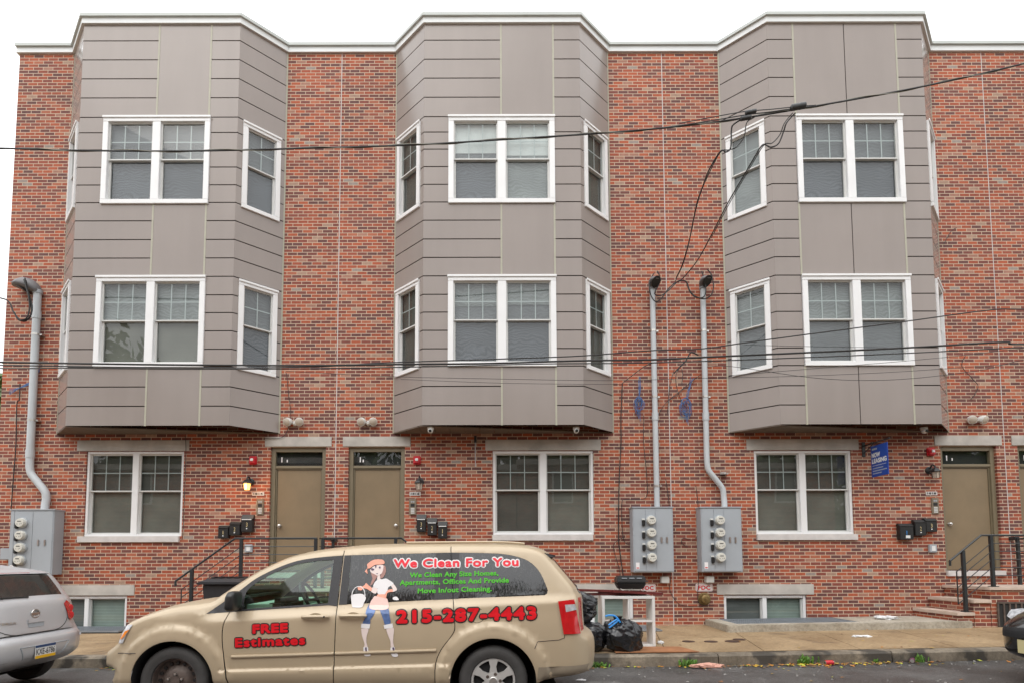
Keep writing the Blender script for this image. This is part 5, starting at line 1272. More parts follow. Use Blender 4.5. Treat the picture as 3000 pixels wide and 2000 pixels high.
    def cls(x, z, t):
        if z > 1.12 and -2.62 < x < -1.93 and .07 < t < .93: return 'windscreen'
        if z > 1.13 and x > .53 and .06 < t < .94: return 'rear_window'
        if x > .5 and z > .78 and z < 1.10 and (t < .10 or t > .90): return 'rear_lamp_strip'
        return 'body'
    tpts = resample(top, .06)
    sh.strip(tpts, [0,.01,.03,.07,.14,.25,.38,.5,.62,.75,.86,.93,.97,.99,1], cls, mbs)
    body = mbs['body']
    for k in ('body',): sub(body, reg[k], sh.near)
    for k in ('body','door','sliding_door','gap'): sub(body, reg[k], sh.far)
    bo = build('body', body, M['goldpaint'], root, smooth=45, merge=True)
    d1 = build('door', sub(MB(), reg['door'], sh.near), M['goldpaint'], root, smooth=45, label='front door lettered FREE Estimates')
    d2 = build('sliding_door', sub(MB(), reg['sliding_door'], sh.near), M['goldpaint'], root, smooth=45)
    build('door_gap', sub(MB(), reg['gap'], sh.near, -.012), M['ink'], root)
    for k in ('frame','pillar_front','pillar_rear'):
        for f_ in (sh.near, sh.far): build('window_trim', sub(MB(), reg[k], f_, .0025), M['vantrim'], root, smooth=45)
    build('side_window', sub(MB(), reg['window_front'], sh.near, -.004), M['cabglass'], root, smooth=True, label='clear green tinted front side window')
    build('side_window', sub(MB(), reg['window_front'], sh.far, -.004), M['cabglass'], root, smooth=True)
    build('side_window', sub(MB(), reg['window_slide'], sh.near, -.002), M['wetglass'], root, smooth=True, label='dark sliding door window with a decal figure')
    build('side_window', sub(MB(), reg['window_quarter'], sh.near, -.002), M['wetglass'], root, smooth=True, label='dark rear quarter window with rounded rear corner')
    for k in ('window_slide','window_quarter'): build('side_window', sub(MB(), reg[k], sh.far, -.002), M['vanglass'], root, smooth=True)
    build('windscreen', mbs['windscreen'], M['cabglass'], root, smooth=True)
    build('rear_window', mbs['rear_window'], M['vanglass'], root, smooth=True)
    # underside and wheel wells
    u = MB(); u.box(-3.40,.60,-5.9,-4.35,.20,.26)
    for hx,r in ((FX,fr_),(RX,rr_)):
        for side in (0,1):
            y0,y1 = ((-6.10,-5.62),(-4.62,-4.15))[side]
            n = 20; vs = []
            for k in range(n+1):
                a = -.5+(math.pi+1.0)*k/n
                vs += [(hx+(r+.004)*math.cos(a),y0,HZ+(r+.004)*math.sin(a)),(hx+(r+.004)*math.cos(a),y1,HZ+(r+.004)*math.sin(a))]
            u.add(vs, [(2*k,2*k+2,2*k+3,2*k+1) for k in range(n)])
            yb = y1 if side == 0 else y0
            u.add([(hx,yb,HZ)]+[(hx+(r+.004)*math.cos(2*math.pi*k/24),yb,HZ+(r+.004)*math.sin(2*math.pi*k/24)) for k in range(24)], [(0,1+k,1+(k+1)%24) for k in range(24)])
    build('underbody', u, M['well_dark'], root)
    for hx, st in ((FX,'steel'),(RX,'cap')):
        wheel(root, hx, HZ, -6.085, .33, st, 1); wheel(root, hx, HZ, -4.165, .33, st, -1)
    # trim: mouldings, handles, lamps, mirror
    def band(poly, off, m, name, par, res=.05, sm=True):
        mb = MB(); sh.patch(mb, poly, off, res); return build(name, mb, M[m], par, smooth=sm)
    mo = MB()
    for xa, xb, dv in ((-2.484,-1.522,d1),(-1.508,-.556,d2)):
        mo = MB(); n = 16; rs = []
        for i in range(n+1):
            x = xa+(xb-xa)*i/n; z = .565+(x+2.484)*.029; y = sh.near(x,z)[1]
            rs.append([(x,y+.004,z-.016),(x,y-.012,z-.012),(x,y-.016,z),(x,y-.012,z+.012),(x,y+.004,z+.016)])
        mo.rings(rs); build('side_moulding', mo, M['goldpaint'], dv, smooth=30)
    for (xa,xb),dv in (((-1.823,-1.579),d1),((-1.468,-1.224),d2)):
        z = .935+(xa+1.8)*.02; y = sh.near((xa+xb)/2,z)[1]
        bw = MB(); xm = (xa+xb)/2; bw.lathe((xm,y-.0015,z-.004),(0,1,0),[(0,.062),(.0,.058),(.012,.03),(.014,.001)],20)
        cup = MB()
        for i in range(24):
            a0,a1 = 2*math.pi*i/24,2*math.pi*(i+1)/24
            cup.add([(xm+.07*math.cos(a0),y-.003,z-.005+.042*math.sin(a0)),(xm+.07*math.cos(a1),y-.003,z-.005+.042*math.sin(a1)),(xm+.03*math.cos(a1),y+.0,z-.005+.02*math.sin(a1)),(xm+.03*math.cos(a0),y+.0,z-.005+.02*math.sin(a0)),(xm,y+.001,z-.005)],[(0,1,2,3),(3,2,4)])
        h = MB(); h.tube([(xa,y-.012,z),(xa+.03,y-.032,z+.004),(xm,y-.038,z+.006),(xb-.03,y-.034,z+.005),(xb,y-.012,z+.002)], lambda t: .017, 8, smooth=4)
        ho = build('door_handle', h, M['goldpaint'], dv, smooth=True); build('handle_cup', cup, M['goldpaint'], ho, smooth=True)
        if dv is d1:
            k = MB(); k.lathe((xb-.03,y-.050,z+.005),(0,-1,0),[(0,.009),(.002,.009),(.0025,.001)],10); build('key_hole', k, M['ink'], ho)
    f = MB(); cx,cz = V['fuel'][0]; n = 40
    for i in range(n):
        a0,a1 = 2*math.pi*i/n,2*math.pi*(i+1)/n
        f.add([sh.near(cx+r*math.cos(a),cz+r*math.sin(a),.0008) for r in (.066,.070) for a in (a0,a1)], [(0,1,3,2)])
    build('fuel_flap', f, M['ink'], bo)
    tl = V['tail']; band(resample(tl,.03,True), .012, 'taillight', 'tail_light', root)
    w0 = V['tailw']; w1 = [(w0[0][0],w0[0][1]),(w0[1][0]-.015,w0[1][1]-.006),(w0[2][0]-.01,w0[2][1]-.005),(w0[3][0],w0[3][1])]
    m = MB(); sh.patch(m, w1, .015, .02); build('reversing_lens', m, M['headlight'], root.children[-1], smooth=True)
    rl = mbs.get('rear_lamp_strip')
    if rl: build('tail_light', rl, M['taillight'], root, smooth=True)
    hd = V['head']; ho = band(hd, .008, 'headlight', 'headlight', root, .025)
    am = [(hd[0][0]+.012,hd[0][1]-.055),(hd[1][0]-.022,hd[1][1]-.045),(hd[2][0]-.018,hd[2][1]-.015),(hd[3][0]-.02,hd[3][1]+.035),(hd[4][0]+.045,hd[4][1]+.045)]
    m = MB(); sh.patch(m, am, .012, .02); build('amber_lens', m, M['amber'], ho, smooth=True)
    # front bumper corner line, front lower lip
    bl = MB(); bl.tube([sh.near(x,z,.0005) for x,z in resample([(-3.56,.600),(-3.37,.603)],.03)], .0035, 5); build('bumper_seam', bl, M['ink'], bo)
    bl = MB(); bl.tube([sh.near(x,z,.0005) for x,z in resample([(.37,.64),(.40,.70),(.60,.715),(.655,.735),(.655,.765)],.03)], .0028, 5); build('bumper_seam', bl, M['ink'], bo)
    sk = MB(); sh.patch(sk, [(.392,.345),(.405,.465),(.925,.475),(.922,.45),(.895,.402),(.79,.381),(.61,.360),(.47,.340)], .004, .03); build('bumper_skirt', sk, M['goldmatte'], root, smooth=True)
    lip = MB(); lip.box(-3.60,-3.40,-5.75,-4.5,.20,.36); build('chin_spoiler', lip, M['well_dark'], root, bevel=.03)
    # mirror
    m = MB(); (mx0,mz0),(mx1,mz1) = V['mirror']; ym = sh.near(-2.45,1.05)[1]
    def sq(v, p): return math.copysign(abs(v)**p, v)
    cx,cz = (mx0+mx1)/2+.045,(mz0+mz1)/2+.0; rs = []
    for yy,q in ((ym-.245,.45),(ym-.235,.75),(ym-.20,.95),(ym-.14,1.0),(ym-.07,.97),(ym-.035,.85),(ym-.025,.6)):
        rs.append([(cx+.048*q*sq(math.cos(2*math.pi*k/24),.55)+.01*math.sin(2*math.pi*k/24), yy, cz+.095*q*sq(math.sin(2*math.pi*k/24),.6)) for k in range(24)])
    m.rings(rs); mo_ = build('wing_mirror', m, M['black'], root, smooth=60)
    m = MB(); m.tube([(-2.44,ym+.02,1.02),(-2.46,ym-.07,1.05)],.035,8); build('mirror_arm', m, M['black'], mo_, smooth=True)
    # rear spoiler and wiper
    m = MB(); yy0,yy1 = -5.85,-4.40
    m.add([(.44,yy0,1.552),(.61,yy0+.03,1.515),(.60,yy0+.03,1.495),(.50,yy0,1.49),(.44,yy1,1.552),(.61,yy1-.03,1.515),(.60,yy1-.03,1.495),(.50,yy1,1.49)],[(0,1,2,3),(4,7,6,5),(0,4,5,1),(1,5,6,2),(2,6,7,3),(3,7,4,0)])
    build('roof_spoiler', m, M['vantrim'], root, bevel=.006)
    m = MB(); m.tube([(.80,-5.55,1.19),(.85,-5.55,1.20)],.012,6); m.tube([(.84,-5.6,1.2),(.78,-5.1,1.22)],.009,6); build('rear_wiper', m, M['black'], root)
    # roof rails and seam
    m = MB(); m.tube([(-.9,-5.72,1.648),(.0,-5.72,1.652),(.30,-5.72,1.635)],.012,6,smooth=5); build('roof_rail', m, M['goldpaint'], root, smooth=True)
    # wiper cowl
    m = MB(); m.box(-2.78,-2.62,-5.75,-4.45,1.075,1.10); build('wiper_cowl', m, M['black'], root, bevel=.01)
    # cabin
    c = MB(); c.box(-2.55,-2.10,-5.82,-4.42,.70,1.03); build('dashboard', c, M['seat'], root, bevel=.06)
    c = MB(); c.box(-2.28,-2.06,-5.78,-5.30,.92,1.09); build('instrument_hood', c, M['black'], root, bevel=.05)
    c = MB(); cs = Vector((-1.93,-5.52,1.08)); ax_ = Vector((.85,0,.5)).normalized(); uu = Vector((0,1,0)); ww = ax_.cross(uu)
    c.tube([cs+(uu*math.cos(2*math.pi*k/28)+ww*math.sin(2*math.pi*k/28))*.185 for k in range(28)], .016, 8, closed=True)
    for a in (-.2,math.pi+.2,math.pi/2): c.tube([cs-ax_*.03, cs+(uu*math.cos(a)+ww*math.sin(a))*.18], .014, 6)
    build('steering_wheel', c, M['black'], root, smooth=True)
    for yc in (-5.52,-4.74):
        c = MB(); c.box(-1.62,-1.12,yc-.25,yc+.25,.42,.62); c.add([(-1.30,yc-.24,.62),(-1.12,yc-.24,.60),(-.98,yc-.22,1.22),(-1.10,yc-.22,1.22),(-1.30,yc+.24,.62),(-1.12,yc+.24,.60),(-.98,yc+.22,1.22),(-1.10,yc+.22,1.22)],[(0,1,2,3),(4,7,6,5),(0,4,5,1),(1,5,6,2),(2,6,7,3),(3,7,4,0)])
        so = build('front_seat', c, M['seat'], root, bevel=.04, smooth=True)
        c = MB(); c.box(-1.09,-.99,yc-.13,yc+.13,1.25,1.43); build('head_rest', c, M['seat'], so, bevel=.03, smooth=True)
    c = MB(); c.box(-.75,-.70,-5.85,-4.40,.3,1.45); c.box(-3.0,-.7,-5.9,-4.36,.27,.33); build('cabin_lining', c, M['well_dark'], root)
    # lettering
    fn = lambda base: (lambda x,z,d: sh.near(x,z,base+d))
    def letters(txt, key, full, m, fat, outline=0.0, om='ink', gap=1.0):
        # full = height of a capital with its outline; the outline is the same glyphs swollen further, just behind
        (xa,za),(xb,zb),_ = V[key]
        pad = fat+outline; core = full-2*pad
        xa, xb, za, zb = xa+pad, xb-pad, za+pad, zb+pad
        t_ = build('lettering', text_mb(txt, fn(.0075), xa,za,xb,zb, core, spacing=gap, fat=fat), M[m], root, label='the words '+txt)
        if outline: build('letter_outline', text_mb(txt, fn(.0040), xa,za,xb,zb, core, spacing=gap, fat=pad), M[om], t_)
    letters('FREE','FREE',.112,'decalred',.0075,.010,gap=1.1)
    letters('Estimates','Est',.112,'decalred',.0060,.010,gap=1.14)
    letters('We Clean For You','We',.112,'decalcoral',.0048,.012,'decalwhite',gap=1.10)
    letters('We Clean Any Size Homes,','g1',.052,'decalgreen',.0028,gap=1.05)
    letters('Apartments, Offices And Provide','g2',.052,'decalgreen',.0028,gap=1.05)
    letters('Move In/out Cleaning.','g3',.052,'decalgreen',.0028,gap=1.05)
    letters('215-287-4443','num',.156,'decalred',.0105,.0125,gap=1.2)
    # the decal of a cleaner with bucket, headscarf and apron
    order = [('skin','skin',.0045),('hair','hair',.0040),('white','decalwhite',.0055),('jeans','jeans',.0050),('apron','apron',.0065),('coral','coral',.0070),('dark','darkink',.0075)]
    dm = MB(); ms = []
    for i,(k,m_,off) in enumerate(order):
        ms.append(M[m_]); dm.mi = i
        for pl in FIGURE[k]: sh.patch(dm, [(a,b) for a,b in (smooth2(pl+[pl[0]],3)[:-1] if len(pl) > 4 else pl)], off, .03)
    dm.mi = 2; dm.tube([sh.near(x,z,.006) for x,z in smooth2(BUCKET_HANDLE,4)], .0045, 5)
    build('figure_decal', dm, ms, root, label='flat decal of a cleaner in headscarf, apron and rolled jeans holding a bucket')
    return root
make_van()

# ---------------------------------------------------------------- other parked cars
def simple_car(name, label, outline, yn, yf, ins, crown, paint, hubs, hz, wr, side_glass, screens, cat='car', ex=4, arch=.05):
    top = smooth2(outline, 3)
    xs = [p[0] for p in outline]
    full = top+[(xs[-1]-.25,outline[-1][1]-.08),(xs[0]+.25,outline[0][1]-.08)]
    full = resample(full,.07,True)
    sh = Shell(full, yn, yf, ins, top, crown=crown, rnd=.07); sh.ex = ex
    arcs = [(h,hz,wr+arch) for h in hubs]
    lines = [(full,True)]+[(resample(g,.06,True),True) for g in side_glass]
    for hx,hz_,hr in arcs: lines.append(([(hx+hr*math.cos(2*math.pi*k/40),hz_+hr*math.sin(2*math.pi*k/40)) for k in range(40)],True))
    v, tris = cdt(side_points(sh, full, .09, (.02,.05), []), lines)
    def region(x,z):
        if not pip(x,z,full) or any(math.hypot(x-a,z-b) < r for a,b,r in arcs): return None
        return 'glass' if any(pip(x,z,g) for g in side_glass) else 'body'
    root = thing(name, label, cat, ((min(xs)+max(xs))/2,(yn+yf)/2,outline[0][1]-.3))
    mbs = {}
    sh.strip(resample(top,.045), [0,.01,.03,.06,.10,.16,.24,.34,.44,.5,.56,.66,.76,.84,.90,.94,.97,.99,1], lambda x,z,t: screens(x,z,t), mbs)
    body = mbs['body']; gl = mbs.get('glass', MB()); wd = mbs.pop('void', None)
    for f in (sh.near, sh.far):
        for key, mb in (('body',body),('glass',gl)):
            ts = [t for t in tris if region(sum(v[i][0] for i in t)/3, sum(v[i][1] for i in t)/3) == key]
            mb.add([f(a,b) for a,b in v], ts)
    def clean(mb):
        used = sorted({i for f in mb.f for i in f}); m = {i:k for k,i in enumerate(used)}; mb.v = [mb.v[i] for i in used]; mb.f = [[m[i] for i in f] for f in mb.f]
    clean(body); clean(gl)
    build('body', body, paint, root, smooth=45, merge=True)
    build('window', gl, M['vanglass'], root, smooth=45)
    u = MB(); u.box(min(xs)+.5,max(xs)-.5,yn+.15,yf-.15,hz-.12,hz+.25); build('underbody', u, M['well_dark'], root)
    for hx in hubs: 
        wheel(root, hx, hz, yn+.03, wr, 'cap', 1); wheel(root, hx, hz, yf-.03, wr, 'cap', -1)
    return root, sh, top

# silver hatchback, seen from its rear corner
ho = [(-9.27,0.3),(-9.4,0.42),(-9.41,0.58),(-9.32,0.74),(-9.07,0.86),(-8.57,0.95),(-8.22,1.0),(-7.62,1.32),(-7.22,1.44),(-6.57,1.475),(-6.12,1.42),(-5.61,1.345),(-5.555,1.315),(-5.52,1.285),(-5.35,1.06),(-5.305,1.0),(-5.27,0.86),(-5.25,0.72),(-5.235,0.655),(-5.18,0.635),(-5.155,0.6),(-5.15,0.5),(-5.17,0.41),(-5.24,0.345),(-5.37,0.3)]
def hins(x,z):
    v = 0
    if x > -5.69: v += .20*((x+5.69)/.50)**2
    if x < -8.8: v += .30*((-8.8-x)/.55)**2
    if z > .66: v += .06*min(1,(z-.66)/.08)
    if z > .93: v += .36*(z-.93)
    if z < .5: v += .10*((.5-z)/.25)**2
    return v
def hscreen(x,z,t):
    if x > -5.59 and 1.055 < z < 1.30 and .09 < t < .91: return 'glass'
    if -8.1 < x < -7.35 and z > 1.02 and .06 < t < .94: return 'glass'
    return 'body'
root, sh, top = simple_car('parked_car','silver hatchback seen from behind, parked ahead of the gold van', ho, -5.98, -4.08, hins, (.12,.12,.03), M['silver'], (-8.50,-5.88), .295, .30,
    [[(-7.95,1.02),(-7.4,1.30),(-6.6,1.39),(-5.9,1.36),(-5.75,1.08)]], hscreen)
rear = [p for p in top if p[0] > -5.62 and p[1] < 1.40]
def rp(name, poly, off, m, par=root, res=.03, sm=True):
    mb = MB(); sh.end_patch(mb, poly, off, rear, False, res); return build(name, mb, M[m], par, smooth=sm)
yc = sh.yc-.04
for s in (1,-1):
    q = [(yc+s*a,b) for a,b in ((.49,.965),(.575,1.0),(.67,.965),(.725,.87),(.735,.775),(.59,.755),(.545,.80))]
    t_ = rp('tail_light', q, .008, 'taillight')
    mb = MB()
    for cz in (.90,.815): 
        mb.lathe((sh.end_x(yc+s*.645,cz,rear,False)+.008,yc+s*.645,cz),(1,0,0),[(0,.045),(.008,.040),(.012,.02),(.0125,.001)],16)
    build('lamp_bowl', mb, M['redink'], t_, smooth=True)
# the tailgate's shut line, plate recess, handle, emblem, brake lamp, wiper
sl = [(yc-.60,1.02),(yc-.53,.80),(yc-.34,.685),(yc,.672),(yc+.34,.685),(yc+.53,.80),(yc+.60,1.02)]
mb = MB(); mb.tube([(sh.end_x(a,b,rear,False)+.002,a,b) for a,b in resample(smooth2(sl,4),.03)], .004, 5); build('tailgate_gap', mb, M['ink'], root)
rec = [(yc-.32,.545),(yc-.26,.395),(yc+.26,.395),(yc+.38,.545)]
rp('plate_recess', rec, .003, 'silver')
mb = MB(); mb.tube([(sh.end_x(a,b,rear,False)+.003,a,b) for a,b in resample(rec+[rec[0]],.03)], .006, 5); build('recess_edge', mb, M['cabinet'], root, smooth=True)
xp = sh.end_x(yc,.47,rear,False)+.012
mb = MB(); mb.box(xp,xp+.006,yc-.152,yc+.152,.402,.552); po = build('number_plate', mb, M['plate'], root, bevel=.003)
mb = MB(); mb.box(xp+.0062,xp+.0075,yc-.148,yc+.148,.522,.549); build('plate_band', mb, M['plateblue'], po)
mb = MB(); mb.box(xp+.0062,xp+.0075,yc-.148,yc+.148,.405,.436); build('plate_band', mb, M['plateyel'], po)
# characters read left to right as seen from behind: left is towards -y
build('plate_characters', text_mb('KXE-6786', lambda u,z,d: (xp+.008,u,z), yc-.135,.447,yc+.135,.447,.066,bold=.01), M['ink'], po)
xe = sh.end_x(yc,.89,rear,False)
mb = MB(); mb.tube([(xe+.008,yc+.052*math.cos(2*math.pi*k/24),.885+.045*math.sin(2*math.pi*k/24)) for k in range(24)], .008, 6, closed=True); mb.box(xe+.004,xe+.014,yc-.062,yc+.062,.873,.897)
build('emblem', mb, M['steel'], root, smooth=30)
build('badge', text_mb('VERSA', lambda u,z,d: (sh.end_x(u,z,rear,False)+.006,u,z), yc-.475,.795,yc-.265,.795,.027,bold=.02), M['steel'], root)
mb = MB(); sh.end_patch(mb, [(yc-.11,.835),(yc+.11,.835),(yc+.12,.79),(yc-.12,.79)], .012, rear, False); build('handle_bar', mb, M['silver'], root, smooth=True)
rp('handle_recess', [(yc-.115,.79),(yc+.115,.79),(yc+.105,.74),(yc-.105,.74)], .004, 'cabinet')
mb = MB(); mb.box(-5.53,-5.455,yc-.28,yc+.28,1.318,1.340); build('brake_lamp', mb, M['taillight'], root, bevel=.004)
mb = MB(); mb.tube([(sh.end_x(yc,1.07,rear,False)+.02,yc,1.07),(sh.end_x(yc-.3,1.08,rear,False)+.02,yc-.45,1.075)], .010, 6); build('rear_wiper', mb, M['black'], root)
for s in (1,-1): rp('reflector', [(yc+s*.70,.60),(yc+s*.74,.60),(yc+s*.74,.565),(yc+s*.70,.565)], .006, 'headlight')
rp('bumper_valance', [(yc-.58,.405),(yc-.56,.345),(yc+.56,.345),(yc+.58,.405)], .004, 'well_dark')

# black car at the right edge, its nose towards the camera's left
bo_ = [(6.67,0.285),(6.51,0.345),(6.45,0.435),(6.435,0.565),(6.435,0.69),(6.47,0.78),(6.57,0.865),(6.85,0.95),(7.35,1.015),(7.85,1.06),(8.6,1.43),(9.35,1.53),(10.15,1.5),(10.8,1.21),(11.3,1.15),(11.41,0.83),(11.39,0.515),(11.2,0.345)]
def bins(x,z):
    v = 0
    if x < 7.35: v += .15*((7.35-x)/.62)**2.3
    if x > 11.2: v += .2*((x-11.2)/.45)**2
    if z > 1.0: v += .36*(z-1.0)
    if z < .5: v += .08*((.5-z)/.25)**2
    return v
def bscreen(x,z,t):
    if 8.18 < x < 8.83 and .06 < t < .94 and z > 1.0: return 'glass'
    if 10.48 < x < 11.08 and .06 < t < .94 and z > 1.15: return 'glass'
    return 'body'
root, sh, top = simple_car('parked_car','black car with a glossy nose, cut off at the right frame edge', bo_, -5.98, -4.08, bins, (.65,.1,.03), M['blackpaint'], (7.55,10.6), .37, .31,
    [[(8.28,1.05),(8.93,1.37),(9.83,1.45),(10.63,1.30),(10.83,1.12)]], bscreen, ex=2)
nose = [p for p in top if p[0] < 7.2 and p[1] < .94]
yc = sh.yc
for s in (1,-1):
    mb = MB(); sh.end_patch(mb, [(yc+s*a,b) for a,b in ((.34,.71),(.48,.81),(.68,.865),(.80,.84),(.79,.76),(.60,.685))], .010, nose, True, .025); h_ = build('headlight', mb, M['headlight'], root, smooth=True)
    mb = MB(); mb.lathe((sh.end_x(yc+s*.56,.765,nose,True)-.014,yc+s*.56,.765),(-1,0,0),[(0,.055),(.004,.05),(.006,.02),(.0065,.001)],18); build('lamp_bowl', mb, M['ink'], h_, smooth=True)
    mb = MB(); mb.tube([(sh.end_x(yc+s*a,b,nose,True)-.006,yc+s*a,b) for a,b in ((.42,.43),(.52,.455),(.62,.50),(.68,.56))], .012, 6, smooth=4); build('bumper_trim', mb, M['hubcap'], root, smooth=True)
mb = MB(); sh.end_patch(mb, [(yc-.40,.72),(yc+.40,.72),(yc+.36,.60),(yc-.36,.60)], .006, nose, True); build('grille', mb, M['well_dark'], root)
mb = MB(); sh.end_patch(mb, [(yc-.55,.46),(yc+.55,.46),(yc+.45,.34),(yc-.45,.34)], .005, nose, True); build('lower_grille', mb, M['well_dark'], root)
xq = sh.end_x(yc,.54,nose,True)-.02
mb = MB(); mb.box(xq-.006,xq,yc-.42,yc-.115,.44,.59); build('number_plate', mb, M['cream'], root, bevel=.003)
# ------------------------------------------------------------------ kerbside rubbish and bins
def bag(name_label, c, rx, ry, rz, seed, flat=.25, tie=None, lean=0.0):
    t = thing('bin_bag', name_label, 'rubbish bag', (c[0],c[1],c[2]), 'black rubbish bags by the kerb')
    off = Vector((seed*7.1,seed*3.3,seed))
    def fn(d):
        p = d*1.6+off
        s = 1+.17*noise.noise(p)+.07*noise.noise(p*2.1)
        # creases running up towards the knot, and slack folds across them
        an = math.atan2(d.y,d.x)
        r1 = 1-abs(noise.noise(Vector((math.cos(an)*3.4,math.sin(an)*3.4,d.z*.7))+off)); r2 = 1-abs(noise.noise(Vector((d.x*2.2,d.y*2.2,d.z*5.0+d.x*1.5))+off*2)); r3 = 1-abs(noise.noise(Vector((d.x*6,d.y*6,d.z*10))+off*3))
        s += .10*(r1**4-.3)+.075*(r2**4-.3)+.022*(r3**3-.35)
        if d.z > .55: s *= 1-.25*((d.z-.55)/.45)
        return s
    m = MB(); m.ell((c[0],c[1],c[2]+rz*.82), rx, ry, rz, 90, 60, fn)
    m.v = [(x+lean*(z-c[2]),y,max(z,c[2]+.004+.01*noise.noise(Vector((x*9,y*9,seed))))) for x,y,z in m.v]
    build('sack', m, M['bag'], t, smooth=70)
    top = c[2]+rz*1.62; tx = c[0]+lean*rz*1.6
    if tie is None: tie = (0,0)
    k = MB(); kx,ky = tx+tie[0], c[1]+tie[1]
    rs = []
    for i in range(7):
        u = i/6; rr = .035+.05*abs(u-.45)
        rs.append([(kx+rr*math.cos(2*math.pi*j/14)*(1+.35*math.sin(5*j)),ky+rr*math.sin(2*math.pi*j/14)*(1+.35*math.cos(3*j)),top-.07+.13*u) for j in range(14)])
    k.rings(rs); build('knot', k, M['bag'], t, smooth=70)
    return t, (kx,ky,top)
zc = .14
t, kp = bag('fat black bin bag with a blue drawstring in front of the white shelf', (1.875,-3.0,zc), .265, .22, .285, 3.0, tie=(-.07,-.06), lean=-.05)
m = MB(); x,y,z = kp
m.tube([(x+.03,y-.05,z-.03),(x-.04,y-.06,z+.06),(x-.13,y-.06,z+.075),(x-.18,y-.05,z+.06)], .014, 6, smooth=4); m.tube([(x,y-.07,z-.0),(x-.07,y-.09,z-.05),(x-.14,y-.10,z-.10)], .014, 6, smooth=4); m.tube([(x-.02,y-.08,z+.02),(x-.09,y-.10,z-.02),(x-.15,y-.11,z-.06)], .012, 6, smooth=4)
build('drawstring', m, M['ltblue'], t, smooth=True)
bag('upright black bin bag behind the rear bumper of the gold van', (1.36,-2.92,zc), .30, .24, .26, 9.0)
bag('black bin bag stacked on top of another, against the red boards', (1.15,-2.82,zc+.41), .34, .25, .28, 14.0, lean=.04)
bag('low black bin bag on the kerb edge under the van bumper', (1.02,-3.0,zc), .22, .16, .15, 21.0)
# white 2x2 shelf unit
t = thing('shelf_unit', 'white two by two shelf unit standing open on the pavement', 'shelf', (2.04,-2.5,zc))
x0,x1,y0,y1,z0,z1 = 1.635,2.445,-2.66,-2.28,zc+.004,.925
m = MB(); m.box(x0,x0+.042,y0,y1,z0,z1-.042); m.box(x1-.042,x1,y0,y1,z0,z1-.042); m.box(x0,x1,y0,y1,z1-.0415,z1); m.box(x0+.0425,x1-.0425,y0,y1,z0,z0+.042); build('frame', m, M['whiteboard'], t, bevel=.003)
xm = 2.045
m = MB(); m.box(xm-.012,xm+.012,y0+.004,y1,z0+.0425,z1-.042); build('divider', m, M['whiteboard'], t, bevel=.002)
for a,b in ((x0+.0425,xm-.0125),(xm+.0125,x1-.0425)):
    m = MB(); m.box(a,b,y0+.006,y1,z0+.385,z0+.405); build('shelf', m, M['whiteboard'], t, bevel=.002)
# dark red boards resting on it
for i,(xa,ya,xb,yb,z,zb,lb) in enumerate(((1.14,-2.50,2.38,-2.36,.928,.928,'long dark red board lying across the shelf unit under the others'),(1.62,-2.40,2.62,-2.46,.960,.934,'dark red board in the middle of the pile on the shelf unit'),(1.10,-2.52,2.36,-2.44,.999,.960,'long dark red board topmost on the shelf unit'),(1.80,-2.63,2.58,-2.55,.980,.935,'short dark red board slanting down at the front of the shelf unit'))):
    d = Vector((xb-xa,yb-ya,zb-z)); d.normalize(); n = Vector((-d.y,d.x,0)).normalized()*.045
    m = MB(); a = Vector((xa,ya,z)); b = Vector((xb,yb,zb))
    q = [a-n,b-n,b+n,a+n]; m.add(q+[p+Vector((0,0,.036)) for p in q],[(0,3,2,1),(4,5,6,7),(0,1,5,4),(1,2,6,5),(2,3,7,6),(3,0,4,7)])
    tag(build('board', m, M['redwood'], bevel=.003), lb, 'board', 'dark red boards on the shelf unit')
# tabletop grill
t = thing('tabletop_grill', 'small black tabletop grill with wire legs on the white shelf unit', 'grill', (2.10,-2.52,.975))
m = MB(); x0,x1,y0,y1 = 1.86,2.34,-2.66,-2.38
def tub(z0,z1,i0,i1): 
    m.add([(x0+i0,y0+i0,z0),(x1-i0,y0+i0,z0),(x1-i0,y1-i0,z0),(x0+i0,y1-i0,z0),(x0+i1,y0+i1,z1),(x1-i1,y0+i1,z1),(x1-i1,y1-i1,z1),(x0+i1,y1-i1,z1)],[(0,3,2,1),(4,5,6,7),(0,1,5,4),(1,2,6,5),(2,3,7,6),(3,0,4,7)])
tub(1.03,1.125,.055,.012); build('bowl', m, M['black'], t, bevel=.012)
m = MB(); tub(1.127,1.235,.008,.028); lo = build('lid', m, M['black'], t, bevel=.018)
m = MB()
for k in range(3): m.box(x0+.085+.115*k,x0+.165+.115*k,y0+.0005,y0+.012,1.19,1.205)
build('vent', m, M['cabinet'], lo, bevel=.003)
m = MB()
for yy in (-2.62,-2.42): m.tube([(1.945,yy,1.04),(2.015,yy,.982),(2.085,yy,1.04)],.005,5) if False else (m.tube([(1.93,yy,1.04),(2.00,yy,.985)],.005,5), m.tube([(2.11,yy,1.035),(2.03,yy,.985)],.005,5))
m.tube([(2.00,-2.62,.985),(2.00,-2.42,.985)],.005,5); m.tube([(2.03,-2.62,.985),(2.03,-2.42,.985)],.005,5); m.tube([(2.30,-2.62,1.04),(2.27,-2.62,.984),(2.27,-2.42,.984),(2.30,-2.42,1.04)],.005,5)
build('wire_legs', m, M['steel'], t)
m = MB(); m.tube([(x0+.01,-2.57,1.13),(x0-.03,-2.57,1.135),(x0-.03,-2.47,1.135),(x0+.01,-2.47,1.13)],.006,5,smooth=3); m.tube([(x1-.01,-2.57,1.14),(x1+.03,-2.57,1.15),(x1+.03,-2.47,1.15),(x1-.01,-2.47,1.14)],.006,5,smooth=3); build('side_handle', m, M['black'], t)
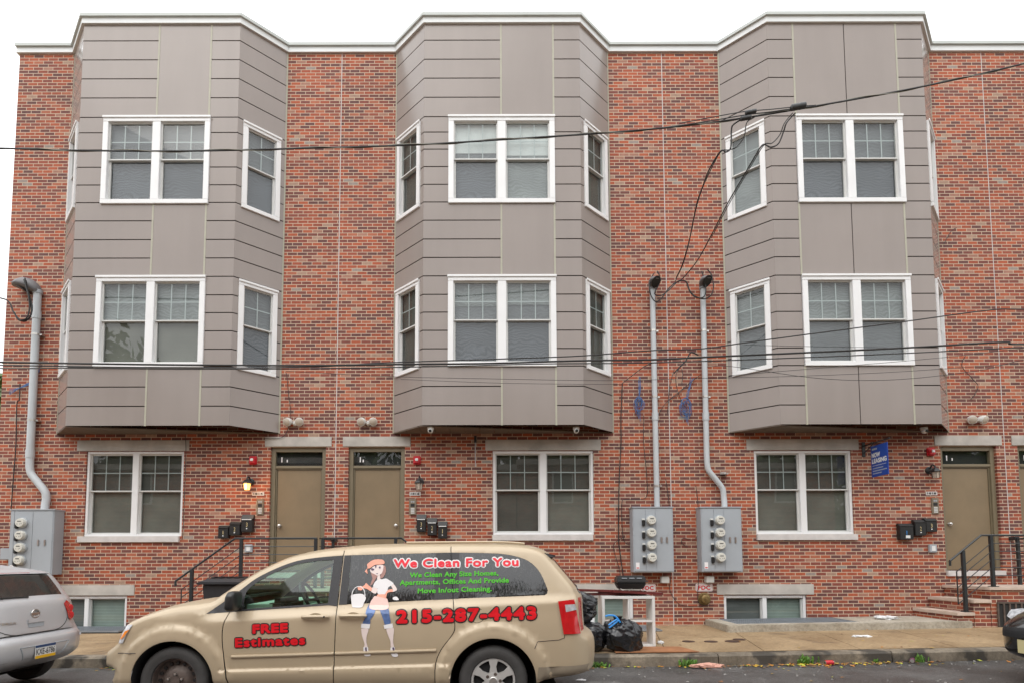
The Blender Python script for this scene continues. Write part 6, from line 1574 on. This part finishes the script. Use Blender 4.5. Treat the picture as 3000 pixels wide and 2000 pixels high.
# hardboard on the ground
m = MB(); m.add([(1.72,-3.20,zc+.008),(2.93,-3.17,zc+.012),(2.78,-2.72,zc+.020),(1.76,-2.70,zc+.016),(1.72,-3.20,zc+.020),(2.93,-3.17,zc+.024),(2.78,-2.72,zc+.032),(1.76,-2.70,zc+.028)],[(0,3,2,1),(4,5,6,7),(0,1,5,4),(1,2,6,5),(2,3,7,6),(3,0,4,7)])
tag(build('hardboard_sheet', m, M['chip']),'reddish brown hardboard sheet lying on the pavement under the bags','board')
# wheelie bin by the left stairs
t = thing('wheelie_bin','dark grey wheelie bin with a ridged lid behind the van hood','bin',(-4.45,-1.6,.16))
m = MB(); x0,x1,y0,y1 = -4.86,-4.18,-1.98,-1.33
m.add([(x0+.09,y0+.08,.20),(x1-.09,y0+.08,.20),(x1-.09,y1-.06,.20),(x0+.09,y1-.06,.20),(x0+.02,y0+.02,1.09),(x1-.02,y0+.02,1.09),(x1-.02,y1-.02,1.09),(x0+.02,y1-.02,1.09)],[(0,3,2,1),(4,5,6,7),(0,1,5,4),(1,2,6,5),(2,3,7,6),(3,0,4,7)])
build('tub', m, M['vantrim'], t, bevel=.02)
m = MB(); m.box(x0-.045,x1+.045,y0-.045,y1+.03,1.092,1.125); m.add([(x0-.03,y0-.03,1.1255),(x1+.03,y0-.03,1.1255),(x1+.03,y1+.02,1.1255),(x0-.03,y1+.02,1.1255),(x0+.08,y0+.08,1.185),(x1-.08,y0+.08,1.185),(x1-.08,y1-.08,1.20),(x0+.08,y1-.08,1.20)],[(0,3,2,1),(4,5,6,7),(0,1,5,4),(1,2,6,5),(2,3,7,6),(3,0,4,7)])
for k in range(4): m.box(x0+.12+.13*k,x0+.17+.13*k,y0+.09,y1-.1,1.19,1.212)
build('lid', m, M['vantrim'], t, bevel=.008)
m = MB(); 
for xx in (x0+.12,x1-.17): m.lathe((xx,-1.36,.27),(1,0,0),[(0,.10),(.05,.10)],20)
build('wheel', m, M['rubber'], t)

# ------------------------------------------------------------------ weeds, leaves, litter
def weed(x, y, r, h, n, label, seed):
    rr = random.Random(seed); m = MB(); z = gz(x,y)
    for i in range(n):
        a = rr.uniform(0,6.28); px,py = x+rr.gauss(0,r*.45), y+rr.gauss(0,r*.12)
        l = h*rr.uniform(.4,1.1); o = r*rr.uniform(.1,.5); w = rr.uniform(.007,.016)
        p0 = Vector((px,py,z)); p1 = Vector((px+o*.5*math.cos(a),py+o*.25*math.sin(a),z+l*.7)); p2 = Vector((px+o*math.cos(a),py+o*.5*math.sin(a),z+l*.75+rr.uniform(-.5,.3)*l))
        s = Vector((-math.sin(a),math.cos(a),rr.uniform(-.3,.3)))*w
        m.add([p0-s*.4,p0+s*.4,p1+s,p1-s,p2],[(0,1,2,3),(3,2,4)])
    tag(build('weed', m, M['weed']), label, 'weed', 'weeds growing along the kerb')
for i,(px,r,h,n,l) in enumerate(((2.72,.17,.13,60,'bushy weed at the kerb left of the crumpled pink paper'),(1.45,.15,.10,50,'low weed at the kerb beneath the shelf unit'),(.72,.22,.13,80,'spreading weed at the kerb just behind the van bumper'),(4.35,.13,.15,60,'tufted weed at the kerb beside the red can'),(5.95,.10,.13,40,'bright small weed at the kerb near the black car'),(-4.55,.28,.14,90,'weed patch at the kerb between hatchback and van'),(-5.3,.10,.10,30,'small weed at the kerb behind the hatchback wheel'),(5.35,.05,.08,14,'tiny weed sprig at the kerb among yellow leaves'))):
    weed(px, KY-.05, r, h, n, l, i+5)
lc = [mat('yellow_leaf',(.50,.33,.04),.6,var=.2,vscale=30), mat('orange_leaf',(.42,.17,.03),.6,var=.2,vscale=30), mat('brown_leaf',(.17,.09,.04),.7,var=.3,vscale=30), mat('lime_leaf',(.45,.47,.05),.6,var=.2,vscale=30)]
m = MB(); rr = random.Random(4)
def leaf(x,y,s):
    z = gz(x,y)+.006; a = rr.uniform(0,6.28); m.mi = rr.choice([0,0,1,1,2,2,2,3])
    c,sn = math.cos(a),math.sin(a); pts = [(-1,0,0),(-.3,-.5,.25),(.5,-.4,.3),(1,0,.1),(.5,.4,.35),(-.3,.5,.2)]
    m.add([(x+(p*c-q*sn)*s,y+(p*sn+q*c)*s,z+k*s*rr.uniform(.3,1.2)) for p,q,k in pts],[(0,1,5),(1,2,4,5),(2,3,4)])
for i in range(330):
    b = rr.random()
    x = rr.gauss(4.6,.9) if b < .6 else rr.uniform(-5.5,6.3)
    leaf(x, KY-.03-abs(rr.gauss(0,.13)), rr.uniform(.020,.050))
for i in range(70): leaf(rr.uniform(2.6,8.5), rr.uniform(-3.2,-.9) if rr.random() < .6 else rr.uniform(-5.2,-3.5), rr.uniform(.014,.036))
o = build('fallen_leaves', m, lc); tag(o, 'yellow, orange and brown leaves lying along the kerb', 'leaves', kind='stuff')
def crumple(name, label, cat, c, rx, ry, rz, m_, seed, n=(26,14)):
    off = Vector((seed*3.7,seed,seed*1.9)); m = MB()
    m.ell((c[0],c[1],c[2]+rz*.7), rx, ry, rz, n[0], n[1], lambda d: 1+.45*noise.noise(d*2.2+off)+.28*noise.noise(d*5+off))
    m.v = [(x,y,max(z,gz(x,y)+.003)) for x,y,z in m.v]
    return tag(build(name, m, m_, smooth=25), label, cat)
pink = mat('pinkish_paper',(.56,.30,.23),.8,var=.15); wp = mat('white_paper',(.72,.72,.72),.7,var=.12,vscale=14)
crumple('paper_bag','crumpled pinkish paper lying in the gutter by a bushy weed','litter',(2.93,-3.48,gz(2.93,-3.48)),.21,.07,.035,pink,2)
crumple('newspaper','folded white flyer on the concrete slab beside the stone steps','litter',(7.35,-.55,wtop(7.35)),.20,.11,.035,wp,5)
crumple('tissue','flat white tissue on the pavement right of the light well','litter',(6.02,-1.95,gz(6.02,-1.95)),.16,.06,.018,wp,8)
crumple('paper_scrap','white scrap of paper on the pavement beside the hardboard','litter',(2.62,-2.30,gz(2.62,-2.3)),.05,.04,.03,wp,9)
crumple('paper_scrap','long white scrap of paper in the gutter behind the van','litter',(1.18,-3.50,gz(1.1,-3.5)),.10,.03,.025,wp,11)
crumple('tissue','white tissue lying in the gutter in front of the van','litter',(-4.78,-3.52,gz(-4.8,-3.5)),.09,.05,.03,wp,13)
crumple('paper_scrap','white scrap in the road close to the front bumper','litter',(-4.15,-3.75,gz(-4.15,-3.75)),.08,.03,.012,wp,15)
crumple('paper_scrap','small white scrap on the road nearest the paper plate','litter',(1.06,-4.35,gz(1.06,-4.35)),.055,.03,.012,wp,17)
def can(label, x, y, a, body, end):
    t = thing('drink_can', label, 'can', (x,y,gz(x,y)), 'drink cans in the gutter'); z = gz(x,y)+.036; d = Vector((math.cos(a),math.sin(a),0)); c = Vector((x,y,z))-d*.055
    m = MB(); m.lathe(c, d, [(0,.024),(.006,.033),(.105,.033),(.115,.026)],20); b = build('body', m, body, t, smooth=35)
    m = MB(); m.lathe(c-d*.001, -d, [(0,.026),(.003,.026),(.0032,.001)],20); m.lathe(c+d*.1155, d, [(0,.026),(.003,.026),(.0032,.001)],20); build('end', m, end, t)
can('crushed red drink can in the gutter beside the tufted weed', 4.62,-3.46,.1,M['red'],M['steel'])
can('silver and purple drink can in the gutter near the black car', 5.82,-3.40,.9,mat('purple_can',(.16,.03,.09),.3,metal=.3),M['steel'])
t = thing('paper_plate','soiled white paper plate lying on the road behind the van','paper plate',(2.02,-4.85,gz(2.02,-4.85))); z = gz(2.02,-4.85)
m = MB(); m.lathe((2.02,-4.85,z+.004),(0,0,1),[(0,.001),(.0005,.09),(.004,.10),(.018,.135),(.019,.137)],32); po = build('plate_dish', m, wp, t, smooth=True)
m = MB()
for (dx,dy,r,s) in ((.0,-.01,.05,1),(.05,.03,.03,2),(-.05,.02,.028,3)): m.ell((2.02+dx,-4.85+dy,z+.007),r,r*.6,.006,16,6,lambda d: 1+.4*noise.noise(d*2+Vector((s,s,s))))
build('food_smear', m, lc[2], t); m = MB(); m.ell((2.035,-4.80,z+.018),.02,.015,.012,10,6); m.ell((1.99,-4.86,z+.014),.024,.012,.008,10,6); build('food_scrap', m, lc[0], t)
for i,(x,y,r,l) in enumerate(((3.12,-2.12,.10,'small round rusty utility cover, left of the row set in the pavement'),(3.46,-2.18,.105,'rusty utility cover in the pavement, second of the row'),(3.80,-2.20,.12,'large rusty utility cover in the pavement, nearest the light well kerb'),(3.98,-2.02,.10,'rusty utility cover tucked behind the largest one'))):
    m = MB(); z = gz(x,y); m.lathe((x,y,z-.004),(0,0,1),[(0,r),(.013,r),(.0145,r*.96),(.0145,r*.85),(.013,r*.82),(.013,.001)],26)
    tag(build('utility_cover', m, M['rustcover'], smooth=30), l, 'manhole cover', 'rusty utility covers in the pavement')
rr = random.Random(9); m = MB()
for i in range(160):
    x,y = (rr.uniform(-5.5,7), KY-.04-abs(rr.gauss(0,.25))) if i < 110 else (rr.uniform(1.0,7), rr.uniform(-5.3,-3.5)); z = gz(x,y); s = rr.uniform(.005,.014)
    m.ell((x,y,z+s*.4), s*rr.uniform(.7,1.6), s, s*.6, 6, 4)
tag(build('gutter_grit', m, mat('pale_grit',(.33,.32,.30),.8,var=.3,vscale=3)), 'pale grit and crumbs scattered along the gutter', 'grit', kind='stuff')

# ------------------------------------------------------------------ wires
def wire(name, label, pts, r, m='cable', group='overhead wires', sub=8, n=6):
    mb = MB(); mb.tube(pts, r, n, smooth=sub); return tag(build(name, mb, M[m], smooth=True), label, 'cable', group)
def helix(pts, r, rw, pitch):
    P = catmull([Vector(p) for p in pts], 40); out = []; L = 0
    for a, b in zip(P, P[1:]):
        d = (b-a); t = d.normalized(); u = t.orthogonal().normalized(); w = t.cross(u); an = 2*math.pi*L/pitch
        out.append(a+u*r*math.cos(an)+w*r*math.sin(an)); L += d.length
    return out
t = thing('power_line','thick twisted power line crossing in front of the top floor windows','cable',CABLE_UPPER[6],'overhead wires')
mb = MB(); mb.tube(CABLE_UPPER, .0125, 7, smooth=8); build('main_cable', mb, M['cable'], t, smooth=True)
mb = MB(); mb.tube(helix(CABLE_UPPER,.016,.007,1.4), .006, 5); build('bare_neutral', mb, M['strand'], t, smooth=True)
mb = MB(); mb.tube([Vector(p)+Vector((0,-.02,-.022)) for p in STRAND_UPPER], .008, 6, smooth=6); mb.tube([Vector(p)+Vector((0,.0,.03+.02*math.sin(i))) for i,p in enumerate(STRAND_UPPER)], .007, 6, smooth=6); build('tap_cable', mb, M['cable'], t, smooth=True)
for i,(x,z,l) in enumerate(((3.88,8.215,'black splice sleeve on the power line, left of the group and upper'),(3.80,8.12,'black splice sleeve hanging lowest under the power line'),(4.60,8.30,'large black splice sleeve on the power line beside the bay window'))):
    mb = MB(); s = 1.25 if i == 2 else .9; d = Vector((.98,0,.19)); c = Vector((x,-3.26,z))
    mb.rings([[c+d*(u*.085*s)+Vector((0,math.cos(2*math.pi*k/10)*.035*s*q,math.sin(2*math.pi*k/10)*.042*s*q)) for k in range(10)] for u,q in ((-1.15,.5),(-1,.95),(-.2,1),(0,.9),(.2,1),(1,.95),(1.15,.5))])
    tag(build('splice_sleeve', mb, M['black'], smooth=40), l, 'cable connector', 'splice sleeves on the power line')
wire('telecom_cable','thickest black telecom cable in the bundle across the first floor windows',CABLE_THICK,.014)
wire('telecom_cable','wavy telecom cable climbing to the right above the bundle',CABLE_SECOND,.009)
wire('telecom_cable','lowest cable of the bundle running under the thick telecom cable',CABLE_THIRD,.0085)
wire('drop_wire','thin slack wire crossing the middle bay under its windows',THIN_1,.0035)
wire('drop_wire','thin wire just below another across the middle bay only',THIN_2,.003)
wire('drop_wire','thin sagging wire drooping across the right bay',THIN_3,.004)
wire('drop_wire','thin straight wire rising rightward across the right bay',THIN_4,.0035)
wire('drop_wire','short thin wire beside the white clip at the right bay side window',THIN_5,.0035)
sv = 'service drops to the weatherheads'
wire('service_drop','black service drop falling steeply to the weatherheads from the left splices',DROP_A,.011,group=sv)
wire('service_drop','black conductor twisted beside the left service drop',DROP_A2,.008,group=sv)
wire('service_drop','black service drop descending from the large splice sleeve',DROP_B,.011,group=sv)
wire('service_drop','black conductor twisted beside the right service drop',DROP_B2,.008,group=sv)
lp = 'drip loops at the weatherheads'
for nm,l in (('LOOP_M1','outer drip loop at the weatherhead left of the expansion joint'),('LOOP_M2','inner drip loop at the weatherhead left of the expansion joint'),('LOOP_R1','outer drip loop at the weatherhead right of the expansion joint'),('LOOP_R2','inner drip loop at the weatherhead right of the expansion joint'),('LOOP_L1','drip loop reaching out of frame at the leftmost weatherhead'),('LOOP_L2','inner drip loop at the leftmost weatherhead'),('LOOP_L3','tight drip loop hugging the leftmost conduit mast')):
    wire('drip_loop', l, globals()[nm], .012 if nm[5] != 'L' else .014, group=lp)
wl = ['cable drooping at the bay edge above the door of 1814','thin cable hanging down the wall beside the left ground floor window','dark cable stapled down the left end of the wall','cable running down the wall beside the middle bay to the grill','cable bending around the middle meter cabinet','loose cable loop left of the middle meter cabinet','tangled cable above the joint between the conduits','slack cable linking the conduit masts','slanting cable behind the left conduit of the pair','short clip cable between the conduits','cable hanging toward the left blue coil','cable loop left of the right meter cabinet','long cable looping under the brass fire connection','thin cable crossing the expansion joint low on the wall','short cable stub high on the brick right of the right bay','curled loose cable on the brick right of the right bay']
for p, l in zip(WALL_CABLES, wl): wire('wall_cable', l, [(a,b-.004,c) for a,b,c in p], .010 if 'stapled' in l or 'down the wall beside the middle' in l else .006, group='cables on the brick wall')
wire('wall_cable','knotted cable bundle dropping from the telecom cables between the conduits',WALL_TIE,.014,group='cables on the brick wall')
wire('wall_cable','cable slanting from the bundle to the wall beside the middle bay',WALL_TIE2,.007,group='cables on the brick wall')
def coil(cx, cz, ztop, xtop, label, seed):
    rr = random.Random(seed); t = thing('cable_coil', label, 'cable', (cx,-.05,cz), 'blue cable coils'); mb = MB()
    for k in range(8):
        a,b = rr.uniform(.04,.11), rr.uniform(.08,.20); ox,oz = rr.gauss(0,.02), rr.gauss(0,.03); ph = rr.uniform(-.4,.4)
        mb.tube([(cx+ox+a*math.cos(u)*math.cos(ph)-b*math.sin(u)*math.sin(ph)*.5,-.05-.02*math.sin(2*u+k),cz+oz+b*math.sin(u)) for u in [2*math.pi*i/20 for i in range(20)]], .0052, 5, closed=True)
    build('loops', mb, M['bluecable'], t, smooth=True); mb = MB()
    for k in range(3): mb.tube([(cx+.01*k,-.05,cz+.12),(cx+(xtop-cx)*.4+rr.gauss(0,.015),-.045,cz+(ztop-cz)*.5),(xtop+rr.gauss(0,.015),-.03,ztop-.03*k)], .006, 5, smooth=5)
    for k in range(3): mb.tube([(cx-.02+.02*k,-.05,cz-.12),(cx-.03+.03*k,-.045,cz-.25-.05*k)], .006, 5)
    build('tail', mb, M['bluecable'], t, smooth=True)
coil(2.90,4.62,5.19,2.94,'blue cable coil left of the straight conduit mast',1)
coil(3.86,4.55,5.19,4.0,'blue cable coil between the two conduit masts',2)
t = thing('cable_coil','blue grey cable bunch hanging at the left end of the wall','cable',(-9.5,-.05,5.0),'blue cable coils'); mb = MB()
for k in range(5): mb.tube([(-9.22,-.04,5.40-.02*k),(-9.32-.01*k,-.05,5.12),(-9.50,-.05,5.00+.01*k),(-9.80,-.05,4.95-.03*k)], .005, 5, smooth=5)
build('strands', mb, M['bluecable'], t, smooth=True)

t = thing('wall_bracket','thin grey rod hanging from a small black bracket left of the middle ground floor window','bracket',(-.39,-.05,3.4))
mb = MB(); mb.box(-.415,-.365,-.06,-.003,3.84,3.98); build('clamp', mb, M['black'], t, bevel=.006)
mb = MB(); mb.tube([(-.39,-.04,3.84),(-.392,-.035,3.62),(-.388,-.02,3.36)],.008,6,smooth=4); build('rod', mb, M['conduit'], t)
# ------------------------------------------------------------------ trees and the far side of the street
def tree(name, label, x, y, h, r, zc, n, seed, trunk_r=.16, ls=.2):
    rr = random.Random(seed); t = thing(name, label, 'tree', (x,y,0), 'street trees')
    m = MB(); m.tube([(x,y,-.3),(x+.05,y,h*.3),(x-.05,y+.05,h*.6),(x,y,h*.85)], lambda u: trunk_r*(1-.75*u), 8, smooth=4)
    cl = []
    for k in range(16):
        a = rr.uniform(0,6.28); u = rr.uniform(.2,1); e = Vector((x+r*.75*u*math.cos(a), y+r*.75*u*math.sin(a), zc+rr.uniform(-.8,.85)*(h-zc)))
        cl.append((e, rr.uniform(.25,.5)*r))
        m.tube([(x,y,h*rr.uniform(.3,.6)), (Vector((x,y,h*.5))+e)/2+Vector((0,0,.2)), e], lambda u: trunk_r*.35*(1-.8*u), 5, smooth=3)
    build('trunk', m, M['bark'], t, smooth=True)
    f = MB()
    for i in range(n):
        c, cr = rr.choice(cl); d = Vector((rr.gauss(0,1),rr.gauss(0,1),rr.gauss(0,.8))); d = d.normalized()*cr*rr.random()**.4; p = c+d
        u = Vector((rr.gauss(0,1),rr.gauss(0,1),rr.gauss(0,1))).normalized(); w = u.orthogonal().normalized(); s = ls*rr.uniform(.6,1.3)
        f.add([p-u*s, p+w*s*.5, p+u*s, p-w*s*.5], [(0,1,2,3)])
    build('crown', f, M['leaf'], t)
tree('broadleaf_tree','green tree just showing past the left end of the brick row',-17.2,7.5,8.4,3.0,4.6,2600,3)
tree('broadleaf_tree','tall tree across the street mirrored in the left bay windows',-24,-27,14.5,5.5,9.5,2600,5,.3,.42)
tree('broadleaf_tree','round tree across the street beside the taller one',-15,-29,13.0,4.5,9.0,2000,6,.3,.42)
tree('broadleaf_tree','street tree across the street mirrored in the van windows',6,-20,8,2.6,5.5,1800,8,.2,.3)
# unseen trees beyond the terrace, added to darken the lower facade: one leaf mass
rr = random.Random(12); f = MB()
for i in range(60):
    cx,cy,cz,cr = -42+84*i/59+rr.uniform(-1,1), -29+rr.uniform(-3,3), rr.uniform(3,10.5), rr.uniform(1.8,3.4)
    for k in range(170):
        d = Vector((rr.gauss(0,1),rr.gauss(0,1),rr.gauss(0,1))).normalized()*cr*rr.random()**.35; p = Vector((cx,cy,cz))+d
        u = Vector((rr.gauss(0,1),rr.gauss(0,1),rr.gauss(0,1))).normalized(); w = u.orthogonal().normalized(); q = .5*rr.uniform(.6,1.3)
        f.add([p-u*q, p+w*q*.5, p+u*q, p-w*q*.5], [(0,1,2,3)])
tag(build('shade_treeline', f, M['leaf']), 'unseen line of trees across the street, added to shade the lower facade', 'trees', kind='stuff')
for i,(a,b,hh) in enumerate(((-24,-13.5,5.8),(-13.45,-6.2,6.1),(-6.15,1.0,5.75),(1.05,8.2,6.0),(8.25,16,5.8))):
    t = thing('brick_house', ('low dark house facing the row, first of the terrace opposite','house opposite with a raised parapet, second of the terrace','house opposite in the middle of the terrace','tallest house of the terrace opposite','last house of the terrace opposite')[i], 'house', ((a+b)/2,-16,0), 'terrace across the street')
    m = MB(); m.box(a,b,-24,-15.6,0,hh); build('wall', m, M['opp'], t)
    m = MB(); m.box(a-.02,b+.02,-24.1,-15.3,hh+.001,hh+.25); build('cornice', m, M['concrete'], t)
    for k in range(2):
        for zz in (1.4,4.2):
            x = a+(b-a)*(.3+.4*k); m = MB(); m.box(x-.5,x+.5,-15.6,-15.55,zz,zz+1.5); w = build('window', m, M['white'], t)
            m = MB(); m.box(x-.42,x+.42,-15.55,-15.53,zz+.08,zz+1.42); build('pane', m, M['vanglass'], w)
